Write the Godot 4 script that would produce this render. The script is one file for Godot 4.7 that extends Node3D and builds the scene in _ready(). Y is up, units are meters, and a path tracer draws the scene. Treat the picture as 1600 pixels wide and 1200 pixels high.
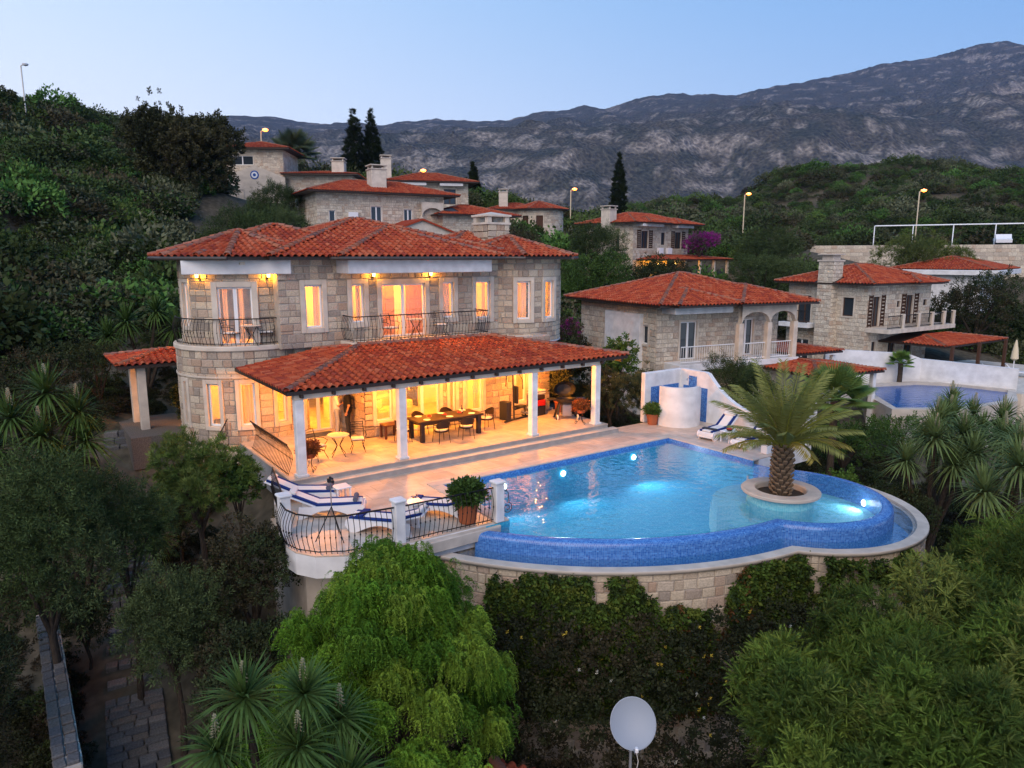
extends Node3D
# A hillside stone villa at dusk: pool terrace, lit veranda, neighbouring villas, scrub hills and a far mountain.
# House axes: +X along the facade, +Z from the facade towards the pool. Veranda floor is y = 0.

const CAM := Vector3(0, 6.6, 0)
var rng := RandomNumberGenerator.new()
var M := {}
var names := {}
var masonry := "stone"
var noise := FastNoiseLite.new()

func _ready() -> void:
	rng.seed = 7
	setup_view()
	make_materials()
	build_land()
	build_villa()
	build_pool()
	build_terrace()
	build_furniture()
	build_neighbours()
	build_plants()

func setup_view() -> void:
	var cam := Camera3D.new()
	cam.name = "camera"
	cam.position = CAM
	cam.rotation_degrees = Vector3(-10.12, -35.4, 0)
	cam.fov = 56.36
	cam.near = 0.1
	cam.far = 9000.0
	add_child(cam)
	cam.current = true
	var e := Environment.new()
	e.background_mode = Environment.BG_SKY
	var sky := Sky.new()
	var pm := PanoramaSkyMaterial.new()
	pm.panorama = sky_picture()
	sky.sky_material = pm
	e.sky = sky
	e.background_energy_multiplier = 1.0
	e.tonemap_mode = Environment.TONE_MAPPER_LINEAR
	e.tonemap_exposure = 1.68
	e.fog_enabled = true
	e.fog_density = 0.00006
	e.fog_light_color = Color(0.62, 0.72, 0.95)
	e.sdfgi_enabled = true
	e.ssao_enabled = true
	e.ssil_enabled = true
	var we := WorldEnvironment.new()
	we.name = "world_environment"
	we.environment = e
	add_child(we)
	# after-glow of the sun that has just set beyond the hill: a wide soft light
	var sun := DirectionalLight3D.new()
	sun.name = "after_glow"
	sun.light_color = Color(1.0, 0.90, 0.80)
	sun.light_energy = 0.58
	sun.light_angular_distance = 60.0
	sun.shadow_enabled = true
	sun.sky_mode = DirectionalLight3D.SKY_MODE_LIGHT_ONLY
	add_child(sun)
	sun.look_at_from_position(Vector3.ZERO, -Vector3(-0.62, 0.62, 0.55))

func sky_picture() -> ImageTexture:
	# dusk air: pale at the horizon, blue above, a little paler and warmer towards the sunset (camera's left)
	var w := 512
	var h := 256
	var im := Image.create(w, h, false, Image.FORMAT_RGBF)
	var glow_dir := Vector3(-0.35, 0.0, -0.94).normalized()
	for j in h:
		var el := PI * (0.5 - (j + 0.5) / h)
		var y := sin(el)
		for i in w:
			var az := TAU * (i + 0.5) / w
			var d := Vector3(sin(az) * cos(el), y, -cos(az) * cos(el))
			var g: float = 0.5 + 0.5 * Vector3(d.x, 0, d.z).normalized().dot(glow_dir)
			g = g * g
			var t: float = 1.0 - exp(-maxf(y, 0.0) * (5.4 - 2.6 * g))
			var hor := Vector3(0.32, 0.47, 0.68).lerp(Vector3(0.92, 0.86, 0.82), g)
			var top := Vector3(0.026, 0.165, 0.44).lerp(Vector3(0.10, 0.34, 0.62), g * 0.8)
			var c := hor.lerp(top, t)
			im.set_pixel(i, j, Color(c.x, c.y, c.z))
	return ImageTexture.create_from_image(im)

# ---------------------------------------------------------------- materials
func mat(c: Color, rough := 0.8, metal := 0.0) -> StandardMaterial3D:
	var m := StandardMaterial3D.new()
	m.albedo_color = c.linear_to_srgb()
	m.roughness = rough
	m.metallic = metal
	m.metallic_specular = 0.5 if rough < 0.6 else 0.22
	return m

func ntex(freq: float, lo: Color, hi: Color, seed_ := 1, size := 256, oct := 4) -> NoiseTexture2D:
	var n := FastNoiseLite.new()
	n.seed = seed_
	n.frequency = freq
	n.fractal_octaves = oct
	var t := NoiseTexture2D.new()
	t.width = size
	t.height = size
	t.seamless = true
	t.noise = n
	var g := Gradient.new()
	g.set_color(0, lo)
	g.set_color(1, hi)
	t.color_ramp = g
	return t

func hmap(m: StandardMaterial3D, tex: Texture2D, cm: float) -> StandardMaterial3D:
	m.heightmap_enabled = true
	m.heightmap_texture = tex
	m.heightmap_scale = cm
	return m

func tri(m: StandardMaterial3D, s: float, world := true) -> StandardMaterial3D:
	m.uv1_triplanar = true
	m.uv1_world_triplanar = world
	m.uv1_scale = Vector3.ONE * s
	return m

func glow(c: Color, e: float) -> StandardMaterial3D:
	var m := mat(Color(0.8, 0.8, 0.8), 0.5)
	m.emission_enabled = true
	m.emission = c
	m.emission_energy_multiplier = e
	return m

func mosaic(lo: Color, hi: Color, grout: Color, sd: int) -> ImageTexture:
	var r := RandomNumberGenerator.new()
	r.seed = sd
	var n := 24
	var k := 10
	var im := Image.create(n * k, n * k, false, Image.FORMAT_RGB8)
	im.fill(grout.linear_to_srgb())
	for a in n:
		for b in n:
			var c := lo.lerp(hi, pow(r.randf(), 1.6))
			im.fill_rect(Rect2i(a * k, b * k, k - 1, k - 1), c.linear_to_srgb())
	return ImageTexture.create_from_image(im)

func make_materials() -> void:
	var speck := ntex(0.05, Color(0.72, 0.72, 0.72), Color(1, 1, 1), 3)
	var fine := ntex(0.12, Color(0.78, 0.78, 0.78), Color(1, 1, 1), 5)
	var soft := ntex(0.012, Color(0.86, 0.86, 0.86), Color(1, 1, 1), 9, 256, 5)
	M.soft = soft
	M.speck = speck
	M.fine = fine
	for k in [["plaster", Color(0.74, 0.70, 0.64)], ["white", Color(0.80, 0.80, 0.80)], ["cream", Color(0.68, 0.60, 0.50)], ["mortar", Color(0.52, 0.47, 0.41)], ["coping", Color(0.60, 0.53, 0.45)], ["riser", Color(0.40, 0.38, 0.36)], ["concrete", Color(0.45, 0.42, 0.38)]]:
		var m := mat(k[1], 0.75)
		m.albedo_texture = soft
		hmap(m, fine, 0.04)
		M[k[0]] = tri(m, 0.45)
	M.room = mat(Color(0.78, 0.70, 0.55), 0.85)
	M.ceiling = mat(Color(0.74, 0.66, 0.54), 0.85)
	M.iron = mat(Color(0.018, 0.016, 0.016), 0.45, 0.6)
	M.steel = mat(Color(0.5, 0.5, 0.52), 0.3, 0.9)
	M.gutter = mat(Color(0.06, 0.05, 0.045), 0.5)
	M.pvc = mat(Color(0.78, 0.79, 0.80), 0.35)
	M.black = mat(Color(0.015, 0.015, 0.016), 0.5)
	M.dark_glass = mat(Color(0.03, 0.04, 0.05), 0.06)
	M.grey = mat(Color(0.22, 0.23, 0.24), 0.5)
	M.red = mat(Color(0.45, 0.02, 0.02), 0.6)
	M.pot = mat(Color(0.36, 0.11, 0.05), 0.75)
	M.soil = mat(Color(0.07, 0.05, 0.035), 0.95)
	M.cushion = mat(Color(0.70, 0.68, 0.64), 0.9)
	M.navy = mat(Color(0.012, 0.035, 0.16), 0.9)
	M.plastic = mat(Color(0.74, 0.74, 0.76), 0.3)
	M.towel = mat(Color(0.10, 0.11, 0.15), 0.95)
	M.sofa = mat(Color(0.62, 0.52, 0.36), 0.9)
	M.sea_blue = mat(Color(0.02, 0.09, 0.36), 0.25)
	M.eye_white = mat(Color(0.75, 0.78, 0.8), 0.4)
	M.shutter = tri(mat(Color(0.075, 0.04, 0.028), 0.6), 1)
	for k in [["door_wood", Color(0.58, 0.25, 0.06)], ["dark_wood", Color(0.055, 0.03, 0.02)], ["red_wood", Color(0.15, 0.045, 0.02)], ["bark", Color(0.11, 0.085, 0.065)]]:
		var m := mat(k[1], 0.55 if k[0] != "bark" else 0.95)
		m.albedo_texture = ntex(0.03, Color(0.55, 0.55, 0.55), Color(1, 1, 1), 11)
		tri(m, 1.0)
		m.uv1_scale = Vector3(4, 0.6, 4)
		M[k[0]] = m
	hmap(M.bark, speck, 2.0)
	M.wicker = tri(hmap(mat(Color(0.045, 0.028, 0.02), 0.6), ntex(0.3, Color.BLACK, Color.WHITE, 8, 128), 0.6), 3)
	var glass := mat(Color(0.9, 0.95, 0.95), 0.02)
	glass.transparency = BaseMaterial3D.TRANSPARENCY_ALPHA
	glass.albedo_color.a = 0.06
	M.glass = glass
	# pool
	var mo := mat(Color.WHITE, 0.25)
	mo.albedo_texture = mosaic(Color(0.010, 0.085, 0.36), Color(0.085, 0.27, 0.64), Color(0.20, 0.34, 0.56), 4)
	M.mosaic = tri(mo, 1.0)
	var fl := mat(Color.WHITE, 0.9)
	fl.albedo_texture = mosaic(Color(0.008, 0.25, 0.45), Color(0.06, 0.42, 0.60), Color(0.14, 0.48, 0.62), 6)
	M.pool_floor = tri(fl, 1.0)
	var lf := mat(Color.WHITE, 0.9)
	lf.albedo_texture = mosaic(Color(0.10, 0.44, 0.56), Color(0.24, 0.58, 0.64), Color(0.34, 0.62, 0.66), 9)
	M.spa_floor = tri(lf, 1.0)
	var water := mat(Color(0.03, 0.25, 0.5), 0.03)
	water.transparency = BaseMaterial3D.TRANSPARENCY_ALPHA
	water.albedo_color.a = 0.16
	hmap(water, ntex(0.02, Color.BLACK, Color.WHITE, 21, 512, 3), 1.2)
	M.water = tri(water, 0.22)
	var deep: StandardMaterial3D = M.water.duplicate()
	deep.albedo_color = Color(0.008, 0.13, 0.42, 0.75).linear_to_srgb()
	deep.metallic_specular = 0.3
	M.deep_water = deep
	# stones and tiles: palettes shared by single pieces and the joined rest
	M.path_mats = []
	for c in [Color(0.17, 0.165, 0.16), Color(0.22, 0.21, 0.20), Color(0.14, 0.14, 0.145), Color(0.20, 0.175, 0.15)]:
		M.path_mats.append(piece_mat(c, "stone"))
	M.stone_cols = [Color(0.706, 0.590, 0.440), Color(0.610, 0.500, 0.378), Color(0.503, 0.410, 0.326), Color(0.749, 0.640, 0.493), Color(0.439, 0.370, 0.304), Color(0.599, 0.460, 0.352), Color(0.663, 0.560, 0.440), Color(0.556, 0.400, 0.290)]
	M.tile_cols = [Color(0.532, 0.097, 0.041), Color(0.589, 0.122, 0.050), Color(0.456, 0.076, 0.036), Color(0.608, 0.160, 0.077), Color(0.380, 0.067, 0.038), Color(0.551, 0.109, 0.045)]
	M.ridge_cols = [Color(0.38, 0.15, 0.10), Color(0.50, 0.18, 0.10), Color(0.30, 0.15, 0.12), Color(0.46, 0.20, 0.13)]
	M.pave_cols = [Color(0.58, 0.49, 0.40), Color(0.62, 0.53, 0.44), Color(0.55, 0.46, 0.37), Color(0.60, 0.50, 0.405)]
	M.pale_cols = [Color(0.835, 0.734, 0.586), Color(0.749, 0.653, 0.521), Color(0.663, 0.571, 0.465), Color(0.850, 0.765, 0.623), Color(0.599, 0.520, 0.428), Color(0.728, 0.602, 0.474), Color(0.792, 0.704, 0.577), Color(0.663, 0.520, 0.400)]
	for s in ["stone", "pale", "tile", "ridge", "pave"]:
		var list := []
		for c in M[s + "_cols"]:
			list.append(piece_mat(c, s))
		M[s + "_mats"] = list
		var any := piece_mat(Color.WHITE, s)
		any.vertex_color_use_as_albedo = true
		M[s + "_any"] = any

func piece_mat(c: Color, s: String) -> StandardMaterial3D:
	var m := mat(c, 0.85 if s != "pave" else 0.45)
	m.albedo_texture = M.soft if s == "pave" else M.speck
	hmap(m, M.fine, 0.9 if s == "stone" or s == "pale" else 0.03 if s == "pave" else 0.3)
	return tri(m, 1.3 if s == "stone" else 0.5)

# ---------------------------------------------------------------- mesh collector
class MB:
	var v := PackedVector3Array()
	var n := PackedVector3Array()
	var c := PackedColorArray()
	var col := Color.WHITE

	func face(a: Vector3, b: Vector3, d: Vector3, out: Vector3) -> void:
		var k := (b - a).cross(d - a)
		var nn := k.normalized()
		if nn.dot(out) > 0.0:
			put(a, d, b, nn, nn, nn)
		else:
			put(a, b, d, -nn, -nn, -nn)

	func put(a: Vector3, b: Vector3, d: Vector3, na: Vector3, nb: Vector3, nd: Vector3) -> void:
		v.push_back(a); v.push_back(b); v.push_back(d)
		n.push_back(na); n.push_back(nb); n.push_back(nd)
		c.push_back(col); c.push_back(col); c.push_back(col)

	func smooth(a: Vector3, b: Vector3, d: Vector3, na: Vector3, nb: Vector3, nd: Vector3) -> void:
		if (b - a).cross(d - a).dot(na + nb + nd) > 0.0:
			put(a, d, b, na, nd, nb)
		else:
			put(a, b, d, na, nb, nd)

	func quad(a: Vector3, b: Vector3, d: Vector3, e: Vector3, out: Vector3) -> void:
		face(a, b, d, out)
		face(a, d, e, out)

	func leaf(a: Vector3, b: Vector3, d: Vector3, e: Vector3) -> void:
		var nn := (b - a).cross(e - a).normalized()
		put(a, b, d, -nn, -nn, -nn)
		put(a, d, e, -nn, -nn, -nn)

	func box(t: Transform3D, s: Vector3) -> void:
		var h := s * 0.5
		for ax in 3:
			for sg in [-1.0, 1.0]:
				var o := Vector3.ZERO
				o[ax] = sg
				var p := Vector3.ZERO
				p[(ax + 1) % 3] = 1
				var q := Vector3.ZERO
				q[(ax + 2) % 3] = 1
				quad(t * ((o + p + q) * h), t * ((o - p + q) * h), t * ((o - p - q) * h), t * ((o + p - q) * h), t.basis * o)

	func at(center: Vector3, s: Vector3, turn := 0.0) -> void:
		bev(Transform3D(Basis(Vector3.UP, turn), center), s, minf(0.012, minf(s.x, minf(s.y, s.z)) * 0.2))

	func bev(t: Transform3D, s: Vector3, b: float) -> void:
		var h := s * 0.5
		var i := h - Vector3.ONE * b
		for ax in 3:
			var a1 := (ax + 1) % 3
			var a2 := (ax + 2) % 3
			for sg in [-1.0, 1.0]:
				var q := []
				for k in [[1, 1], [-1, 1], [-1, -1], [1, -1]]:
					var p := Vector3.ZERO
					p[ax] = sg * h[ax]
					p[a1] = k[0] * i[a1]
					p[a2] = k[1] * i[a2]
					q.append(t * p)
				var o := Vector3.ZERO
				o[ax] = sg
				quad(q[0], q[1], q[2], q[3], t.basis * o)
			for s1 in [-1.0, 1.0]:
				for s2 in [-1.0, 1.0]:
					var q := []
					for k in [[1, 0], [1, 1], [-1, 1], [-1, 0]]:
						var p := Vector3.ZERO
						p[ax] = k[0] * i[ax]
						p[a1] = s1 * (h[a1] if k[1] == 0 else i[a1])
						p[a2] = s2 * (i[a2] if k[1] == 0 else h[a2])
						q.append(t * p)
					var o := Vector3.ZERO
					o[a1] = s1
					o[a2] = s2
					quad(q[0], q[1], q[2], q[3], t.basis * o)
		for x in [-1.0, 1.0]:
			for y in [-1.0, 1.0]:
				for z in [-1.0, 1.0]:
					var o := Vector3(x, y, z)
					face(t * (o * Vector3(h.x, i.y, i.z)), t * (o * Vector3(i.x, h.y, i.z)), t * (o * Vector3(i.x, i.y, h.z)), t.basis * o)

	func tube(p: Array, r: Variant, sides := 6, closed := false) -> void:
		var rings := []
		var cnt := p.size()
		var up := Vector3.UP
		for k in cnt:
			var a: Vector3 = p[(k - 1 + cnt) % cnt] if closed else p[maxi(k - 1, 0)]
			var b: Vector3 = p[(k + 1) % cnt] if closed else p[mini(k + 1, cnt - 1)]
			var d := (b - a).normalized()
			var x := d.cross(up)
			if x.length() < 0.05:
				x = d.cross(Vector3.RIGHT)
			x = x.normalized()
			if k > 0:
				var lx: Vector3 = rings[-1][2]
				x = (lx - d * lx.dot(d)).normalized()
			rings.append([p[k], d, x, d.cross(x)])
		for k in (cnt if closed else cnt - 1):
			var A: Array = rings[k]
			var B: Array = rings[(k + 1) % cnt]
			var ra: float = r if r is float else r[k]
			var rb: float = r if r is float else r[(k + 1) % cnt]
			for s in sides:
				var t0 := TAU * s / sides
				var t1 := TAU * (s + 1) / sides
				var a0: Vector3 = A[2] * cos(t0) + A[3] * sin(t0)
				var a1: Vector3 = A[2] * cos(t1) + A[3] * sin(t1)
				var b0: Vector3 = B[2] * cos(t0) + B[3] * sin(t0)
				var b1: Vector3 = B[2] * cos(t1) + B[3] * sin(t1)
				smooth(A[0] + a0 * ra, A[0] + a1 * ra, B[0] + b1 * rb, a0, a1, b1)
				smooth(A[0] + a0 * ra, B[0] + b1 * rb, B[0] + b0 * rb, a0, b1, b0)
		if not closed:
			for e in [[rings[0], -1.0, 0], [rings[-1], 1.0, cnt - 1]]:
				var A: Array = e[0]
				var ra: float = r if r is float else r[e[2]]
				for s in range(1, sides - 1):
					var q := []
					for w in [0, s, s + 1]:
						q.append(A[0] + (A[2] * cos(TAU * w / sides) + A[3] * sin(TAU * w / sides)) * ra)
					face(q[0], q[1], q[2], A[1] * e[1])

	func lathe(pr: Array, segs := 16, t := Transform3D.IDENTITY, a0 := 0.0, a1 := TAU) -> void:
		# profile of Vector2(radius, height)
		for k in pr.size() - 1:
			var p: Vector2 = pr[k]
			var q: Vector2 = pr[k + 1]
			var d := (q - p).normalized()
			var nr := Vector2(d.y, -d.x)
			for s in segs:
				var u := a0 + (a1 - a0) * s / segs
				var w := a0 + (a1 - a0) * (s + 1) / segs
				var du := Vector3(sin(u), 0, cos(u))
				var dw := Vector3(sin(w), 0, cos(w))
				var nu := (t.basis * (du * nr.x + Vector3.UP * nr.y)).normalized()
				var nw := (t.basis * (dw * nr.x + Vector3.UP * nr.y)).normalized()
				var A := t * (du * p.x + Vector3.UP * p.y)
				var B := t * (dw * p.x + Vector3.UP * p.y)
				var C := t * (dw * q.x + Vector3.UP * q.y)
				var D := t * (du * q.x + Vector3.UP * q.y)
				if p.x > 0.0001:
					smooth(A, B, C, nu, nw, nw)
				if q.x > 0.0001:
					smooth(A, C, D, nu, nw, nu)

	func prism(poly: PackedVector2Array, y0: float, y1: float, bottom := true) -> void:
		# polygon in x, z
		var ix := Geometry2D.triangulate_polygon(poly)
		for k in range(0, ix.size(), 3):
			var a := poly[ix[k]]
			var b := poly[ix[k + 1]]
			var d := poly[ix[k + 2]]
			face(Vector3(a.x, y1, a.y), Vector3(b.x, y1, b.y), Vector3(d.x, y1, d.y), Vector3.UP)
			if bottom:
				face(Vector3(a.x, y0, a.y), Vector3(b.x, y0, b.y), Vector3(d.x, y0, d.y), Vector3.DOWN)
		var sgn := -1.0 if Geometry2D.is_polygon_clockwise(poly) else 1.0
		for k in poly.size():
			var a := poly[k]
			var b := poly[(k + 1) % poly.size()]
			var e := (b - a)
			quad(Vector3(a.x, y0, a.y), Vector3(b.x, y0, b.y), Vector3(b.x, y1, b.y), Vector3(a.x, y1, a.y), Vector3(e.y, 0, -e.x) * sgn)

	func grid(rows: Array, flip := 1.0) -> void:
		# rows of equally many points; smooth normals by differences
		var nr := rows.size()
		var nc: int = rows[0].size()
		var nn := []
		for j in nr:
			var line := PackedVector3Array()
			for i in nc:
				var du: Vector3 = rows[j][mini(i + 1, nc - 1)] - rows[j][maxi(i - 1, 0)]
				var dv: Vector3 = rows[mini(j + 1, nr - 1)][i] - rows[maxi(j - 1, 0)][i]
				line.push_back((du.cross(dv) * flip).normalized())
			nn.append(line)
		for j in nr - 1:
			for i in nc - 1:
				smooth(rows[j][i], rows[j][i + 1], rows[j + 1][i + 1], nn[j][i], nn[j][i + 1], nn[j + 1][i + 1])
				smooth(rows[j][i], rows[j + 1][i + 1], rows[j + 1][i], nn[j][i], nn[j + 1][i + 1], nn[j + 1][i])

	func mesh(m: Material = null, colours := false) -> ArrayMesh:
		var a := []
		a.resize(Mesh.ARRAY_MAX)
		a[Mesh.ARRAY_VERTEX] = v
		a[Mesh.ARRAY_NORMAL] = n
		if colours:
			a[Mesh.ARRAY_COLOR] = c
		var am := ArrayMesh.new()
		if v.size() == 0:
			return am
		am.add_surface_from_arrays(Mesh.PRIMITIVE_TRIANGLES, a)
		if m:
			am.surface_set_material(0, m)
		return am

# ---------------------------------------------------------------- nodes
func numbered(called: String) -> String:
	var k: int = names.get(called, 0)
	names[called] = k + 1
	return called if k == 0 else "%s_%03d" % [called, k]

func tag(o: Node3D, label: String, category: String, group := "", kind := "") -> Node3D:
	o.set_meta("label", label)
	if category:
		o.set_meta("category", category)
	if group:
		o.set_meta("group", group)
	if kind:
		o.set_meta("kind", kind)
	return o

func thing(called: String, label: String, category: String, at := Vector3.ZERO, turn := 0.0, group := "") -> Node3D:
	var o := Node3D.new()
	o.name = numbered(called)
	add_child(o)
	o.position = at
	o.rotation.y = turn
	return tag(o, label, category, group)

func part(called: String, b: MB, m: Material, parent: Node3D, colours := false) -> MeshInstance3D:
	var o := MeshInstance3D.new()
	o.name = called
	o.mesh = b.mesh(m, colours)
	parent.add_child(o, true)
	return o

func inst(called: String, mesh: Mesh, m: Material, parent: Node3D, t: Transform3D) -> MeshInstance3D:
	var o := MeshInstance3D.new()
	o.name = called
	o.mesh = mesh
	o.material_override = m
	o.transform = t
	parent.add_child(o, true)
	return o

func structure(called: String, b: MB, m: Material, colours := false) -> MeshInstance3D:
	var o := part(numbered(called), b, m, self, colours)
	o.set_meta("kind", "structure")
	return o

func copy_of(o: Node3D, at: Vector3, turn: float, label: String) -> Node3D:
	var base := String(o.name).rstrip("0123456789").trim_suffix("_")
	var c: Node3D = o.duplicate()
	c.name = numbered(base)
	add_child(c)
	c.position = at
	c.rotation.y = turn
	c.set_meta("label", label)
	return c

func scatter(called: String, mesh: Mesh, m: Material, list: Array, parent: Node3D) -> MultiMeshInstance3D:
	# list of [Transform3D, Color]
	var mm := MultiMesh.new()
	mm.transform_format = MultiMesh.TRANSFORM_3D
	mm.use_colors = true
	mm.mesh = mesh
	mm.instance_count = list.size()
	for k in list.size():
		mm.set_instance_transform(k, list[k][0])
		mm.set_instance_color(k, list[k][1])
	var o := MultiMeshInstance3D.new()
	o.name = called
	o.multimesh = mm
	o.material_override = m
	parent.add_child(o, true)
	return o

func pieces(called: String, rest_name: String, parent: Node3D, list: Array, mesh: Array, kind: String, single := 300) -> void:
	# list of [Transform3D, colour number]: the nearest ones singly, the rest joined
	var far: Array = list
	if single > 0:
		var order := list.duplicate()
		order.sort_custom(func(a, b): return a[0].origin.distance_squared_to(CAM) < b[0].origin.distance_squared_to(CAM))
		for k in mini(single, order.size()):
			inst(called, mesh[k % mesh.size()], M[kind + "_mats"][order[k][1]], parent, order[k][0])
		far = order.slice(single)
	if far.size():
		var l := []
		for p in far:
			l.append([p[0], M[kind + "_cols"][p[1]]])
		scatter(rest_name, mesh[0], M[kind + "_any"], l, parent).set_meta("kind", "stuff")

func lamp(parent: Node3D, at: Vector3, c: Color, e: float, size := 0.06) -> OmniLight3D:
	var l := OmniLight3D.new()
	l.name = "light"
	l.light_color = c
	l.light_energy = e
	l.light_size = size
	l.omni_range = 30.0
	l.omni_attenuation = 2.0
	l.shadow_enabled = true
	parent.add_child(l, true)
	l.position = at
	return l

# ---------------------------------------------------------------- walls of coursed stone
func sp(s: Dictionary, u: float, y: float, d: float) -> Vector3:
	if s.has("r"):
		var a: float = s.a0 + u / s.r
		return s.o + Vector3(sin(a), 0, cos(a)) * (s.r + d) + Vector3.UP * y
	return s.o + s.u * u + s.n * d + Vector3.UP * y

func sn(s: Dictionary, u: float) -> Vector3:
	if s.has("r"):
		var a: float = s.a0 + u / s.r
		return Vector3(sin(a), 0, cos(a))
	return s.n

func flat_wall(o: Vector3, n: Vector3) -> Dictionary:
	return {"o": o, "n": n, "u": Vector3.UP.cross(n)}

func round_wall(o: Vector3, r: float, a0: float) -> Dictionary:
	return {"o": o, "r": r, "a0": deg_to_rad(a0)}

func frame_at(s: Dictionary, u: float, y: float, d: float) -> Transform3D:
	var n := sn(s, u)
	return Transform3D(Basis(Vector3.UP.cross(n), Vector3.UP, n), sp(s, u, y, d))

func stone_meshes() -> Array:
	if M.has("stone_mesh"):
		return M.stone_mesh
	var r := RandomNumberGenerator.new()
	r.seed = 31
	var out := []
	for k in 5:
		var b := MB.new()
		var q := []
		for c in [[-1, -1], [1, -1], [1, 1], [-1, 1]]:
			q.append(Vector3(c[0] * (0.5 - r.randf() * 0.035), c[1] * (0.5 - r.randf() * 0.05), 0))
		var f := []
		for p in q:
			f.append(Vector3(p.x * 0.90, p.y * 0.86, 0.85 + r.randf() * 0.3))
		b.quad(f[0], f[1], f[2], f[3], Vector3(0, 0, 1))
		for i in 4:
			var j := (i + 1) % 4
			var z := Vector3(0, 0, 0.55)
			var o: Vector3 = q[i] + q[j]
			b.quad(q[i] + z, q[j] + z, f[j], f[i], o + Vector3(0, 0, 0.4))
			b.quad(q[i], q[j], q[j] + z, q[i] + z, o)
		out.append(b.mesh())
	M.stone_mesh = out
	return out

func wall(parent: Node3D, s: Dictionary, length: float, y0: float, y1: float, holes: Array, thick: float, course := 0.245, wide := 0.34, stones := true, single := 300, called := "wall") -> MeshInstance3D:
	# holes: [u0, u1, y0, y1]
	var ys := [y0, y1]
	for h in holes:
		for y in [h[2], h[3]]:
			if y > y0 + 0.02 and y < y1 - 0.02 and not ys.has(y):
				ys.append(y)
	ys.sort()
	var b := MB.new()
	var list := []
	var step := 0.3 if s.has("r") else 1000.0
	for k in ys.size() - 1:
		var ya: float = ys[k]
		var yb: float = ys[k + 1]
		var cut := []
		for h in holes:
			if h[2] < yb - 0.01 and h[3] > ya + 0.01:
				cut.append([h[0], h[1]])
		cut.sort_custom(func(p, q): return p[0] < q[0])
		var free := []
		var at := 0.0
		for h in cut:
			if h[0] > at + 0.02:
				free.append([at, h[0]])
			at = maxf(at, h[1])
		if at < length - 0.02:
			free.append([at, length])
		for f in free:
			var n := maxi(1, int(ceil((f[1] - f[0]) / step)))
			for i in n:
				var ua: float = lerpf(f[0], f[1], float(i) / n)
				var ub: float = lerpf(f[0], f[1], float(i + 1) / n)
				var no := sn(s, (ua + ub) / 2)
				b.quad(sp(s, ua, ya, 0), sp(s, ub, ya, 0), sp(s, ub, yb, 0), sp(s, ua, yb, 0), no)
				b.quad(sp(s, ua, ya, -thick), sp(s, ub, ya, -thick), sp(s, ub, yb, -thick), sp(s, ua, yb, -thick), -no)
				if k == ys.size() - 2:
					b.quad(sp(s, ua, yb, 0), sp(s, ub, yb, 0), sp(s, ub, yb, -thick), sp(s, ua, yb, -thick), Vector3.UP)
			var tg := sp(s, f[1], ya, 0) - sp(s, f[0], ya, 0)
			b.quad(sp(s, f[0], ya, 0), sp(s, f[0], yb, 0), sp(s, f[0], yb, -thick), sp(s, f[0], ya, -thick), -tg)
			b.quad(sp(s, f[1], ya, 0), sp(s, f[1], yb, 0), sp(s, f[1], yb, -thick), sp(s, f[1], ya, -thick), tg)
			if not stones:
				continue
			var nc := maxi(1, int(round((yb - ya) / course)))
			var lines := [0.0]
			for c in nc:
				lines.append(lines[-1] + rng.randf_range(0.75, 1.25))
			for c in nc:
				var h: float = (yb - ya) * (lines[c + 1] - lines[c]) / lines[-1]
				var ym: float = ya + (yb - ya) * (lines[c + 1] + lines[c]) / 2.0 / lines[-1]
				var u: float = f[0]
				while u < f[1] - 0.01:
					var w := wide * rng.randf_range(0.55, 1.5)
					if f[1] - (u + w) < wide * 0.45:
						w = f[1] - u
						if w > wide * 1.7:
							w *= 0.5
					var um := u + w / 2
					var t := frame_at(s, um, ym, -0.004)
					var dp := rng.randf_range(0.028, 0.05)
					var hh := h
					t.basis = t.basis * Basis(Vector3.BACK, rng.randf_range(-0.03, 0.03))
					list.append([Transform3D(t.basis * Basis.from_scale(Vector3(w - 0.014, hh - 0.014, dp)), t.origin), pick_stone()])
					u += w
	for h in holes:
		var n := maxi(1, int(ceil((h[1] - h[0]) / step)))
		for i in n:
			var ua: float = lerpf(h[0], h[1], float(i) / n)
			var ub: float = lerpf(h[0], h[1], float(i + 1) / n)
			for y in [h[2], h[3]]:
				b.quad(sp(s, ua, y, 0), sp(s, ub, y, 0), sp(s, ub, y, -thick), sp(s, ua, y, -thick), Vector3.UP if y == h[2] else Vector3.DOWN)
	var o := part(called, b, M.mortar, parent)
	if stones:
		pieces("stone", "stonework", o, list, stone_meshes(), masonry, single)
	return o

func pick_stone() -> int:
	var r := rng.randf()
	return [0, 3, 6, 1, 5, 2, 4, 7][mini(7, int(pow(r, 1.25) * 8.0))]

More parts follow.
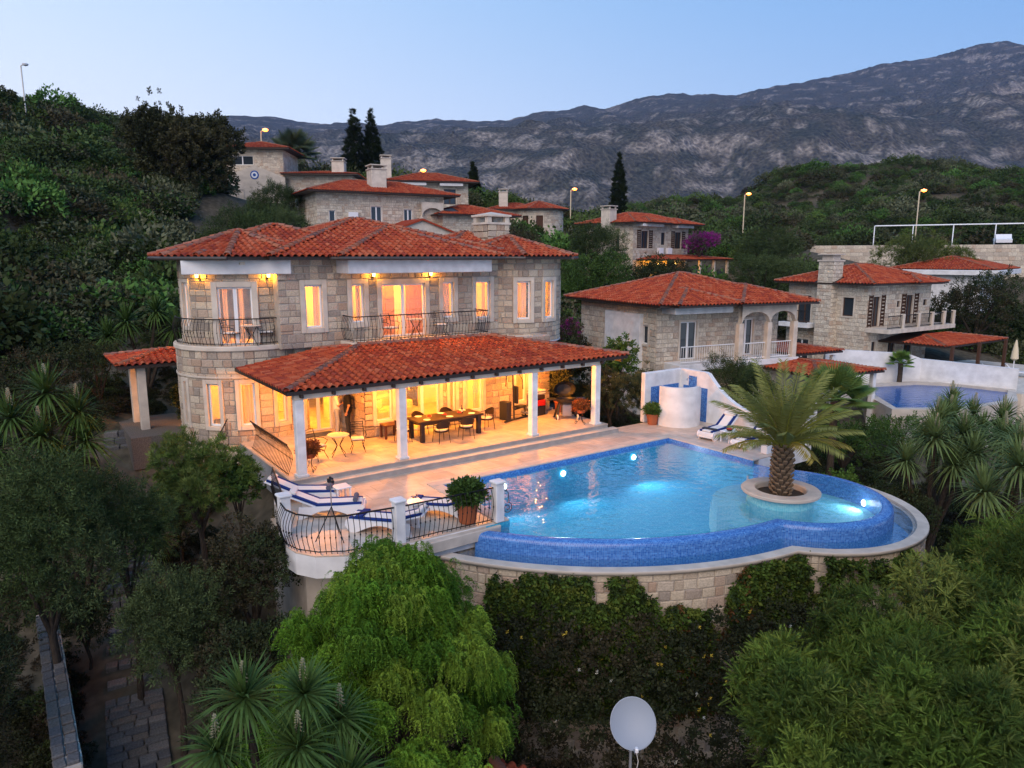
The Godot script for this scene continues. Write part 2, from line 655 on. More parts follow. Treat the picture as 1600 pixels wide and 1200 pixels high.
# ---------------------------------------------------------------- windows and glazed doors
func window(parent: Node3D, s: Dictionary, u0: float, u1: float, y0: float, y1: float, leaves := 1, door := false, band := 0.15, glass: Material = null, frame: Material = null, called := "") -> Node3D:
	var o := Node3D.new()
	o.name = called if called else ("glazed_door" if door else "window")
	parent.add_child(o, true)
	o.transform = frame_at(s, (u0 + u1) / 2, y0, 0)
	var w := u1 - u0
	var h := y1 - y0
	var b := MB.new()
	var bot := 0.0 if door else band
	if band > 0.0:
		for sx in [-1.0, 1.0]:
			b.bev(Transform3D(Basis(), Vector3(sx * (w - band) / 2, h / 2, -0.02)), Vector3(band, h, 0.16), 0.012)
		b.bev(Transform3D(Basis(), Vector3(0, h - band / 2, -0.018)), Vector3(w - 2 * band - 0.004, band, 0.16), 0.012)
		if not door:
			b.bev(Transform3D(Basis(), Vector3(0, band / 2, -0.005)), Vector3(w - 2 * band - 0.004, band, 0.19), 0.012)
		part("surround", b, M.cream, o)
	var iw := w - 2 * band
	var ih := h - band - bot
	var yc := bot + ih / 2
	var f := MB.new()
	var fw := 0.065
	for k in leaves:
		var lw := iw / leaves
		var xc := -iw / 2 + lw * (k + 0.5)
		for sx in [-1.0, 1.0]:
			f.bev(Transform3D(Basis(), Vector3(xc + sx * (lw - fw) / 2, yc, -0.1)), Vector3(fw - 0.002, ih, 0.07), 0.008)
		for sy in [-1.0, 1.0]:
			f.bev(Transform3D(Basis(), Vector3(xc, yc + sy * (ih - fw) / 2, -0.1)), Vector3(lw - 2 * fw, fw, 0.066), 0.008)
		var g := MB.new()
		g.box(Transform3D(Basis(), Vector3(xc, yc, -0.105)), Vector3(lw - 2 * fw + 0.01, ih - 2 * fw + 0.01, 0.006))
		part("pane", g, glass if glass else M.glass, o)
	part("frame", f, frame if frame else M.pvc, o)
	return o

func curtain(parent: Node3D, s: Dictionary, u0: float, u1: float, y0: float, y1: float, m: Material) -> void:
	var rows := []
	for y in [y0, y1]:
		var line := PackedVector3Array()
		var n := maxi(8, int((u1 - u0) * 40))
		for i in n + 1:
			var u := lerpf(u0, u1, float(i) / n)
			line.push_back(sp(s, u, y, -0.34 + 0.03 * sin(u * 52.0)))
		rows.append(line)
	var b := MB.new()
	b.grid(rows)
	part("curtain", b, m, parent)

# ---------------------------------------------------------------- tiled roofs
func tile_meshes() -> Array:
	if M.has("tile_mesh"):
		return M.tile_mesh
	var pr := [Vector2(-0.085, 0.0), Vector2(-0.07, 0.036), Vector2(-0.038, 0.064), Vector2(0, 0.074), Vector2(0.038, 0.064), Vector2(0.07, 0.036), Vector2(0.085, 0.0), Vector2(0.125, -0.014), Vector2(0.168, 0.0)]
	var out := []
	for k in 2:
		var b := MB.new()
		var rows := []
		var th := 0.016
		for e in [[-0.19, 0.006, 0.92], [0.17, 0.034, 1.0]]:
			var line := PackedVector3Array()
			for p in pr:
				line.push_back(Vector3(p.x * e[2], p.y * e[2] + e[1], e[0]))
			rows.append(line)
		b.grid(rows, -1.0)
		for i in pr.size() - 1:
			var a: Vector3 = rows[1][i]
			var c: Vector3 = rows[1][i + 1]
			b.quad(a, c, c - Vector3(0, th + 0.01 * k, 0), a - Vector3(0, th + 0.01 * k, 0), Vector3(0, 0, 1))
		out.append(b.mesh())
	var cap := MB.new()
	var rr := []
	for e in [[-0.22, 0.10], [0.20, 0.125]]:
		var line := PackedVector3Array()
		for i in 8:
			var a := PI * i / 7.0
			line.push_back(Vector3(-cos(a) * e[1], sin(a) * e[1] * 0.85 + (0.02 if e[0] > 0 else 0.0), e[0]))
		rr.append(line)
	cap.grid(rr, -1.0)
	for i in 7:
		cap.quad(rr[1][i], rr[1][i + 1], rr[1][i + 1] * Vector3(0.86, 0.86, 1), rr[1][i] * Vector3(0.86, 0.86, 1), Vector3(0, 0, 1))
	M.tile_mesh = out
	M.cap_mesh = [cap.mesh()]
	return out

func edge_dist(poly: PackedVector2Array, i: int, p: Vector2) -> float:
	var a := poly[i]
	var d := (poly[(i + 1) % poly.size()] - a).normalized()
	return Vector2(-d.y, d.x).dot(p - a)

func roof_height(r: Dictionary, p: Vector2) -> float:
	var m := 1e9
	for i in r.poly.size():
		var d := edge_dist(r.poly, i, p)
		if d < 0.0:
			return -1e9
		m = minf(m, d)
	return r.eave + m * r.slope

func roof(parent: Node3D, subs: Array, single: int, drop: Callable, cap_kind := "ridge", called := "roof") -> Node3D:
	# each sub-roof: poly (inside on the left of each edge in x,z with z down), eave height, slope
	var tiles := []
	var caps := []
	var deck := MB.new()
	for r in subs:
		var poly: PackedVector2Array = r.poly
		var n := poly.size()
		for i in n:
			var a := poly[i]
			var b := poly[(i + 1) % n]
			var e2 := (b - a).normalized()
			var in2 := Vector2(-e2.y, e2.x)
			var run := sqrt(1.0 + r.slope * r.slope)
			var s3 := Vector3(in2.x, r.slope, in2.y) / run
			var e3 := Vector3(e2.x, 0, e2.y)
			var n3 := s3.cross(e3).normalized()
			if n3.y < 0.0:
				n3 = -n3
			var ez := -s3
			var ex := n3.cross(ez).normalized()
			var bs := Basis(ex, n3, ez)
			# deck face: the part of the footprint that is nearest to this edge
			var reg := PackedVector2Array(poly)
			for j in n:
				if j == i:
					continue
				reg = clip_nearer(reg, poly, i, j)
			if reg.size() >= 3:
				var p3 := []
				for p in reg:
					p3.append(Vector3(p.x, r.eave + edge_dist(poly, i, p) * r.slope, p.y))
				for k in range(1, p3.size() - 1):
					deck.face(p3[0], p3[k], p3[k + 1], Vector3.UP)
			var rows := 0
			var s := 0.10
			while rows < 80:
				var any := false
				var u := 0.13
				while u < (b - a).length():
					var p := a + e2 * u + in2 * (s / run)
					var own := edge_dist(poly, i, p)
					var ok := true
					for j in n:
						if j != i and edge_dist(poly, j, p) < own - 0.09:
							ok = false
							break
					if ok:
						any = true
						var y: float = r.eave + own * r.slope
						var hid := false
						for q in subs:
							if q != r and roof_height(q, p) > y + 0.06:
								hid = true
								break
						if not hid and not drop.call(p.x, p.y, y):
							var t := Transform3D(bs * Basis(Vector3.UP, rng.randf_range(-0.02, 0.02)), Vector3(p.x, y, p.y) + n3 * rng.randf_range(0.012, 0.022))
							tiles.append([t, rng.randi() % M.tile_cols.size()])
					u += 0.25
				s += 0.315
				rows += 1
				if not any:
					break
		# hips and ridge
		var ends := []
		for i in n:
			var a := poly[i]
			var d := ((poly[(i + 1) % n] - a).normalized() + (poly[(i - 1 + n) % n] - a).normalized()).normalized()
			var t := 0.0
			while t < 30.0:
				var p := a + d * t
				var own := edge_dist(poly, i, p)
				var stop := false
				for j in n:
					if j != i and j != (i - 1 + n) % n and edge_dist(poly, j, p) < own:
						stop = true
				if stop:
					break
				t += 0.05
			var e := a + d * t
			caps.append([r, a, e])
			var known := false
			for q in ends:
				if q.distance_to(e) < 0.3:
					known = true
			if not known:
				ends.append(e)
		if ends.size() == 2:
			caps.append([r, ends[0], ends[1]])
		var under := MB.new()
		deck_edge(deck, poly, r.eave)
	var cap_list := []
	for c in caps:
		var r: Dictionary = c[0]
		var A := Vector3(c[1].x, roof_height(r, c[1] + (c[2] - c[1]) * 0.001), c[1].y)
		var B := Vector3(c[2].x, roof_height(r, c[2]), c[2].y)
		if A.y < 0 - 1e8:
			A.y = r.eave
		var ln := A.distance_to(B)
		if ln < 0.2:
			continue
		var dz := (A - B).normalized()
		var dx := Vector3.UP.cross(dz).normalized()
		var bs := Basis(dx, dz.cross(dx), dz)
		var cnt := int(ln / 0.36) + 1
		for k in cnt:
			var p := A.lerp(B, (k + 0.45) / cnt)
			var hid := false
			for q in subs:
				if q != r and roof_height(q, Vector2(p.x, p.z)) > p.y + 0.05:
					hid = true
			if not hid and not drop.call(p.x, p.z, p.y):
				cap_list.append([Transform3D(bs, p + Vector3(0, 0.045, 0)), rng.randi() % M.ridge_cols.size()])
	var o := part(called, deck, M.dark_wood, parent)
	tile_meshes()
	pieces("roof_tile", "roof_tiles", o, tiles, M.tile_mesh, "tile", single)
	pieces("ridge_tile", "ridge_tiles", o, cap_list, M.cap_mesh, "ridge", mini(single, 150))
	return o

func clip_nearer(reg: PackedVector2Array, poly: PackedVector2Array, i: int, j: int) -> PackedVector2Array:
	var out := PackedVector2Array()
	for k in reg.size():
		var p := reg[k]
		var q := reg[(k + 1) % reg.size()]
		var fp := edge_dist(poly, j, p) - edge_dist(poly, i, p)
		var fq := edge_dist(poly, j, q) - edge_dist(poly, i, q)
		if fp >= 0:
			out.push_back(p)
		if (fp > 0 and fq < 0) or (fp < 0 and fq > 0):
			out.push_back(p.lerp(q, fp / (fp - fq)))
	return out

func deck_edge(b: MB, poly: PackedVector2Array, y: float) -> void:
	# soffit a little below the eave and a narrow board round it
	var ix := Geometry2D.triangulate_polygon(poly)
	for k in range(0, ix.size(), 3):
		var q := []
		for w in 3:
			var p := poly[ix[k + w]]
			q.append(Vector3(p.x, y - 0.12, p.y))
		b.face(q[0], q[1], q[2], Vector3.DOWN)
	for k in poly.size():
		var p := poly[k]
		var q := poly[(k + 1) % poly.size()]
		var d := q - p
		b.quad(Vector3(p.x, y - 0.12, p.y), Vector3(q.x, y - 0.12, q.y), Vector3(q.x, y, q.y), Vector3(p.x, y, p.y), Vector3(d.y, 0, -d.x))

func rect(x0: float, x1: float, z0: float, z1: float) -> PackedVector2Array:
	# z0 front (larger z), z1 back
	return PackedVector2Array([Vector2(x0, z0), Vector2(x0, z1), Vector2(x1, z1), Vector2(x1, z0)])

func octagon(c: Vector2, r: float, turn := 0.0) -> PackedVector2Array:
	var p := PackedVector2Array()
	for k in 8:
		var a := turn + TAU * (k + 0.5) / 8.0
		p.push_back(c + Vector2(sin(a), cos(a)) * r)
	if Geometry2D.is_polygon_clockwise(p) != Geometry2D.is_polygon_clockwise(rect(0, 1, 1, 0)):
		p.reverse()
	return p

func gutter(parent: Node3D, pts: Array) -> void:
	var b := MB.new()
	b.tube(pts, 0.075, 6)
	part("gutter", b, M.gutter, parent)

# ---------------------------------------------------------------- bowed wrought-iron railing along a path of points
func railing(o: Node3D, path: Array, h: float, bow: float, gap := 0.13, out := Vector3.ZERO) -> void:
	var top := MB.new()
	var low := MB.new()
	var tp := []
	var lp := []
	for p in path:
		tp.append(p + Vector3.UP * h)
		lp.append(p + Vector3.UP * 0.08)
	top.tube(tp, 0.022, 6)
	low.tube(lp, 0.014, 5)
	part("top_rail", top, M.iron, o)
	part("bottom_rail", low, M.iron, o)
	var bal := MB.new()
	var prof := []
	for k in 9:
		var t := k / 8.0
		prof.append(Vector3(0, 0.02 + t * (h - 0.02), bow * (sin(t * PI) * (1.25 - t * 0.9) - 0.25 * sin(t * TAU))))
	bal.tube(prof, 0.009, 5)
	bal.at(Vector3(0, 0.5 * h, prof[4].z), Vector3(0.03, 0.05, 0.03))
	var bm := bal.mesh(M.iron)
	for k in path.size() - 1:
		var a: Vector3 = path[k]
		var b: Vector3 = path[k + 1]
		var n := maxi(1, int(round(a.distance_to(b) / gap)))
		var d := (b - a).normalized()
		var side := d.cross(Vector3.UP).normalized()
		for i in n:
			var p := a.lerp(b, (i + 0.5) / n)
			var ob := MeshInstance3D.new()
			ob.name = "baluster"
			ob.mesh = bm
			var yax := Vector3.UP
			ob.transform = Transform3D(Basis(yax.cross(side).normalized(), yax, side), p)
			o.add_child(ob, true)

func lantern(parent: Node3D, t: Transform3D, e: float) -> void:
	var o := Node3D.new()
	o.name = "wall_lamp"
	parent.add_child(o, true)
	o.transform = t
	var b := MB.new()
	b.at(Vector3(0, 0, 0.02), Vector3(0.09, 0.16, 0.03))
	b.tube([Vector3(0, -0.02, 0.03), Vector3(0, -0.06, 0.10), Vector3(0, -0.02, 0.15)], 0.012, 5)
	b.lathe([Vector2(0.0, 0.17), Vector2(0.085, 0.13), Vector2(0.075, 0.12), Vector2(0, 0.12)], 6, Transform3D(Basis(), Vector3(0, 0, 0.15)))
	b.lathe([Vector2(0.0, -0.04), Vector2(0.045, -0.03), Vector2(0.05, -0.01), Vector2(0, -0.01)], 6, Transform3D(Basis(), Vector3(0, 0, 0.15)))
	part("bracket", b, M.iron, o)
	var g := MB.new()
	g.lathe([Vector2(0.0, -0.01), Vector2(0.048, -0.01), Vector2(0.068, 0.12), Vector2(0.0, 0.12)], 6, Transform3D(Basis(), Vector3(0, 0, 0.15)))
	part("lamp_glass", g, M.lamp_glow, o)
	lamp(o, Vector3(0, 0.05, 0.15), Color(1.0, 0.66, 0.18), e, 0.05)

# ---------------------------------------------------------------- the villa
func build_villa() -> void:
	M.lamp_glow = glow(Color(1.0, 0.78, 0.40), 7.0)
	M.down_glow = glow(Color(1.0, 0.70, 0.35), 6.0)
	M.curtain = mat(Color(0.70, 0.52, 0.28), 0.95)
	M.curtain.backlight_enabled = true
	M.curtain.backlight = Color(0.5, 0.4, 0.25)
	M.sheer = mat(Color(0.75, 0.62, 0.42), 0.95)
	M.sheer.backlight_enabled = true
	M.sheer.backlight = Color(0.7, 0.6, 0.4)
	M.street_glow = glow(Color(1.0, 0.50, 0.12), 7.0)
	M.pool_glow = glow(Color(0.9, 0.98, 1.0), 6.0)
	var v := thing("stone_villa", "two storey stone villa with red tiled roofs, round corner towers and lit windows", "house", Vector3.ZERO)
	var TL := Vector3(7.6, 0, -28.5)
	var TR := Vector3(19.3, 0, -27.5)
	var deg := PI / 180.0
	# upper front wall
	var up := flat_wall(Vector3(8.1, 0, -25.8), Vector3.BACK)
	var X := func(x: float) -> float: return x - 8.1
	var uh := [[X.call(8.88), X.call(9.9), 3.8, 5.75], [X.call(10.69), X.call(11.56), 3.9, 5.74], [X.call(11.91), X.call(14.21), 3.46, 5.72], [X.call(14.65), X.call(15.55), 3.9, 5.74], [X.call(16.26), X.call(17.35), 3.8, 5.75]]
	wall(v, up, 9.5, 3.27, 6.5, uh, 0.35)
	window(v, up, uh[0][0], uh[0][1], 3.8, 5.75, 1, false, 0.19)
	window(v, up, uh[1][0], uh[1][1], 3.9, 5.74, 1, false, 0.19)
	window(v, up, uh[2][0], uh[2][1], 3.46, 5.72, 2, true, 0.2)
	window(v, up, uh[3][0], uh[3][1], 3.9, 5.74, 1, false, 0.19)
	window(v, up, uh[4][0], uh[4][1], 3.8, 5.75, 1, false, 0.19)
	curtain(v, up, uh[0][1] - 0.42, uh[0][1] - 0.2, 3.7, 5.8, M.curtain)
	curtain(v, up, uh[1][1] - 0.36, uh[1][1] - 0.2, 3.7, 5.8, M.curtain)
	curtain(v, up, uh[3][0] + 0.15, uh[3][1] - 0.2, 3.6, 5.8, M.sheer)
	curtain(v, up, uh[4][1] - 0.4, uh[4][1] - 0.2, 3.6, 5.8, M.curtain)
	# return beside the tower
	var rb := MB.new()
	rb.box(Transform3D(Basis(), Vector3(8.3, 4.89, -26.45)), Vector3(0.39, 3.2, 0.6))
	part("return_wall", rb, M.mortar, v)
	# left tower, upper and lower
	var tu := round_wall(TL, 2.18, -125)
	var A := func(a: float, r: float) -> float: return (a + 125.0) * deg * r
	var th := [[A.call(-86.0, 2.18), A.call(-68.0, 2.18), 3.95, 5.8], [A.call(-42.6, 2.18), A.call(-1.6, 2.18), 3.46, 5.72]]
	wall(v, tu, 152.0 * deg * 2.18, 3.4, 6.5, th, 0.3)
	window(v, tu, th[0][0], th[0][1], 3.95, 5.8, 1, false, 0.14)
	window(v, tu, th[1][0], th[1][1], 3.46, 5.72, 2, true, 0.2)
	curtain(v, tu, th[1][0] + 0.2, th[1][0] + 0.42, 3.5, 5.6, M.curtain)
	curtain(v, tu, (th[1][0] + th[1][1]) / 2 + 0.1, (th[1][0] + th[1][1]) / 2 + 0.28, 3.5, 5.6, M.curtain)
	var tl := round_wall(TL, 2.45, -125)
	var lh := [[A.call(-82.0, 2.45), A.call(-70.0, 2.45), 0.4, 2.25], [A.call(-53.0, 2.45), A.call(-35.5, 2.45), 0.4, 2.25], [A.call(-26.0, 2.45), A.call(-7.0, 2.45), 0.4, 2.25], [A.call(4.0, 2.45), A.call(20.0, 2.45), 0.4, 2.2]]
	wall(v, tl, 170.0 * deg * 2.45, -0.9, 3.27, lh, 0.3)
	for h in lh:
		window(v, tl, h[0], h[1], h[2], h[3], 1, false, 0.15)
	curtain(v, tl, lh[2][0] + 0.18, lh[2][1] - 0.18, 0.4, 2.1, M.sheer)
	var ring := MB.new()
	ring.lathe([Vector2(2.1, 3.27), Vector2(2.53, 3.27), Vector2(2.55, 3.30), Vector2(2.55, 3.42), Vector2(2.53, 3.45), Vector2(0.0, 3.45)], 40, Transform3D(Basis(), TL), -125 * deg, 60 * deg)
	part("balcony_slab", ring, M.cream, v)
	var band := MB.new()
	band.lathe([Vector2(2.44, 2.31), Vector2(2.52, 2.31), Vector2(2.52, 2.37), Vector2(2.44, 2.37)], 40, Transform3D(Basis(), TL), -125 * deg, 45 * deg)
	part("string_course", band, M.cream, v)
	# ground floor: door wall, return and front of the living room
	var dw := flat_wall(Vector3(8.7, 0, -26.1), Vector3.BACK)
	wall(v, dw, 1.78, 0.0, 3.27, [[0.2, 1.42, 0.0, 2.2]], 0.3)
	window(v, dw, 0.2, 1.42, 0.0, 2.2, 2, true, 0.1)
	var rw := flat_wall(Vector3(10.45, 0, -26.1), Vector3.LEFT)
	wall(v, rw, 2.1, 0.0, 3.27, [], 0.3)
	var gf := flat_wall(Vector3(10.45, 0, -24.0), Vector3.BACK)
	var G := func(x: float) -> float: return x - 10.45
	var gh := [[G.call(10.76), G.call(11.7), 0.42, 2.15], [G.call(12.0), G.call(13.72), 0.0, 2.25], [G.call(13.9), G.call(14.45), 0.3, 2.2], [G.call(14.63), G.call(15.72), 0.3, 2.2], [G.call(17.1), G.call(17.9), 0.4, 2.15]]
	wall(v, gf, 8.6, 0.0, 3.27, gh, 0.3)
	for k in gh.size():
		window(v, gf, gh[k][0], gh[k][1], gh[k][2], gh[k][3], 2 if k == 1 else 1, k == 1, 0.14)
	curtain(v, gf, gh[2][0] + 0.1, gh[2][1] - 0.1, 0.3, 2.15, M.sheer)
	curtain(v, gf, gh[3][0] + 0.15, gh[3][0] + 0.45, 0.3, 2.15, M.sheer)
	curtain(v, gf, gh[3][1] - 0.4, gh[3][1] - 0.15, 0.3, 2.15, M.sheer)
	# right tower (upper floor) and plain side and rear walls that close the body
	var tr := round_wall(TR, 2.4, -48)
	var B := func(a: float) -> float: return (a + 48.0) * deg * 2.4
	var rh := [[B.call(-30.0), B.call(-7.0), 3.72, 5.7], [B.call(3.0), B.call(26.0), 3.72, 5.7], [B.call(60.0), B.call(80.0), 3.72, 5.7]]
	wall(v, tr, 160.0 * deg * 2.4, 2.86, 6.5, rh, 0.3)
	for h in rh:
		window(v, tr, h[0], h[1], h[2], h[3], 1, false, 0.17)
	curtain(v, tr, rh[0][1] - 0.5, rh[0][1] - 0.2, 3.6, 5.7, M.curtain)
	curtain(v, tr, rh[1][0] + 0.2, rh[1][0] + 0.5, 3.6, 5.7, M.sheer)
	var led := MB.new()
	led.lathe([Vector2(0.0, 2.74), Vector2(2.3, 2.74), Vector2(2.46, 2.80), Vector2(2.46, 2.86), Vector2(0, 2.862)], 40, Transform3D(Basis(), TR))
	part("tower_ledge", led, M.white, v)
	var body := MB.new()
	for q in [[Vector3(6.85, 2.6, -31.9), Vector3(0.3, 8.0, 2.8)], [Vector3(14.1, 2.6, -33.35), Vector3(14.5, 8.0, 0.3)], [Vector3(21.4, 2.6, -31.2), Vector3(0.3, 8.0, 4.2)], [Vector3(18.95, 1.63, -26.6), Vector3(0.3, 3.26, 4.9)], [Vector3(20.3, 1.63, -29.0), Vector3(2.6, 3.26, 0.3)]]:
		body.box(Transform3D(Basis(), q[0]), q[1])
	part("rear_wall", body, M.mortar, v)
	var sl := MB.new()
	sl.box(Transform3D(Basis(), Vector3(14.7, 2.95, -28.6)), Vector3(8.2, 0.5, 9.0))
	sl.box(Transform3D(Basis(), Vector3(8.9, 2.95, -29.9)), Vector3(3.3, 0.5, 6.8))
	sl.lathe([Vector2(0.0, 2.72), Vector2(2.14, 2.72), Vector2(2.14, 3.2), Vector2(0, 3.2)], 32, Transform3D(Basis(), TL))
	part("upper_floor", sl, M.ceiling, v)
	var gfl := MB.new()
	gfl.box(Transform3D(Basis(), Vector3(13.2, -0.35, -28.8)), Vector3(12.6, 0.69, 9.0))
	part("ground_floor", gfl, M.cream, v)
	var cl := MB.new()
	cl.box(Transform3D(Basis(), Vector3(14.0, 6.35, -29.6)), Vector3(14.2, 0.1, 7.2))
	part("upper_ceiling", cl, M.ceiling, v)
	# inner walls: rooms behind the lit windows
	var inn := MB.new()
	for q in [[10.25, 5.0, -27.8, 0.12, 3.4, 3.6], [16.0, 5.0, -27.8, 0.12, 3.4, 3.6], [13.1, 5.0, -27.75, 5.6, 3.4, 0.12], [9.2, 5.0, -29.6, 2.0, 3.4, 0.12], [18.0, 5.0, -30.2, 4.0, 3.4, 0.12], [14.7, 1.35, -28.4, 8.2, 2.7, 0.12], [10.6, 1.35, -27.3, 0.12, 2.7, 2.2], [8.6, 1.35, -30.5, 4.0, 2.7, 0.12], [16.4, 1.35, -26.2, 0.12, 2.7, 4.1]]:
		inn.box(Transform3D(Basis(), Vector3(q[0], q[1], q[2])), Vector3(q[3], q[4], q[5]))
	part("inner_wall", inn, M.room, v)
	for x in [13.05, 14.55]:
		var d := Node3D.new()
		d.name = "wooden_door"
		v.add_child(d, true)
		d.position = Vector3(x, 3.3, -27.62)
		var db := MB.new()
		db.at(Vector3(0, 1.12, 0), Vector3(0.95, 2.2, 0.06))
		part("leaf", db, M.door_wood, d)
		for k in 6:
			var pb := MB.new()
			pb.at(Vector3(-0.22 + 0.44 * (k % 2), 0.42 + 0.68 * (k / 2), 0.04), Vector3(0.32, 0.54, 0.03))
			part("panel", pb, M.door_wood, d)
		var hb := MB.new()
		hb.tube([Vector3(0.38, 1.05, 0.03), Vector3(0.38, 1.05, 0.09), Vector3(0.26, 1.05, 0.09)], 0.012, 5)
		part("handle", hb, M.steel, d)
	# veranda ceiling lamps and the lights of the rooms
	var warm := Color(1.0, 0.60, 0.20)
	for q in [[8.4, 2.45, -23.4], [11.4, 2.52, -22.4], [14.2, 2.52, -22.4], [17.3, 2.52, -22.6]]:
		var l := Node3D.new()
		l.name = "ceiling_lamp"
		v.add_child(l, true)
		l.position = Vector3(q[0], q[1], q[2])
		var b := MB.new()
		b.lathe([Vector2(0, -0.09), Vector2(0.10, -0.07), Vector2(0.13, 0.0), Vector2(0.0, 0.0)], 12)
		part("lamp_bowl", b, M.down_glow, l)
		lamp(l, Vector3(0, -0.05, 0), warm, 9.0, 0.08)
	for q in [[8.4, 5.9, -27.6, 2.0], [9.2, 5.9, -28.3, 1.5], [13.1, 6.1, -26.7, 4.2], [17.6, 6.0, -28.0, 3.0], [19.6, 6.0, -27.6, 1.6], [7.8, 2.4, -28.4, 3.0], [9.6, 2.4, -27.6, 2.6], [12.6, 2.4, -25.9, 3.6], [15.0, 2.4, -26.2, 3.0], [17.6, 2.4, -26.2, 2.2]]:
		var l := Node3D.new()
		l.name = "room_lamp"
		v.add_child(l, true)
		l.position = Vector3(q[0], q[1], q[2])
		var b := MB.new()
		b.lathe([Vector2(0, -0.12), Vector2(0.11, -0.09), Vector2(0.15, 0.0), Vector2(0.0, 0.0)], 10)
		part("lamp_bowl", b, M.lamp_glow, l)
		lamp(l, Vector3(0, -0.06, 0), Color(1.0, 0.60, 0.13), q[3] * 2.3, 0.1)
	for q in [[12.0, 5.84], [14.48, 5.84]]:
		lantern(v, frame_at(up, q[0] - 8.1 - 0.27, q[1], 0.04), 0.55)
	lantern(v, frame_at(tu, A.call(-53.5, 2.18), 5.86, 0.04), 0.55)
	lantern(v, frame_at(tu, A.call(7.5, 2.18), 5.86, 0.04), 0.55)
	# white boxed beams over the balconies, central balcony slab
	var bm := MB.new()
	bm.bev(Transform3D(Basis(), Vector3(13.4, 6.22, -25.2)), Vector3(6.2, 0.5, 1.16), 0.02)
	part("boxed_beam", bm, M.white, v)
	bm = MB.new()
	bm.bev(Transform3D(Basis(Vector3.UP, -0.36), Vector3(6.95, 6.22, -26.45)), Vector3(3.6, 0.5, 0.75), 0.02)
	part("boxed_beam", bm, M.white, v)
	var bs := MB.new()
	bs.bev(Transform3D(Basis(), Vector3(13.4, 3.36, -25.19)), Vector3(6.1, 0.18, 1.2), 0.02)
	part("balcony_slab", bs, M.cream, v)
	# roofs
	var main := {"poly": rect(7.7, 18.7, -25.2, -36.0), "eave": 6.58, "slope": 0.30}
	var wl := {"poly": rect(5.6, 13.4, -26.4, -34.0), "eave": 6.58, "slope": 0.33}
	var wr := {"poly": rect(15.0, 22.4, -26.6, -34.0), "eave": 6.58, "slope": 0.30}
	var cen := {"poly": rect(9.9, 16.85, -24.35, -33.0), "eave": 6.58, "slope": 0.33}
	var tlo := {"poly": octagon(Vector2(7.6, -28.5), 3.15), "eave": 6.58, "slope": 0.32}
	var tro := {"poly": octagon(Vector2(19.4, -27.6), 3.3), "eave": 6.58, "slope": 0.30}
	roof(v, [main, cen, wl, wr, tlo, tro], 300, func(x, z, _y): return z < -33.8 or (absf(x - 19.4) < 0.62 and absf(z + 29.0) < 0.62))
	gutter(v, [Vector3(9.9, 6.52, -25.3), Vector3(9.85, 6.52, -24.3), Vector3(16.9, 6.52, -24.3), Vector3(16.95, 6.52, -25.2)])
	var og := octagon(Vector2(7.6, -28.5), 3.2)
	var oo := []
	for p in og:
		oo.append(Vector3(p.x, 6.52, p.y))
	gutter(v, oo)
	oo = []
	for p in octagon(Vector2(19.4, -27.6), 3.35):
		oo.append(Vector3(p.x, 6.52, p.y))
	gutter(v, oo)
	var ver := {"poly": rect(6.55, 20.3, -20.55, -28.6), "eave": 2.68, "slope": 0.1625}
	roof(v, [ver], 300, func(x, z, _y): return z < -25.75 or Vector2(x - 7.6, z + 28.5).length() < 2.4 or (z < -24.62 and x > 10.4 and x < 16.5), "ridge", "veranda_roof")
	for k in 14:
		var raf := MB.new()
		raf.at(Vector3(7.0 + k * 1.0, 2.50, -20.75), Vector3(0.09, 0.11, 0.4))
		part("rafter_end", raf, M.dark_wood, v)
	var beam := MB.new()
	beam.at(Vector3(12.9, 2.46, -20.82), Vector3(12.2, 0.16, 0.22))
	part("veranda_beam", beam, M.cream, v)
	for x in [6.95, 10.35, 15.75, 18.87]:
		var pb := MB.new()
		pb.bev(Transform3D(Basis(), Vector3(x, 1.19, -20.82)), Vector3(0.27, 2.38, 0.27), 0.02)
		pb.at(Vector3(x, 0.04, -20.82), Vector3(0.36, 0.08, 0.36))
		part("veranda_post", pb, M.white, v)
	# chimney
	var ch := Node3D.new()
	ch.name = "chimney"
	v.add_child(ch, true)
	var cw := flat_wall(Vector3(18.8, 0, -28.4), Vector3.BACK)
	wall(ch, cw, 1.2, 6.6, 8.05, [], 1.2, 0.27, 0.36, true, 0)
	wall(ch, flat_wall(Vector3(18.8, 0, -29.6), Vector3.LEFT), 1.2, 6.6, 8.05, [], 0.2, 0.27, 0.36, true, 0)
	var cp := MB.new()
	cp.at(Vector3(19.4, 8.10, -29.0), Vector3(1.36, 0.10, 1.36))
	for sx in [-1, 1]:
		for sz in [-1, 1]:
			cp.at(Vector3(19.4 + sx * 0.5, 8.28, -29.0 + sz * 0.5), Vector3(0.24, 0.26, 0.24))
	cp.at(Vector3(19.4, 8.46, -29.0), Vector3(1.4, 0.10, 1.4))
	cp.lathe([Vector2(0.9, 8.51), Vector2(0.0, 8.66)], 4, Transform3D(Basis(Vector3.UP, PI / 4), Vector3(19.4, 0, -29.0)))
	part("chimney_cap", cp, M.cream, ch)
	# balcony railings are things of their own on the villa's balconies
	var r1 := thing("balcony_railing", "bowed black iron railing round the curved tower balcony", "railing")
	var path := []
	for k in 22:
		var a := (-108.0 + 146.0 * k / 21.0) * deg
		path.append(Vector3(7.6 + 2.42 * sin(a), 3.45, -28.5 + 2.42 * cos(a)))
	path.reverse()
	railing(r1, path, 0.95, -0.14, 0.16)
	var r2 := thing("balcony_railing", "bowed black iron railing of the long straight balcony above the veranda", "railing")
	railing(r2, [Vector3(10.46, 3.45, -25.7), Vector3(10.46, 3.45, -24.7), Vector3(16.34, 3.45, -24.7), Vector3(16.34, 3.45, -25.7)], 0.95, 0.14, 0.15)
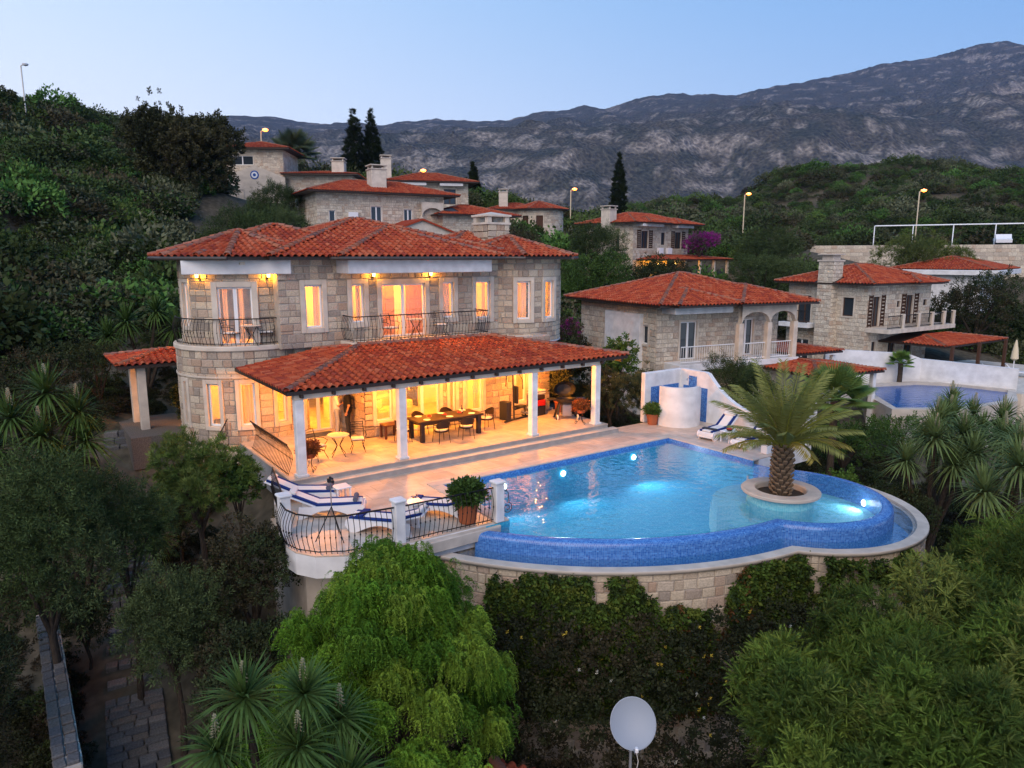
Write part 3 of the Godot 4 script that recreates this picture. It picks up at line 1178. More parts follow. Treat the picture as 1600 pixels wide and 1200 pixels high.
	# pergola with a small tiled roof at the side path
	var pg := thing("entrance_pergola", "small tiled pergola roof on two pale posts beside the tower", "pergola")
	roof(pg, [{"poly": rect(3.3, 9.3, -29.9, -33.3), "eave": 2.55, "slope": 0.17}], 0, func(x, z, _y): return Vector2(x - 7.6, z + 28.5).length() < 2.3 or x > 6.4)
	for q in [Vector3(4.1, 1.2, -30.3), Vector3(4.05, 1.2, -31.9)]:
		var b := MB.new()
		b.at(q, Vector3(0.3, 2.5, 0.3))
		part("post", b, M.cream, pg)

# ---------------------------------------------------------------- pool: one big arc and one lobe, at any distance out from the water's edge
const C1 := Vector2(17.06, -19.77)
const C2 := Vector2(18.95, -12.0)

func ring(d: float) -> Array:
	var r1 := 8.73 + d
	var r2 := 2.4 + d
	var dd := C1.distance_to(C2)
	var a := (r1 * r1 - r2 * r2 + dd * dd) / (2 * dd)
	var h := sqrt(r1 * r1 - a * a)
	var e := (C2 - C1) / dd
	var x := C1 + e * a + Vector2(-e.y, e.x) * h
	var out := []
	var s0 := -acos((-14.9 - C1.y) / r1)
	var s1 := atan2(x.x - C1.x, x.y - C1.y)
	for k in 31:
		var t := lerpf(s0, s1, k / 30.0)
		out.append(C1 + Vector2(sin(t), cos(t)) * r1)
	var t0 := atan2(x.x - C2.x, x.y - C2.y)
	var t1 := deg_to_rad(136.5)
	for k in range(1, 41):
		var t := lerpf(t0, t1, k / 40.0)
		out.append(C2 + Vector2(sin(t), cos(t)) * r2)
	out.append(Vector2(20.6 + d * 0.4, -14.6))
	return out

func ring3(d: float, y: float) -> PackedVector3Array:
	var p := PackedVector3Array()
	for q in ring(d):
		p.push_back(Vector3(q.x, y, q.y))
	return p

func build_pool() -> void:
	var o := thing("swimming_pool", "curved infinity pool of blue mosaic with lit turquoise water", "pool")
	var edge := PackedVector2Array([Vector2(10.5, -14.9), Vector2(10.5, -18.5), Vector2(20.6, -18.5)])
	var rr := ring(0.0)
	rr.reverse()
	for p in rr:
		edge.push_back(p)
	# the free edge stays below the water, only the straight sides rise to the coping
	var side := MB.new()
	for q in [[Vector2(10.5, -14.9), Vector2(10.5, -18.5)], [Vector2(10.5, -18.5), Vector2(20.6, -18.5)], [Vector2(20.6, -18.5), Vector2(20.6, -14.6)], [Vector2(9.75, -14.9), Vector2(10.5, -14.9)]]:
		var a: Vector2 = q[0]
		var b: Vector2 = q[1]
		var m := (a + b) / 2 - Vector2(15.5, -15.5)
		side.quad(Vector3(a.x, -2.0, a.y), Vector3(b.x, -2.0, b.y), Vector3(b.x, -0.36, b.y), Vector3(a.x, -0.36, a.y), Vector3(-m.x, 0, -m.y))
	part("side_wall", side, M.pool_floor, o)
	var bd := MB.new()
	bd.box(Transform3D(Basis(), Vector3(15.55, -0.45, -18.49)), Vector3(10.1, 0.2, 0.03))
	bd.box(Transform3D(Basis(), Vector3(10.51, -0.45, -16.7)), Vector3(0.03, 0.2, 3.55))
	bd.box(Transform3D(Basis(), Vector3(20.59, -0.45, -16.55)), Vector3(0.03, 0.2, 3.85))
	part("waterline_band", bd, M.mosaic, o)
	var fl := MB.new()
	fl.prism(edge, -2.1, -1.7, false)
	part("pool_bottom", fl, M.pool_floor, o)
	var lobe := MB.new()
	lobe.lathe([Vector2(2.39, -2.0), Vector2(2.39, -1.05), Vector2(0, -1.05)], 48, Transform3D(Basis(), Vector3(C2.x, 0, C2.y)))
	part("spa_floor", lobe, M.spa_floor, o)
	var wallb := MB.new()
	var rows := []
	for q in [[0.0, -2.0], [0.0, -0.49], [0.03, -0.465], [0.12, -0.46], [0.24, -0.475], [0.30, -0.52], [0.33, -0.62], [0.36, -1.5]]:
		rows.append(ring3(q[0], q[1]))
	wallb.grid(rows)
	part("infinity_wall", wallb, M.mosaic, o)
	var bas := MB.new()
	rows = []
	for q in [[0.34, -1.42], [0.93, -1.42], [0.93, -0.85]]:
		rows.append(ring3(q[0], q[1]))
	bas.grid(rows)
	part("catch_basin", bas, M.mosaic, o)
	var cop := MB.new()
	rows = []
	for q in [[0.91, -0.92], [0.91, -0.845], [0.925, -0.83], [1.20, -0.83], [1.22, -0.845], [1.22, -0.93], [1.10, -0.935]]:
		rows.append(ring3(q[0], q[1]))
	cop.grid(rows)
	part("basin_coping", cop, M.coping, o)
	var w := MB.new()
	var ix := Geometry2D.triangulate_polygon(edge)
	for k in range(0, ix.size(), 3):
		var q := []
		for c in 3:
			q.append(Vector3(edge[ix[k + c]].x, -0.452, edge[ix[k + c]].y))
		w.face(q[0], q[1], q[2], Vector3.UP)
	part("pool_water", w, M.water, o)
	var bw := MB.new()
	bw.grid([ring3(0.33, -0.90), ring3(0.92, -0.90)])
	part("basin_water", bw, M.water, o)
	# ledge beside the palm planter
	var lg := MB.new()
	var T := Transform3D(Basis(), Vector3(18.0, 0, -11.8))
	lg.lathe([Vector2(1.9, -1.95), Vector2(1.9, -0.53), Vector2(0.9, -0.53)], 20, T, deg_to_rad(-215), deg_to_rad(-118))
	for a in [-215.0, -118.0]:
		var d := Vector3(sin(deg_to_rad(a)), 0, cos(deg_to_rad(a)))
		var c := Vector3(18.0, 0, -11.8)
		var nn := d.cross(Vector3.UP) * (1.0 if a < -200 else -1.0)
		lg.quad(c + d * 0.9 + Vector3.UP * -1.95, c + d * 1.9 + Vector3.UP * -1.95, c + d * 1.9 + Vector3.UP * -0.53, c + d * 0.9 + Vector3.UP * -0.53, -nn)
	part("ledge", lg, M.spa_floor, o)
	# underwater lamps
	for q in [[Vector3(12.8, -0.82, -18.47), 0.0, 1.6], [Vector3(15.3, -0.82, -18.47), 0.0, 2.4], [Vector3(18.7, -0.80, -18.47), 0.0, 3.4], [Vector3(C2.x + 2.3 * sin(1.05), -0.85, C2.y + 2.3 * cos(1.05)), PI + 1.05, 1.6], [Vector3(10.55, -0.9, -16.6), PI / 2, 0.7]]:
		var l := Node3D.new()
		l.name = "pool_lamp"
		o.add_child(l, true)
		l.position = q[0]
		l.rotation.y = q[1]
		var b := MB.new()
		b.lathe([Vector2(0.0, 0.05), Vector2(0.09, 0.035), Vector2(0.10, 0.0)], 12, Transform3D(Basis(Vector3.RIGHT, PI / 2), Vector3.ZERO))
		part("lens", b, M.pool_glow, l)
		var sp_ := SpotLight3D.new()
		sp_.name = "light"
		sp_.light_color = Color(0.86, 0.97, 1.0)
		sp_.light_energy = q[2]
		sp_.light_size = 0.08
		sp_.spot_angle = 75.0
		sp_.spot_angle_attenuation = 0.8
		sp_.spot_range = 30.0
		sp_.spot_attenuation = 2.0
		sp_.shadow_enabled = true
		l.add_child(sp_, true)
		sp_.position = Vector3(0, 0, 0.1)
		sp_.rotation = Vector3(-0.12, PI, 0)
	# stone retaining wall under the pool
	var rw := thing("retaining_wall", "tall curved stone retaining wall under the pool, partly overgrown", "wall")
	var r1 := 8.73 + 1.12
	var x := ring(1.12)
	var s0 := -acos((-14.9 - C1.y) / r1)
	var p: Vector2 = x[30]
	var s1 := atan2(p.x - C1.x, p.y - C1.y)
	wall(rw, {"o": Vector3(C1.x, 0, C1.y), "r": r1, "a0": s0}, (s1 - s0) * r1, -6.6, -0.92, [], 0.3, 0.26, 0.34, true, 170, "arc_wall")
	var t0 := atan2(p.x - C2.x, p.y - C2.y)
	wall(rw, {"o": Vector3(C2.x, 0, C2.y), "r": 3.52, "a0": t0}, (deg_to_rad(150) - t0) * 3.52, -6.6, -0.92, [], 0.3, 0.25, 0.33, true, 130, "lobe_wall")
	# planter with its stone rim
	var pl := thing("palm_planter", "round white planter with pale stone rim standing in the pool", "planter", Vector3(18.0, 0, -11.8))
	var pb := MB.new()
	pb.lathe([Vector2(0.93, -1.95), Vector2(0.93, -0.17)], 40)
	part("planter_wall", pb, M.spa_floor, pl)
	var ri := MB.new()
	ri.lathe([Vector2(0.70, -0.45), Vector2(0.70, -0.10), Vector2(0.73, -0.065), Vector2(1.07, -0.065), Vector2(1.10, -0.09), Vector2(1.10, -0.15), Vector2(1.08, -0.17), Vector2(0.93, -0.17)], 40)
	part("stone_rim", ri, M.coping, pl)
	var so := MB.new()
	so.lathe([Vector2(0.71, -0.24), Vector2(0.4, -0.2), Vector2(0.0, -0.18)], 24)
	part("soil", so, M.soil, pl)

# ---------------------------------------------------------------- terraces, steps, posts and railings
func paving(parent: Node3D, poly: PackedVector2Array, y: float, lx: float, lz: float, th := 0.03) -> void:
	var box := Rect2(poly[0], Vector2.ZERO)
	for p in poly:
		box = box.expand(p)
	var row := 0
	var z := box.position.y
	while z < box.end.y:
		var x := box.position.x - (lx * 0.5 if row % 2 else 0.0)
		while x < box.end.x:
			var cell := PackedVector2Array([Vector2(x + 0.004, z + 0.004), Vector2(x + lx - 0.004, z + 0.004), Vector2(x + lx - 0.004, z + lz - 0.004), Vector2(x + 0.004, z + lz - 0.004)])
			for q in Geometry2D.intersect_polygons(cell, poly):
				if q.size() < 3:
					continue
				var b := MB.new()
				b.prism(q, y - th, y + rng.randf_range(-0.0012, 0.0012), false)
				part("paving_slab", b, M.pave_mats[rng.randi() % 4], parent)
			x += lx
		z += lz
		row += 1

func build_terrace() -> void:
	var deck := PackedVector2Array([Vector2(5.9, -20.26), Vector2(5.25, -17.3), Vector2(5.06, -16.6), Vector2(5.12, -16.1), Vector2(5.42, -15.6), Vector2(6.0, -15.25), Vector2(6.9, -15.08), Vector2(10.15, -15.0), Vector2(10.15, -18.85), Vector2(20.95, -18.85), Vector2(20.95, -14.65), Vector2(24.1, -14.65), Vector2(24.1, -20.9), Vector2(19.6, -20.9), Vector2(19.6, -20.26)])
	var body := MB.new()
	body.prism(deck, -0.9, -0.37, true)
	var t := structure("terrace", body, M.white)
	paving(t, deck, -0.34, 0.9, 0.6)
	# coping stones along the straight pool sides
	var n := 12
	for k in n:
		var b := MB.new()
		b.bev(Transform3D(Basis(), Vector3(10.15 + (k + 0.5) * 10.8 / n, -0.345, -18.675)), Vector3(10.8 / n - 0.008, 0.07, 0.37), 0.012)
		part("coping_stone", b, M.coping, t)
	for k in 4:
		var b := MB.new()
		b.bev(Transform3D(Basis(), Vector3(10.325, -0.345, -18.48 + (k + 0.5) * 0.89)), Vector3(0.37, 0.07, 0.88), 0.012)
		part("coping_stone", b, M.coping, t)
		var c := MB.new()
		c.bev(Transform3D(Basis(), Vector3(20.775, -0.345, -18.48 + (k + 0.5) * 0.96)), Vector3(0.37, 0.07, 0.95), 0.012)
		part("coping_stone", c, M.coping, t)
	# masses below the terrace
	var low := MB.new()
	low.prism(PackedVector2Array([Vector2(5.75, -20.2), Vector2(5.5, -16.6), Vector2(6.2, -15.6), Vector2(7.0, -15.4), Vector2(10.3, -15.35), Vector2(10.3, -20.2)]), -6.6, -0.9, false)
	low.prism(PackedVector2Array([Vector2(21.2, -15.2), Vector2(23.9, -15.2), Vector2(23.9, -20.8), Vector2(21.2, -20.8)]), -6.6, -0.9, false)
	structure("terrace_foundation", low, M.mortar)
	var fw := thing("terrace_wall", "stone wall below the straight terrace railing with a small window", "wall")
	var s := flat_wall(Vector3(7.0, 0, -15.2), Vector3.BACK)
	wall(fw, s, 3.05, -6.6, -0.9, [[2.1, 2.75, -2.6, -1.4]], 0.15, 0.34, 0.46, true, 60)
	window(fw, s, 2.1, 2.75, -2.6, -1.4, 1, false, 0.12, M.dark_glass)
	var lip := MB.new()
	lip.bev(Transform3D(Basis(), Vector3(8.55, -0.55, -15.0)), Vector3(3.3, 0.30, 0.34), 0.02)
	part("ledge", lip, M.coping, fw)
	# veranda floor with two steps
	var vb := MB.new()
	vb.box(Transform3D(Basis(), Vector3(12.9, -0.47, -23.3)), Vector3(12.8, 0.87, 5.5))
	var v := structure("veranda_floor", vb, M.riser)
	paving(v, PackedVector2Array([Vector2(6.5, -20.53), Vector2(6.5, -26.0), Vector2(10.42, -26.0), Vector2(10.42, -23.95), Vector2(19.3, -23.95), Vector2(19.3, -20.53)]), 0.0, 0.6, 0.6)
	var sb := MB.new()
	sb.bev(Transform3D(Basis(), Vector3(13.05, -0.33, -20.4)), Vector3(13.1, 0.30, 0.31), 0.01)
	var stp := structure("veranda_step", sb, M.riser)
	for k in 13:
		var b := MB.new()
		b.bev(Transform3D(Basis(), Vector3(6.5 + (k + 0.5) * 13.1 / 13.0, -0.168, -20.395)), Vector3(13.1 / 13.0 - 0.006, 0.03, 0.33), 0.008)
		part("tread_slab", b, M.coping, stp)
	# posts
	var k0 := 0
	for q in [[Vector3(5.25, -0.34, -17.2), "white terrace post beside the curved corner railing"], [Vector3(7.4, -0.34, -15.2), "white terrace post between the curved and the straight railing"], [Vector3(10.2, -0.34, -15.0), "white terrace post at the pool corner with a scroll bracket"], [Vector3(21.75, -0.34, -14.95), "white post with scroll ironwork behind the planter palm"], [Vector3(23.95, -0.34, -14.85), "white post at the end of the lounger terrace"]]:
		var o := thing("terrace_post", q[1], "post", q[0])
		var b := MB.new()
		b.bev(Transform3D(Basis(), Vector3(0, 0.53, 0)), Vector3(0.26, 1.06, 0.26), 0.015)
		part("shaft", b, M.white, o)
		var c := MB.new()
		c.bev(Transform3D(Basis(), Vector3(0, 1.09, 0)), Vector3(0.34, 0.07, 0.34), 0.02)
		part("cap", c, M.white, o)
		if k0 == 2 or k0 == 3:
			var g := MB.new()
			var pts := []
			for i in 26:
				var a := i * 0.42
				var r := 0.16 - i * 0.0052
				pts.append(Vector3(0.0, 0.30 + r * cos(a), 0.16 + 0.15 + r * sin(a)))
			g.tube(pts, 0.011, 5)
			pts = []
			for i in 20:
				var a := -i * 0.42
				var r := 0.10 - i * 0.004
				pts.append(Vector3(0, 0.82 - r * cos(a), 0.14 + 0.10 + r * sin(a)))
			g.tube(pts, 0.011, 5)
			g.tube([Vector3(0, 0.92, 0.14), Vector3(0, 0.72, 0.34), Vector3(0, 0.46, 0.36)], 0.011, 5)
			var sc := part("scroll", g, M.iron, o)
			sc.rotation.y = PI / 2 if k0 == 2 else PI * 0.9
		k0 += 1
	var r0 := thing("terrace_railing", "bowed black railing along the terrace side towards the stair", "railing")
	railing(r0, [Vector3(5.3, -0.34, -17.35), Vector3(5.9, -0.34, -20.2)], 0.95, -0.12)
	var r1 := thing("terrace_railing", "bowed black railing round the curved terrace corner by the tripod", "railing")
	var path := []
	for q in [Vector3(5.12, -0.34, -17.05), Vector3(5.07, -0.34, -16.5), Vector3(5.18, -0.34, -16.05), Vector3(5.5, -0.34, -15.62), Vector3(6.05, -0.34, -15.3), Vector3(7.25, -0.34, -15.14)]:
		path.append(q)
	railing(r1, path, 0.95, 0.16)
	var r2 := thing("terrace_railing", "bowed black railing in front of the potted plant between two posts", "railing")
	railing(r2, [Vector3(7.55, -0.34, -15.1), Vector3(10.05, -0.34, -15.0)], 0.95, 0.16)
	var r3 := thing("terrace_railing", "bowed black railing at the far end of the lounger terrace", "railing")
	railing(r3, [Vector3(21.9, -0.34, -14.9), Vector3(23.8, -0.34, -14.82)], 0.95, 0.14)
	var r4 := thing("veranda_railing", "bowed black railing along the open side of the veranda", "railing")
	railing(r4, [Vector3(6.6, 0, -24.9), Vector3(6.6, 0, -21.0)], 1.0, -0.2)
	var r5 := thing("stair_railing", "straight black handrail beside the side stair at the tower", "railing")
	railing(r5, [Vector3(4.9, -0.9, -24.0), Vector3(6.1, 0.0, -25.9)], 0.95, 0.0)
	# outdoor shower: L-shaped white wall with a swooping top, round screen, blue tiles
	var sh := thing("shower_wall", "white outdoor shower wall with swooping top, round screen and blue tiles", "shower", Vector3(24.0, -0.34, -21.0))
	var wa := MB.new()
	wa.bev(Transform3D(Basis(), Vector3(-1.15, 1.06, 0.0)), Vector3(2.35, 2.12, 0.22), 0.03)
	var prof := []
	for k in 24:
		var u := k / 23.0
		var zz := 0.1 + 4.3 * u
		var yy := 2.12
		if zz > 1.55:
			var f := clampf((zz - 1.55) / 2.5, 0.0, 1.0)
			yy = 0.82 + 1.30 * pow(1.0 - f, 2.2)
		prof.append(Vector2(zz, yy))
	for k in 23:
		var a: Vector2 = prof[k]
		var b: Vector2 = prof[k + 1]
		for x in [-0.11, 0.11]:
			wa.quad(Vector3(x, 0, a.x), Vector3(x, 0, b.x), Vector3(x, b.y, b.x), Vector3(x, a.y, a.x), Vector3(x, 0, 0))
		wa.quad(Vector3(-0.11, a.y, a.x), Vector3(0.11, a.y, a.x), Vector3(0.11, b.y, b.x), Vector3(-0.11, b.y, b.x), Vector3.UP)
	wa.quad(Vector3(-0.11, 0, 4.4), Vector3(0.11, 0, 4.4), Vector3(0.11, 0.82, 4.4), Vector3(-0.11, 0.82, 4.4), Vector3.BACK)
	part("wall", wa, M.white, sh)
	var dr := MB.new()
	var rows := [PackedVector3Array(), PackedVector3Array(), PackedVector3Array(), PackedVector3Array()]
	for k in 33:
		var a := deg_to_rad(-100.0 + 165.0 * k / 32.0)
		var d := Vector3(sin(a), 0, cos(a))
		var c := Vector3(-1.22, 0, 0.95)
		var top := 1.66 - 0.55 * smoothstep(0.72, 1.0, k / 32.0)
		rows[0].push_back(c + d * 0.95)
		rows[1].push_back(c + d * 0.95 + Vector3.UP * top)
		rows[2].push_back(c + d * 0.80 + Vector3.UP * top)
		rows[3].push_back(c + d * 0.80)
	dr.grid([rows[0], rows[1]], -1)
	dr.grid([rows[1], rows[2]], -1)
	dr.grid([rows[2], rows[3]], -1)
	dr.quad(rows[0][32], rows[1][32], rows[2][32], rows[3][32], Vector3(1, 0, -0.3))
	part("round_screen", dr, M.white, sh)
	var bt := MB.new()
	bt.box(Transform3D(Basis(), Vector3(-0.125, 0.72, 0.95)), Vector3(0.02, 1.44, 1.3))
	bt.box(Transform3D(Basis(), Vector3(-0.127, 1.66, 0.8)), Vector3(0.02, 0.44, 0.42))
	bt.box(Transform3D(Basis(), Vector3(-1.1, 0.75, 0.125)), Vector3(1.7, 1.5, 0.02))
	part("tile_panel", bt, M.mosaic, sh)
	var hd := MB.new()
	hd.tube([Vector3(-0.14, 1.75, 0.8), Vector3(-0.4, 1.85, 0.8), Vector3(-0.5, 1.78, 0.8)], 0.014, 6)
	hd.lathe([Vector2(0.0, 1.78), Vector2(0.06, 1.74), Vector2(0.0, 1.735)], 10, Transform3D(Basis(), Vector3(-0.5, 0, 0.8)))
	part("shower_head", hd, M.steel, sh)

# ---------------------------------------------------------------- land: slope, hills, far mountain
const SPOTS := [
	[13, -30, -0.9], [4, -30, -0.2], [1.5, -33, 0.6], [24, -30, -1.0], [13, -40, 0.8], [5, -21, -3.0], [2.4, -24, -3.5], [2.8, -27.5, -2.4], [2, -18, -5.2], [2.1, -20.8, -4.4], [3.2, -30, -0.8], [8, -12.5, -6.2], [16, -8, -6.4], [12, -10, -6.4], [22, -8, -6.2], [0, -14, -6.2], [-2, -20, -4.6], [-6, -26, -2.2], [3.5, -16.6, -5.3],
	[0, 0, -9], [20, 2, -9.5], [-15, -10, -6], [35, -4, -8], [26, -13, -4.2], [26, -19, -1.8], [31, -14, -4.0], [40, -12, -4.2], [45, -19, -3.4], [38, -22, -2.8], [55, -20, -2.4], [42, -24, -2.4], [30, -26, -2.6], [36, -32, -2.2], [52, -26, -2.0], [56, -14, -3.0], [60, -32, -1.2], [70, -8, -3],
	[60, -62, 4.0], [68, -66, 4.6], [46, -50, 1.5], [30, -46, 1.2], [63, -84, 7.6], [28, -66, 6.4], [36, -68, 7.0], [46, -83, 10.0], [28, -92, 13.2], [18, -83, 12.2], [5, -45, 3.0], [-5, -42, 3.6], [-14, -34, 2.2], [0, -70, 11.5], [-20, -60, 13], [10, -58, 6.5],
	[3, -150, 30], [25, -166, 30.5], [47, -190, 31], [5, -120, 22], [-30, -120, 31], [-60, -90, 30], [14, -105, 17], [44, -101, 15.6], [64, -101, 14.2], [83, -87, 11.4], [60, -150, 18], [90, -190, 16], [70, -250, 18], [-40, -220, 34], [20, -260, 24],
	[232, -116, 33], [205, -125, 31], [176, -148, 21], [244, -89, 29], [262, -70, 29], [190, -90, 22], [150, -70, 13.5], [150, -110, 14.5], [130, -140, 13.5], [95, -72, 7.4], [108, -52, 6.4], [125, -50, 8.4], [94, -44, 5.0], [92, -58, 7.0], [103, -46, 7.4], [108, -32, 6.8], [97, -36, 3.0], [79, -30, -1.0], [105, -30, 1.5], [120, -20, 2], [160, -30, 10], [220, -30, 20], [300, -120, 20], [260, -200, 15], [150, -250, 8], [100, -5, -3], [0, 40, -14], [60, 30, -14], [-80, 0, -4], [-90, -50, 18], [320, 0, 10],
]

func ground(x: float, z: float) -> float:
	var sw := 0.0
	var sy := 0.0
	for q in SPOTS:
		var d: float = (q[0] - x) * (q[0] - x) + (q[1] - z) * (q[1] - z) + 1.5
		var w := 1.0 / (d * d)
		sw += w
		sy += w * q[2]
	var y := sy / sw
	var far := clampf((Vector2(x - 13, z + 22).length() - 22.0) / 30.0, 0.0, 1.0)
	return y + far * (noise.get_noise_2d(x * 1.5, z * 1.5) * 2.2)

func inside_works(x: float, z: float) -> bool:
	if x > 5.4 and x < 22.0 and z < -20.6 and z > -35.6:
		return true
	if x > 5.4 and x < 24.1 and z <= -15.0 and z > -21.0:
		return true
	return Vector2(x, z).distance_to(C1) < 9.7 and z > -16 or Vector2(x, z).distance_to(C2) < 3.4

func build_land() -> void:
	noise.seed = 5
	noise.frequency = 0.03
	var b := MB.new()
	var step := 2.5
	var x0 := -130.0
	var z0 := 25.0
	var nx := 172
	var nz := 118
	var hs := []
	for j in nz + 1:
		var line := PackedVector3Array()
		for i in nx + 1:
			var x := x0 + i * step
			var z := z0 - j * step
			var y := ground(x, z)
			if inside_works(x, z):
				y = -1.0 if z < -21.5 else -6.9
			line.push_back(Vector3(x, y, z))
		hs.append(line)
	b.grid(hs)
	var gm := mat(Color.WHITE, 0.95)
	gm.albedo_texture = ntex(0.03, Color(0.045, 0.040, 0.028).linear_to_srgb(), Color(0.16, 0.135, 0.095).linear_to_srgb(), 17, 512, 6)
	hmap(gm, M.speck, 6.0)
	structure("ground", b, tri(gm, 0.12))
	mountain()

func mountain() -> void:
	var line := [[-900, 200], [-300, 196], [100, 192], [250, 192], [340, 191], [430, 183], [470, 187], [520, 195], [600, 193], [680, 183], [760, 190], [800, 188], [850, 178], [900, 166], [915, 163], [950, 168], [1000, 155], [1070, 143], [1150, 148], [1200, 139], [1300, 115], [1400, 95], [1470, 83], [1530, 73], [1570, 74], [1600, 79], [1800, 100], [2600, 150]]
	var Dr := 3400.0
	var crest := []
	for q in line:
		var bb: float = 600.0 - q[1]
		var fw := 1102.5 + bb * 0.1757
		crest.append(Vector2(Dr * (q[0] - 800.0) / fw, 6.6 + Dr * (bb * 0.9844 - 196.8) / fw))
	var R := Vector3(0.815, 0, 0.579)
	var F := Vector3(0.579, 0, -0.815)
	var n := FastNoiseLite.new()
	n.seed = 12
	n.frequency = 0.0011
	n.fractal_type = FastNoiseLite.FRACTAL_RIDGED
	n.fractal_octaves = 5
	var n2 := FastNoiseLite.new()
	n2.seed = 3
	n2.frequency = 0.006
	n2.fractal_octaves = 4
	var rows := []
	var cols := []
	var nl := 640
	var nd := 190
	for j in nd + 1:
		var row := PackedVector3Array()
		var t := j / float(nd)
		var D := lerpf(620.0, 3900.0, t)
		for i in nl + 1:
			var L := lerpf(-3600.0, 4200.0, i / float(nl))
			var c := 200.0
			for k in crest.size() - 1:
				if L >= crest[k].x and L <= crest[k + 1].x:
					var u: float = (L - crest[k].x) / (crest[k + 1].x - crest[k].x)
					c = lerpf(crest[k].y, crest[k + 1].y, u)
			# ridge line wanders in depth; foothill shelf with a cliff below the main face
			var Dl := Dr + 180.0 * n2.get_noise_2d(L * 0.3, 50.0)
			var s := clampf((D - 620.0) / (Dl - 620.0), 0.0, 1.0)
			var shelf := 0.30 * smoothstep(0.18, 0.40, s) + 0.10 * s
			var h := c * (shelf + 0.60 * pow(s, 1.9)) if s < 1.0 else c - (D - Dl) * 0.35
			var g := n.get_noise_2d(L, D * 1.3)
			var mid := 4.0 * s * (1.0 - s) * smoothstep(1.0, 0.72, s)
			h += mid * (g * 0.075 * c + n2.get_noise_2d(L * 0.8, D * 0.8) * 24.0) + (n2.get_noise_2d(L * 2.5, D * 2.5) * 5.0)
			row.push_back(R * L + F * D + Vector3.UP * (h - 20.0 * (1.0 - s)))
		rows.append(row)
	var b := MB.new()
	var rock := FastNoiseLite.new()
	rock.seed = 40
	rock.frequency = 0.017
	rock.fractal_octaves = 4
	var nn := []
	for j in nd + 1:
		var ln := []
		for i in nl + 1:
			var du: Vector3 = rows[j][mini(i + 1, nl)] - rows[j][maxi(i - 1, 0)]
			var dv: Vector3 = rows[mini(j + 1, nd)][i] - rows[maxi(j - 1, 0)][i]
			var no := du.cross(dv).normalized()
			if no.y < 0.0:
				no = -no
			var m: Vector3 = rows[j][i]
			var v := rock.get_noise_3d(m.x * 0.35, m.y * 1.8, m.z * 0.35) * 1.1 + rock.get_noise_3d(m.x * 1.6, m.y * 2.0, m.z * 1.6) * 0.6 + (0.90 - no.y) * 1.2
			var f := smoothstep(0.26, 0.42, v)
			var sc := Color(0.13, 0.14, 0.10).lerp(Color(0.25, 0.215, 0.16), clampf(0.5 + n2.get_noise_2d(m.x * 1.7, m.z * 1.7), 0, 1))
			ln.append([no, sc.lerp(Color(0.80, 0.68, 0.57), f * 0.8)])
		nn.append(ln)
	var V := PackedVector3Array()
	var N := PackedVector3Array()
	var C := PackedColorArray()
	for j in nd:
		for i in nl:
			for q in [[0, 0], [1, 0], [1, 1], [0, 0], [1, 1], [0, 1]]:
				V.push_back(rows[j + q[0]][i + q[1]])
				N.push_back(nn[j + q[0]][i + q[1]][0])
				C.push_back(nn[j + q[0]][i + q[1]][1])
	b.v = V
	b.n = N
	b.c = C
	var mm := mat(Color.WHITE, 0.95)
	mm.vertex_color_use_as_albedo = true
	mm.albedo_texture = ntex(0.06, Color(0.12, 0.13, 0.13), Color(1.0, 1.0, 1.0), 33, 1024, 6)
	hmap(mm, mm.albedo_texture, 900.0)
	tri(mm, 0.0016)
	structure("mountain", b, mm, true)

# ---------------------------------------------------------------- furniture and small things
func bx(parent: Node3D, called: String, m: Material, list: Array, bevel := 0.012) -> MeshInstance3D:
	var b := MB.new()
	for q in list:
		b.bev(Transform3D(Basis(), q[0]), q[1], minf(bevel, minf(q[1].x, minf(q[1].y, q[1].z)) * 0.3))
	return part(called, b, m, parent)

func tb(parent: Node3D, called: String, m: Material, list: Array, r := 0.012, sides := 6) -> MeshInstance3D:
	var b := MB.new()
	for q in list:
		b.tube(q, r, sides)
	return part(called, b, m, parent)

func lt(parent: Node3D, called: String, m: Material, pr: Array, segs := 20, at := Vector3.ZERO) -> MeshInstance3D:
	var b := MB.new()
	b.lathe(pr, segs, Transform3D(Basis(), at))
	return part(called, b, m, parent)

func side_panel(parent: Node3D, called: String, m: Material, outline: Array, x0: float, x1: float) -> void:
	# outline of Vector2(z, height), extruded across x
	var poly := PackedVector2Array()
	for p in outline:
		poly.push_back(Vector2(-p.y, p.x))
	var b := MB.new()
	b.prism(poly, x0, x1)
	part(called, b, m, parent).rotation.z = -PI / 2

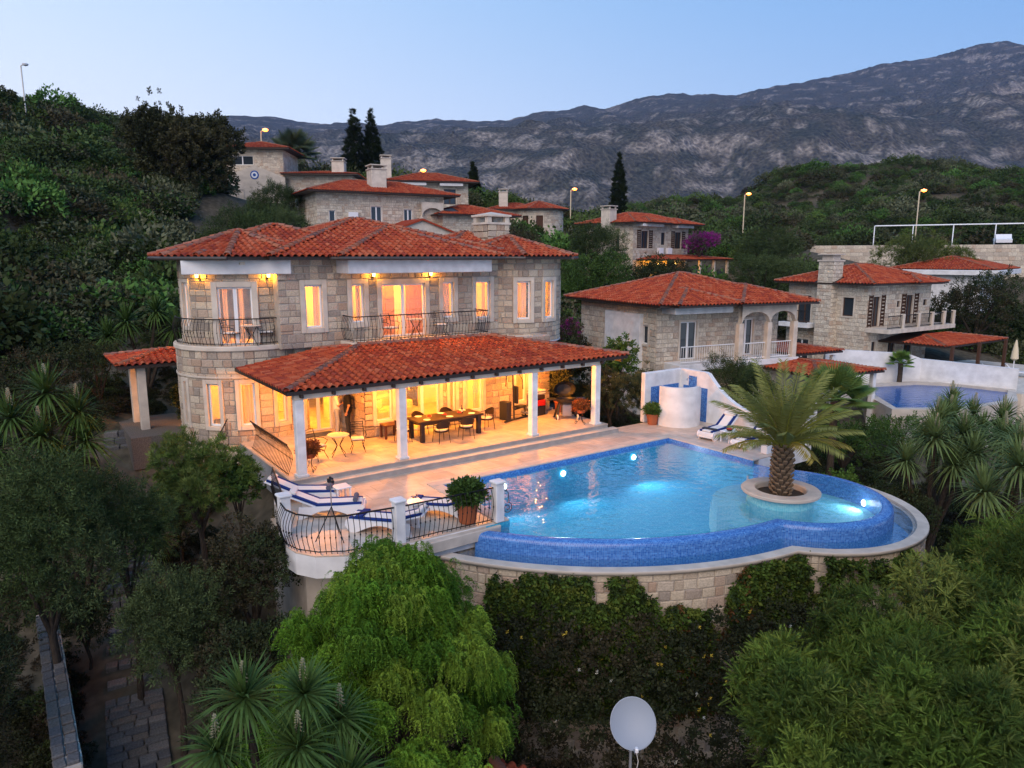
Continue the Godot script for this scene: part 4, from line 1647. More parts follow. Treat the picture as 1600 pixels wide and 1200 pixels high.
func wicker_chair(label: String) -> Node3D:
	var o := thing("wicker_armchair", label, "chair", Vector3.ZERO, 0, "chairs round the dining table")
	lt(o, "seat", M.wicker, [Vector2(0, 0.40), Vector2(0.25, 0.40), Vector2(0.27, 0.43), Vector2(0.25, 0.46), Vector2(0, 0.45)], 16)
	lt(o, "seat_pad", M.cushion, [Vector2(0.22, 0.455), Vector2(0.21, 0.485), Vector2(0, 0.49)], 16)
	var b := MB.new()
	var rows := [PackedVector3Array(), PackedVector3Array(), PackedVector3Array()]
	for k in 17:
		var a := PI * 0.62 + PI * 0.76 * k / 16.0
		var top := 0.66 + 0.16 * sin(PI * k / 16.0)
		var d := Vector3(sin(a), 0, cos(a))
		rows[0].push_back(d * 0.27 + Vector3.UP * 0.55)
		rows[1].push_back(d * 0.30 + Vector3.UP * top)
		rows[2].push_back(d * 0.27 + Vector3.UP * (top - 0.03))
	b.grid(rows)
	part("backrest", b, M.wicker, o)
	var arc := []
	for k in 21:
		var a := PI * 0.42 + PI * 1.16 * k / 20.0
		arc.append(Vector3(sin(a) * 0.29, 0.66 + 0.16 * maxf(0.0, sin(PI * (k - 3) / 14.0)) if k > 2 and k < 18 else 0.66, cos(a) * 0.29))
	tb(o, "arm_rail", M.iron, [arc], 0.014)
	for q in [[0.2, 0.2], [-0.2, 0.2], [0.19, -0.2], [-0.19, -0.2]]:
		tb(o, "leg", M.iron, [[Vector3(q[0] * 1.1, 0.66 if q[1] > 0 else 0.6, q[1] * 0.9), Vector3(q[0], 0.42, q[1]), Vector3(q[0] * 1.2, 0.0, q[1] * 1.2)]], 0.012)
	return o

func bistro_chair(label: String) -> Node3D:
	var o := thing("iron_chair", label, "chair", Vector3.ZERO, 0, "wrought iron chairs")
	bx(o, "seat_cushion", M.cushion, [[Vector3(0, 0.46, 0), Vector3(0.42, 0.05, 0.42)]], 0.02)
	tb(o, "seat_frame", M.iron, [[Vector3(-0.22, 0.43, 0.22), Vector3(0.22, 0.43, 0.22), Vector3(0.22, 0.43, -0.22), Vector3(-0.22, 0.43, -0.22), Vector3(-0.22, 0.43, 0.22)]], 0.012)
	for sx in [-1.0, 1.0]:
		tb(o, "leg", M.iron, [[Vector3(0.22 * sx, 0.43, 0.22), Vector3(0.16 * sx, 0.25, 0.17), Vector3(0.25 * sx, 0.0, 0.26)]], 0.011)
		tb(o, "leg", M.iron, [[Vector3(0.22 * sx, 0.43, -0.22), Vector3(0.16 * sx, 0.25, -0.17), Vector3(0.25 * sx, 0.0, -0.28)]], 0.011)
		tb(o, "back_post", M.iron, [[Vector3(0.22 * sx, 0.43, -0.22), Vector3(0.22 * sx, 0.70, -0.25), Vector3(0.20 * sx, 0.98, -0.33)]], 0.012)
		tb(o, "armrest", M.iron, [[Vector3(0.22 * sx, 0.68, -0.24), Vector3(0.28 * sx, 0.68, 0.05), Vector3(0.29 * sx, 0.62, 0.22), Vector3(0.24 * sx, 0.54, 0.2), Vector3(0.22 * sx, 0.44, 0.12)]], 0.011)
	var bars := []
	for k in 5:
		var y := 0.64 + 0.08 * k
		bars.append([Vector3(-0.21, y, -0.235 - 0.022 * k), Vector3(0, y + 0.01, -0.255 - 0.022 * k), Vector3(0.21, y, -0.235 - 0.022 * k)])
	tb(o, "backrest", M.iron, bars, 0.010)
	return o

func round_table(label: String, at: Vector3) -> Node3D:
	var o := thing("round_iron_table", label, "table", at)
	lt(o, "table_top", M.cream, [Vector2(0, 0.70), Vector2(0.35, 0.70), Vector2(0.37, 0.715), Vector2(0.35, 0.735), Vector2(0, 0.735)], 28)
	for k in 4:
		var a := TAU * k / 4.0 + 0.4
		var d := Vector3(sin(a), 0, cos(a))
		tb(o, "leg", M.iron, [[d * 0.3 + Vector3.UP * 0.70, d * 0.14 + Vector3.UP * 0.48, d * 0.06 + Vector3.UP * 0.36, d * 0.16 + Vector3.UP * 0.2, d * 0.32]], 0.012)
	return o

func lounger(label: String, back_up: float, towel: Material, flat_towel: bool) -> Node3D:
	# head at -z, foot at +z
	var o := thing("sun_lounger", label, "sun lounger", Vector3.ZERO, 0, "white loungers on the pool terrace")
	var arch := []
	for z in [[-0.95, 0.30], [-0.95, 0.22]]:
		arch.append(Vector2(z[0], z[1]))
	var out := [Vector2(-0.75, 0.33), Vector2(-0.80, 0.0), Vector2(-0.66, 0.0)]
	for k in 9:
		var t := k / 8.0
		out.append(Vector2(lerpf(-0.60, 0.62, t), 0.03 + 0.20 * sin(PI * t)))
	out += [Vector2(0.70, 0.0), Vector2(0.84, 0.0), Vector2(0.98, 0.18), Vector2(0.95, 0.31), Vector2(0.85, 0.35), Vector2(0.3, 0.33)]
	for sx in [-1.0, 1.0]:
		side_panel(o, "side_rail", M.plastic, out, sx * 0.31 - 0.03, sx * 0.31 + 0.03)
	bx(o, "bed", M.plastic, [[Vector3(0, 0.30, 0.25), Vector3(0.60, 0.04, 1.3)], [Vector3(0, 0.2, 0.93), Vector3(0.6, 0.2, 0.05)]])
	var hinge := Vector3(0, 0.32, -0.32)
	var bk := Node3D.new()
	bk.name = "backrest"
	o.add_child(bk)
	bk.position = hinge
	bk.rotation.x = back_up
	bx(bk, "shell", M.plastic, [[Vector3(0, 0.0, -0.40), Vector3(0.66, 0.04, 0.82)]])
	bx(bk, "cushion", M.cushion, [[Vector3(0, 0.055, -0.38), Vector3(0.36, 0.06, 0.80)]], 0.02)
	bx(bk, "stripe", M.navy, [[Vector3(-0.235, 0.055, -0.38), Vector3(0.11, 0.062, 0.80)], [Vector3(0.235, 0.055, -0.38), Vector3(0.11, 0.062, 0.80)]], 0.02)
	bx(bk, "head_roll", M.cushion, [[Vector3(0, 0.11, -0.70), Vector3(0.5, 0.08, 0.17)]], 0.035)
	bx(o, "cushion", M.cushion, [[Vector3(0, 0.36, 0.28), Vector3(0.36, 0.06, 1.22)]], 0.02)
	bx(o, "stripe", M.navy, [[Vector3(-0.235, 0.36, 0.28), Vector3(0.11, 0.062, 1.22)], [Vector3(0.235, 0.36, 0.28), Vector3(0.11, 0.062, 1.22)]], 0.02)
	if towel:
		if flat_towel:
			bx(o, "folded_towel", towel, [[Vector3(0, 0.41, 0.62), Vector3(0.58, 0.05, 0.2)]], 0.02)
		else:
			tb(o, "rolled_towel", towel, [[Vector3(-0.22, 0.45, 0.72), Vector3(0.22, 0.45, 0.72)]], 0.07, 10)
	return o

func side_table(label: String, at: Vector3) -> Node3D:
	var o := thing("side_table", label, "table", at, 0, "small white side tables")
	bx(o, "table_top", M.plastic, [[Vector3(0, 0.42, 0), Vector3(0.46, 0.04, 0.46)]])
	for q in [[-1, -1], [1, -1], [1, 1], [-1, 1]]:
		bx(o, "leg", M.plastic, [[Vector3(q[0] * 0.19, 0.2, q[1] * 0.19), Vector3(0.05, 0.4, 0.05)]])
	return o

func wine_glass(label: String, at: Vector3) -> void:
	var o := thing("wine_glass", label, "glass", at, 0, "wine glasses on the white side table")
	lt(o, "stem", M.glass, [Vector2(0.033, 0), Vector2(0.006, 0.006), Vector2(0.004, 0.09), Vector2(0.03, 0.12), Vector2(0.038, 0.16), Vector2(0.032, 0.21)], 10)
	lt(o, "red_wine", mat(Color(0.12, 0.004, 0.01), 0.1), [Vector2(0.0, 0.10), Vector2(0.028, 0.122), Vector2(0.035, 0.155), Vector2(0, 0.155)], 10)

func pot(called: String, label: String, at: Vector3, r: float, h: float, m: Material) -> Node3D:
	var o := thing(called, label, "potted plant", at)
	lt(o, "pot", m, [Vector2(0, 0), Vector2(r * 0.66, 0), Vector2(r * 0.72, 0.02), Vector2(r * 0.92, h * 0.82), Vector2(r * 1.02, h * 0.84), Vector2(r * 1.02, h), Vector2(r * 0.9, h), Vector2(r * 0.86, h * 0.9)], 24)
	lt(o, "soil", M.soil, [Vector2(r * 0.87, h * 0.9), Vector2(0, h * 0.93)], 20)
	return o

func plant_stand(label: String, at: Vector3) -> void:
	var o := thing("plant_stand", label, "plant stand", at, 0, "iron plant stands on the veranda")
	lt(o, "bowl", M.pot, [Vector2(0, 0.42), Vector2(0.14, 0.44), Vector2(0.20, 0.54), Vector2(0.21, 0.60), Vector2(0.18, 0.60), Vector2(0.16, 0.55), Vector2(0, 0.54)], 18)
	for k in 3:
		var a := TAU * k / 3.0
		var d := Vector3(sin(a), 0, cos(a))
		var pts := []
		for i in 7:
			pts.append(d * (0.16 - 0.12 * sin(PI * i / 6.0)) + Vector3.UP * (0.46 - 0.40 * i / 6.0))
		for i in 8:
			var t := i * 0.6
			pts.append(d * (0.20 + 0.05 * sin(t)) + Vector3.UP * (0.055 - 0.05 * cos(t)))
		tb(o, "leg", M.iron, [pts], 0.009, 5)
	crown(o, "foliage", "twig", [[Vector3(0, 0.66, 0), Vector3(0.22, 0.12, 0.22)]], 90, 0.5, [Color(0.30, 0.09, 0.03), Color(0.20, 0.08, 0.03), Color(0.10, 0.09, 0.03)], 0.3)

func build_furniture() -> void:
	# dining table with six wicker armchairs
	var tz := -22.65
	var t := thing("dining_table", "long dark wooden dining table laid for a meal on the veranda", "table", Vector3(13.05, 0, tz))
	bx(t, "table_top", M.dark_wood, [[Vector3(0, 0.74, 0), Vector3(2.75, 0.07, 1.05)]])
	for q in [[-1, -1], [1, -1], [1, 1], [-1, 1]]:
		bx(t, "leg", M.dark_wood, [[Vector3(q[0] * 1.2, 0.35, q[1] * 0.42), Vector3(0.15, 0.70, 0.15)]])
	bx(t, "apron", M.dark_wood, [[Vector3(0, 0.65, 0.42), Vector3(2.2, 0.1, 0.04)], [Vector3(0, 0.65, -0.42), Vector3(2.2, 0.1, 0.04)]])
	var c0 := wicker_chair("dark wicker armchair at the pool side of the dining table, towards the iron chairs")
	c0.position = Vector3(12.45, 0, -21.9)
	c0.rotation.y = PI
	copy_of(c0, Vector3(13.5, 0, -21.9), PI - 0.2, "dark wicker armchair at the pool side of the dining table, towards the exercise machine")
	copy_of(c0, Vector3(12.4, 0, -23.45), 0.1, "dark wicker armchair between dining table and sliding door")
	copy_of(c0, Vector3(13.6, 0, -23.45), -0.1, "dark wicker armchair between dining table and curtained window")
	copy_of(c0, Vector3(11.35, 0, -22.75), PI / 2, "dark wicker armchair at the table end beside the red wooden side table")
	copy_of(c0, Vector3(14.85, 0, -22.6), -PI / 2, "dark wicker armchair at the table end facing the exercise machine")
	for k in 6:
		var p := thing("plate", "white plate laid on the dark dining table", "plate", Vector3(12.1 + 0.95 * (k % 3), 0.776, tz + (0.33 if k < 3 else -0.33)), 0, "plates on the dining table")
		lt(p, "dish", M.plastic, [Vector2(0, 0.004), Vector2(0.08, 0.004), Vector2(0.135, 0.02), Vector2(0.13, 0.024), Vector2(0.08, 0.01), Vector2(0, 0.01)], 18)
	for k in 3:
		var g := thing("salad_bowl", "small glass bowl of red food on the dining table", "bowl", Vector3(12.4 + 0.62 * k, 0.776, tz + 0.05 * (k - 1)), 0, "bowls on the dining table")
		lt(g, "bowl", M.glass, [Vector2(0, 0), Vector2(0.06, 0.0), Vector2(0.11, 0.06), Vector2(0.105, 0.06), Vector2(0.055, 0.01)], 14)
		lt(g, "food", M.red, [Vector2(0.095, 0.045), Vector2(0.05, 0.07), Vector2(0, 0.075)], 10)
	var wb := thing("wine_bottle", "dark wine bottle standing on the dining table", "bottle", Vector3(13.75, 0.776, tz + 0.05))
	lt(wb, "bottle", M.dark_glass, [Vector2(0, 0), Vector2(0.038, 0), Vector2(0.038, 0.19), Vector2(0.014, 0.24), Vector2(0.014, 0.31), Vector2(0, 0.31)], 12)
	lt(wb, "paper_label", M.cushion, [Vector2(0.0385, 0.06), Vector2(0.0385, 0.14)], 12)
	var st := thing("wooden_side_table", "square red brown wooden side table against the stone wall", "table", Vector3(11.25, 0, -23.6))
	bx(st, "table_top", M.red_wood, [[Vector3(0, 0.50, 0), Vector3(0.62, 0.05, 0.5)]])
	for q in [[-1, -1], [1, -1], [1, 1], [-1, 1]]:
		bx(st, "leg", M.red_wood, [[Vector3(q[0] * 0.26, 0.24, q[1] * 0.2), Vector3(0.08, 0.48, 0.08)]])
	# bistro set
	var b0 := bistro_chair("wrought iron chair with white cushion beside the first veranda post")
	b0.position = Vector3(8.0, 0, -22.35)
	b0.rotation.y = 0.5
	copy_of(b0, Vector3(9.5, 0, -22.5), -0.35, "wrought iron chair with white cushion between round table and stone pier")
	round_table("small round iron table with pale stone top between two iron chairs", Vector3(8.75, 0, -22.35))
	plant_stand("iron plant stand with a clay bowl beside the round table's post", Vector3(7.35, 0, -21.15))
	plant_stand("iron plant stand with a clay bowl next to the barbecue", Vector3(18.45, 0, -21.2))
	var mt := thing("door_mat", "dark rectangular door mat in front of the kitchen door", "mat", Vector3(9.2, 0.004, -25.5))
	bx(mt, "mat", M.towel, [[Vector3(0, 0.008, 0), Vector3(1.2, 0.016, 0.6)]], 0.004)
	# balcony furniture
	for q in [[Vector3(6.6, 3.45, -26.55), 0.9, "iron chair on the round tower balcony at the railing's open end"], [Vector3(7.75, 3.45, -26.25), -0.3, "iron chair on the round tower balcony by the glazed door"], [Vector3(12.1, 3.45, -25.05), 0.3, "iron chair on the straight balcony before the first wooden door"], [Vector3(14.3, 3.45, -25.05), -0.3, "iron chair on the straight balcony before the sheer curtain"]]:
		copy_of(b0, q[0], q[1], q[2])
	round_table("small round iron table on the tower balcony", Vector3(7.2, 3.45, -26.2))
	round_table("small round iron table on the straight balcony", Vector3(13.2, 3.45, -25.1))
	# exercise machine
	var gy := thing("exercise_machine", "black home gym with lat bar, padded seat and weight stack", "exercise machine", Vector3(16.6, 0, -23.2), 0.25)
	tb(gy, "frame", M.black, [[Vector3(-0.6, 0.04, 0), Vector3(0.9, 0.04, 0)], [Vector3(0, 0.04, 0), Vector3(-0.1, 2.05, 0)], [Vector3(-0.1, 2.05, 0), Vector3(0.45, 2.02, 0)], [Vector3(0.85, 0.04, -0.3), Vector3(0.85, 0.04, 0.3)], [Vector3(0.05, 0.45, 0), Vector3(0.65, 0.48, 0), Vector3(0.75, 0.05, 0)]], 0.035)
	tb(gy, "pull_bar", M.black, [[Vector3(0.0, 1.35, -0.45), Vector3(0.0, 1.75, -0.42), Vector3(0.0, 1.95, -0.25), Vector3(0.0, 1.98, 0.0), Vector3(0.0, 1.95, 0.25), Vector3(0.0, 1.75, 0.42), Vector3(0.0, 1.35, 0.45)]], 0.022)
	bx(gy, "back_pad", M.black, [[Vector3(0.1, 1.05, 0), Vector3(0.09, 0.72, 0.26)]], 0.03)
	bx(gy, "seat_pad", M.black, [[Vector3(0.38, 0.53, 0), Vector3(0.45, 0.09, 0.32)]], 0.03)
	bx(gy, "weight_stack", M.black, [[Vector3(-0.55, 0.5, 0), Vector3(0.28, 0.75, 0.42)]], 0.02)
	tb(gy, "foam_roll", M.grey, [[Vector3(0.72, 0.22, -0.22), Vector3(0.72, 0.22, 0.22)], [Vector3(0.76, 0.42, -0.22), Vector3(0.76, 0.42, 0.22)]], 0.055, 8)
	var rb := thing("storage_box", "red and black storage box under striped cushions by the wall", "box", Vector3(18.0, 0, -23.55))
	bx(rb, "box", M.black, [[Vector3(0, 0.2, 0), Vector3(0.6, 0.4, 0.5)]])
	bx(rb, "red_cover", M.red, [[Vector3(0, 0.53, 0.01), Vector3(0.62, 0.26, 0.52)]], 0.04)
	bx(rb, "brown_cushion", M.wicker, [[Vector3(0, 0.78, 0), Vector3(0.58, 0.2, 0.5)]], 0.04)
	for k in 4:
		bx(rb, "folded_towel", M.cushion if k % 2 else M.grey, [[Vector3(0, 0.905 + 0.05 * k, 0), Vector3(0.62, 0.046, 0.5)]], 0.02)
	# barbecue
	var bq := thing("barbecue", "black and silver gas barbecue with its round lid open", "barbecue", Vector3(18.6, 0, -22.3), -0.5)
	for sx in [-1.0, 1.0]:
		tb(bq, "leg", M.black, [[Vector3(sx * 0.45, 0.0, 0.28), Vector3(sx * 0.30, 0.62, 0.10)], [Vector3(sx * 0.45, 0.0, -0.28), Vector3(sx * 0.30, 0.62, -0.10)]], 0.045, 6)
	bx(bq, "cart_panel", M.steel, [[Vector3(0, 0.36, 0.0), Vector3(0.42, 0.5, 0.34)]], 0.03)
	var bb := MB.new()
	bb.lathe([Vector2(0.0, 0.58), Vector2(0.22, 0.62), Vector2(0.34, 0.74), Vector2(0.37, 0.84), Vector2(0.34, 0.84), Vector2(0.3, 0.76), Vector2(0, 0.74)], 22, Transform3D(Basis.from_scale(Vector3(1.25, 1, 0.85)), Vector3.ZERO))
	part("bowl", bb, M.black, bq)
	var bl := MB.new()
	bl.lathe([Vector2(0.37, 0.0), Vector2(0.35, 0.12), Vector2(0.24, 0.24), Vector2(0, 0.29)], 22, Transform3D(Basis(Vector3.RIGHT, -1.75) * Basis.from_scale(Vector3(1.25, 1, 0.85)), Vector3(0, 1.16, -0.34)))
	part("lid", bl, M.black, bq)
	bx(bq, "side_shelf", M.black, [[Vector3(-0.62, 0.82, 0), Vector3(0.34, 0.04, 0.4)], [Vector3(0.62, 0.82, 0), Vector3(0.34, 0.04, 0.4)]])
	for sx in [-1.0, 1.0]:
		var wb2 := MB.new()
		wb2.lathe([Vector2(0, -0.025), Vector2(0.10, -0.025), Vector2(0.11, 0.0), Vector2(0.10, 0.025), Vector2(0, 0.025)], 14, Transform3D(Basis(Vector3.BACK, PI / 2), Vector3(sx * 0.42, 0.11, 0.3)))
		part("wheel", wb2, M.plastic, bq)
	var pp := pot("potted_plant", "square terracotta pot with a tall thin plant at the wall corner", Vector3(19.15, 0, -23.4), 0.26, 0.5, M.pot)
	crown(pp, "foliage", "twig", [[Vector3(0, 1.2, 0), Vector3(0.25, 0.75, 0.25)]], 130, 0.6, [Color(0.06, 0.09, 0.03), Color(0.10, 0.10, 0.04)], 0.2)
	# living room seen through the sliding door
	var so := thing("cream_sofa", "cream sofa with cushions inside the living room", "sofa", Vector3(12.6, 0, -26.6), 0.3)
	bx(so, "seat", M.sofa, [[Vector3(0, 0.25, 0), Vector3(2.0, 0.42, 0.9)]], 0.06)
	bx(so, "backrest", M.sofa, [[Vector3(0, 0.62, -0.36), Vector3(2.0, 0.62, 0.24)]], 0.08)
	for sx in [-1.0, 1.0]:
		bx(so, "armrest", M.sofa, [[Vector3(sx * 0.95, 0.42, 0), Vector3(0.24, 0.5, 0.9)]], 0.08)
		bx(so, "cushion", M.cushion, [[Vector3(sx * 0.5, 0.62, -0.1), Vector3(0.5, 0.42, 0.16)]], 0.07)
	var sf := thing("bookshelf", "dark open shelf with bottles against the living room wall", "shelf", Vector3(14.2, 0, -28.1))
	for k in 5:
		bx(sf, "shelf_board", M.dark_wood, [[Vector3(0, 0.3 + 0.45 * k, 0), Vector3(1.0, 0.04, 0.3)]])
	bx(sf, "side_panel", M.dark_wood, [[Vector3(-0.5, 1.1, 0), Vector3(0.04, 2.2, 0.3)], [Vector3(0.5, 1.1, 0), Vector3(0.04, 2.2, 0.3)], [Vector3(0, 1.1, -0.14), Vector3(1.0, 2.2, 0.02)]])
	for k in 9:
		var bo := thing("shelf_bottle", "small bottle on the dark living room shelf", "bottle", Vector3(13.82 + 0.25 * (k % 4), 0.32 + 0.45 * (1 + k / 4), -28.02), 0, "bottles on the living room shelf")
		lt(bo, "bottle", M.sofa if k % 3 else M.dark_glass, [Vector2(0, 0), Vector2(0.045, 0), Vector2(0.045, 0.17), Vector2(0.016, 0.22), Vector2(0.016, 0.28), Vector2(0, 0.28)], 10)
	var bh := thing("iron_bed", "bed with black scrolled iron headboard behind the upper window", "bed", Vector3(9.35, 3.27, -28.4))
	bx(bh, "mattress", M.cushion, [[Vector3(0, 0.4, 0.3), Vector3(1.5, 0.4, 1.6)]], 0.06)
	tb(bh, "headboard", M.iron, [[Vector3(-0.7, 0.3, -0.55), Vector3(-0.7, 1.15, -0.55), Vector3(0, 1.35, -0.55), Vector3(0.7, 1.15, -0.55), Vector3(0.7, 0.3, -0.55)], [Vector3(-0.7, 0.85, -0.55), Vector3(0, 1.0, -0.55), Vector3(0.7, 0.85, -0.55)]], 0.02)
	# loungers, tables, tripod and pots on the pool terrace
	var l0 := lounger("white lounger with blue striped cushion and grey rolled towel, next to the veranda steps", 0.42, M.towel, false)
	l0.position = Vector3(6.6, -0.34, -19.55)
	l0.rotation.y = 0.95
	copy_of(l0, Vector3(6.75, -0.34, -18.1), 1.08, "white lounger with blue striped cushion and grey rolled towel, beside the tripod")
	var l2 := lounger("white lounger with its navy towel over the foot, between tripod and railing post", 0.30, M.navy, true)
	l2.position = Vector3(7.5, -0.34, -16.15)
	l2.rotation.y = PI + 0.75
	copy_of(l2, Vector3(9.2, -0.34, -16.35), PI + 0.8, "white lounger with its navy towel over the foot, beside the pool corner pot")
	var l4 := lounger("white lounger with black folded towel standing next to the shower screen", 0.55, M.black, true)
	l4.position = Vector3(22.35, -0.34, -17.55)
	l4.rotation.y = -PI / 2 + 0.15
	copy_of(l4, Vector3(22.35, -0.34, -15.95), -PI / 2 + 0.1, "white lounger with black folded towel behind the planter palm")
	side_table("small white side table between the two loungers by the shower", Vector3(21.95, -0.34, -16.75))
	var bk := thing("fruit_basket", "small basket of red fruit on the white side table", "basket", Vector3(22.0, 0.10, -16.75))
	lt(bk, "basket", M.wicker, [Vector2(0, 0), Vector2(0.09, 0), Vector2(0.13, 0.07), Vector2(0.12, 0.07), Vector2(0.08, 0.01)], 14)
	lt(bk, "fruit", M.red, [Vector2(0.115, 0.06), Vector2(0.06, 0.11), Vector2(0, 0.12)], 8)
	side_table("small white side table with two wine glasses near the pool corner", Vector3(8.55, -0.34, -16.55))
	wine_glass("wine glass with red wine on the terrace side table", Vector3(8.48, 0.1, -16.5))
	wine_glass("wine glass with red wine on the terrace side table", Vector3(8.64, 0.1, -16.6))
	side_table("small white side table between the striped loungers by the steps", Vector3(7.45, -0.34, -18.95))
	var tp := thing("camera_tripod", "black camera on a tall tripod inside the curved railing", "tripod", Vector3(6.15, -0.34, -16.35))
	for k in 3:
		var a := TAU * k / 3.0 + 0.3
		tb(tp, "leg", M.iron, [[Vector3(0, 0.85, 0), Vector3(sin(a) * 0.42, 0, cos(a) * 0.42)]], 0.013)
	tb(tp, "column", M.steel, [[Vector3(0, 0.75, 0), Vector3(0, 1.45, 0)]], 0.014)
	bx(tp, "camera_body", M.black, [[Vector3(0, 1.53, 0), Vector3(0.15, 0.11, 0.08)], [Vector3(0, 1.6, 0), Vector3(0.06, 0.05, 0.06)]], 0.015)
	tb(tp, "camera_lens", M.black, [[Vector3(0, 1.53, 0.03), Vector3(0, 1.53, 0.17)]], 0.042, 10)
	var p1 := pot("potted_plant", "large terracotta pot with a bushy green plant inside the straight railing", Vector3(9.5, -0.34, -15.4), 0.31, 0.55, M.pot)
	crown(p1, "foliage", "twig", [[Vector3(0, 0.72, 0), Vector3(0.36, 0.28, 0.36)]], 260, 0.55, [Color(0.035, 0.07, 0.018), Color(0.05, 0.10, 0.025), Color(0.025, 0.05, 0.015)], 0.3)
	var p2 := pot("potted_plant", "terracotta pot with a low green plant beside the shower wall", Vector3(21.75, -0.34, -20.45), 0.27, 0.46, M.pot)
	crown(p2, "foliage", "twig", [[Vector3(0, 0.56, 0), Vector3(0.3, 0.14, 0.3)]], 150, 0.5, [Color(0.05, 0.10, 0.02), Color(0.08, 0.14, 0.03)], 0.3)
	# satellite dish on its mast below the pool wall
	var di := thing("satellite_dish", "large pale grey satellite dish on a mast in front of the overgrown wall", "satellite dish", Vector3(9.1, -5.3, -8.8), -0.65)
	var db := MB.new()
	var pr := []
	for k in 9:
		var r := 0.43 * k / 8.0
		pr.append(Vector2(r, r * r * 0.55))
	db.lathe(pr, 32)
	db.lathe([Vector2(0.43, 0.1017), Vector2(0.44, 0.11), Vector2(0.425, 0.112)], 32)
	var dp := part("reflector", db, mat(Color(0.27, 0.31, 0.37), 0.5), di)
	dp.position = Vector3(0, 3.05, 0)
	dp.rotation = Vector3(1.05, 0, 0)
	dp.scale = Vector3(1, 1, 1.08)
	tb(di, "mast", M.grey, [[Vector3(0, 0, -0.1), Vector3(0, 3.0, -0.1)]], 0.03, 8)
	tb(di, "feed_arm", M.grey, [[Vector3(0, 2.66, 0.05), Vector3(0, 2.72, 0.45), Vector3(0, 2.9, 0.62)]], 0.016)
	bx(di, "feed_horn", M.plastic, [[Vector3(0, 2.93, 0.62), Vector3(0.07, 0.1, 0.09)]], 0.02)
	tb(di, "cable", M.cushion, [[Vector3(0.05, 2.62, 0.06), Vector3(0.12, 2.3, 0.1), Vector3(0.08, 1.8, 0.0), Vector3(0.14, 1.2, 0.02)]], 0.008, 5)
	build_people()

# ---------------------------------------------------------------- people: one smooth field per body, clothes as children
func smin(a: float, b: float, k: float) -> float:
	var h := maxf(k - absf(a - b), 0.0) / k
	return minf(a, b) - h * h * k * 0.25

func field(p: Vector3, bones: Array, k: float) -> float:
	var d := 1e3
	for q in bones:
		var a: Vector3 = q[0]
		var ab: Vector3 = q[1] - a
		var t := clampf((p - a).dot(ab) / maxf(ab.length_squared(), 1e-9), 0.0, 1.0)
		d = smin(d, (p - a - ab * t).length() - lerpf(q[2], q[3], t), k)
	return d

func nets(bones: Array, k: float, cell: float) -> MB:
	var lo := Vector3.ONE * 1e3
	var hi := -lo
	for q in bones:
		var r := Vector3.ONE * (maxf(q[2], q[3]) + 2.0 * cell)
		lo = lo.min(q[0] - r).min(q[1] - r)
		hi = hi.max(q[0] + r).max(q[1] + r)
	var n := Vector3i(((hi - lo) / cell).ceil()) + Vector3i.ONE
	var f := PackedFloat32Array()
	f.resize(n.x * n.y * n.z)
	var id := 0
	for z in n.z:
		for y in n.y:
			for x in n.x:
				f[id] = field(lo + Vector3(x, y, z) * cell, bones, k)
				id += 1
	var at := func(x: int, y: int, z: int) -> int: return (z * n.y + y) * n.x + x
	var verts := {}
	var b := MB.new()
	var sx := 1
	var sy := n.x
	var sz := n.x * n.y
	var grad := func(p: Vector3) -> Vector3:
		var e := cell * 0.5
		return Vector3(field(p + Vector3(e, 0, 0), bones, k) - field(p - Vector3(e, 0, 0), bones, k), field(p + Vector3(0, e, 0), bones, k) - field(p - Vector3(0, e, 0), bones, k), field(p + Vector3(0, 0, e), bones, k) - field(p - Vector3(0, 0, e), bones, k)).normalized()
	for z in n.z - 1:
		for y in n.y - 1:
			for x in n.x - 1:
				var c: int = (z * n.y + y) * n.x + x
				var s := Vector3.ZERO
				var cnt := 0
				var inside := 0
				for m in 8:
					if f[c + (m & 1) * sx + ((m >> 1) & 1) * sy + (m >> 2) * sz] < 0:
						inside += 1
				if inside == 0 or inside == 8:
					continue
				for e in [[0, 1], [2, 3], [4, 5], [6, 7], [0, 2], [1, 3], [4, 6], [5, 7], [0, 4], [1, 5], [2, 6], [3, 7]]:
					var fa := f[c + (e[0] & 1) * sx + ((e[0] >> 1) & 1) * sy + (e[0] >> 2) * sz]
					var fb := f[c + (e[1] & 1) * sx + ((e[1] >> 1) & 1) * sy + (e[1] >> 2) * sz]
					if (fa < 0) != (fb < 0):
						var t := fa / (fa - fb)
						s += Vector3(e[0] & 1, (e[0] >> 1) & 1, e[0] >> 2).lerp(Vector3(e[1] & 1, (e[1] >> 1) & 1, e[1] >> 2), t)
						cnt += 1
				var p := lo + (Vector3(x, y, z) + s / cnt) * cell
				verts[c] = [p, grad.call(p)]
	for c in verts:
		for ax in [[sx, sy, sz], [sy, sz, sx], [sz, sx, sy]]:
			if c + ax[0] >= f.size() or (f[c] < 0) == (f[c + ax[0]] < 0):
				continue
			var q := [c, c - ax[1], c - ax[1] - ax[2], c - ax[2]]
			if verts.has(q[1]) and verts.has(q[2]) and verts.has(q[3]):
				var A: Array = verts[q[0]]
				var B: Array = verts[q[1]]
				var C: Array = verts[q[2]]
				var D: Array = verts[q[3]]
				b.smooth(A[0], B[0], C[0], A[1], B[1], C[1])
				b.smooth(A[0], C[0], D[0], A[1], C[1], D[1])
	return b

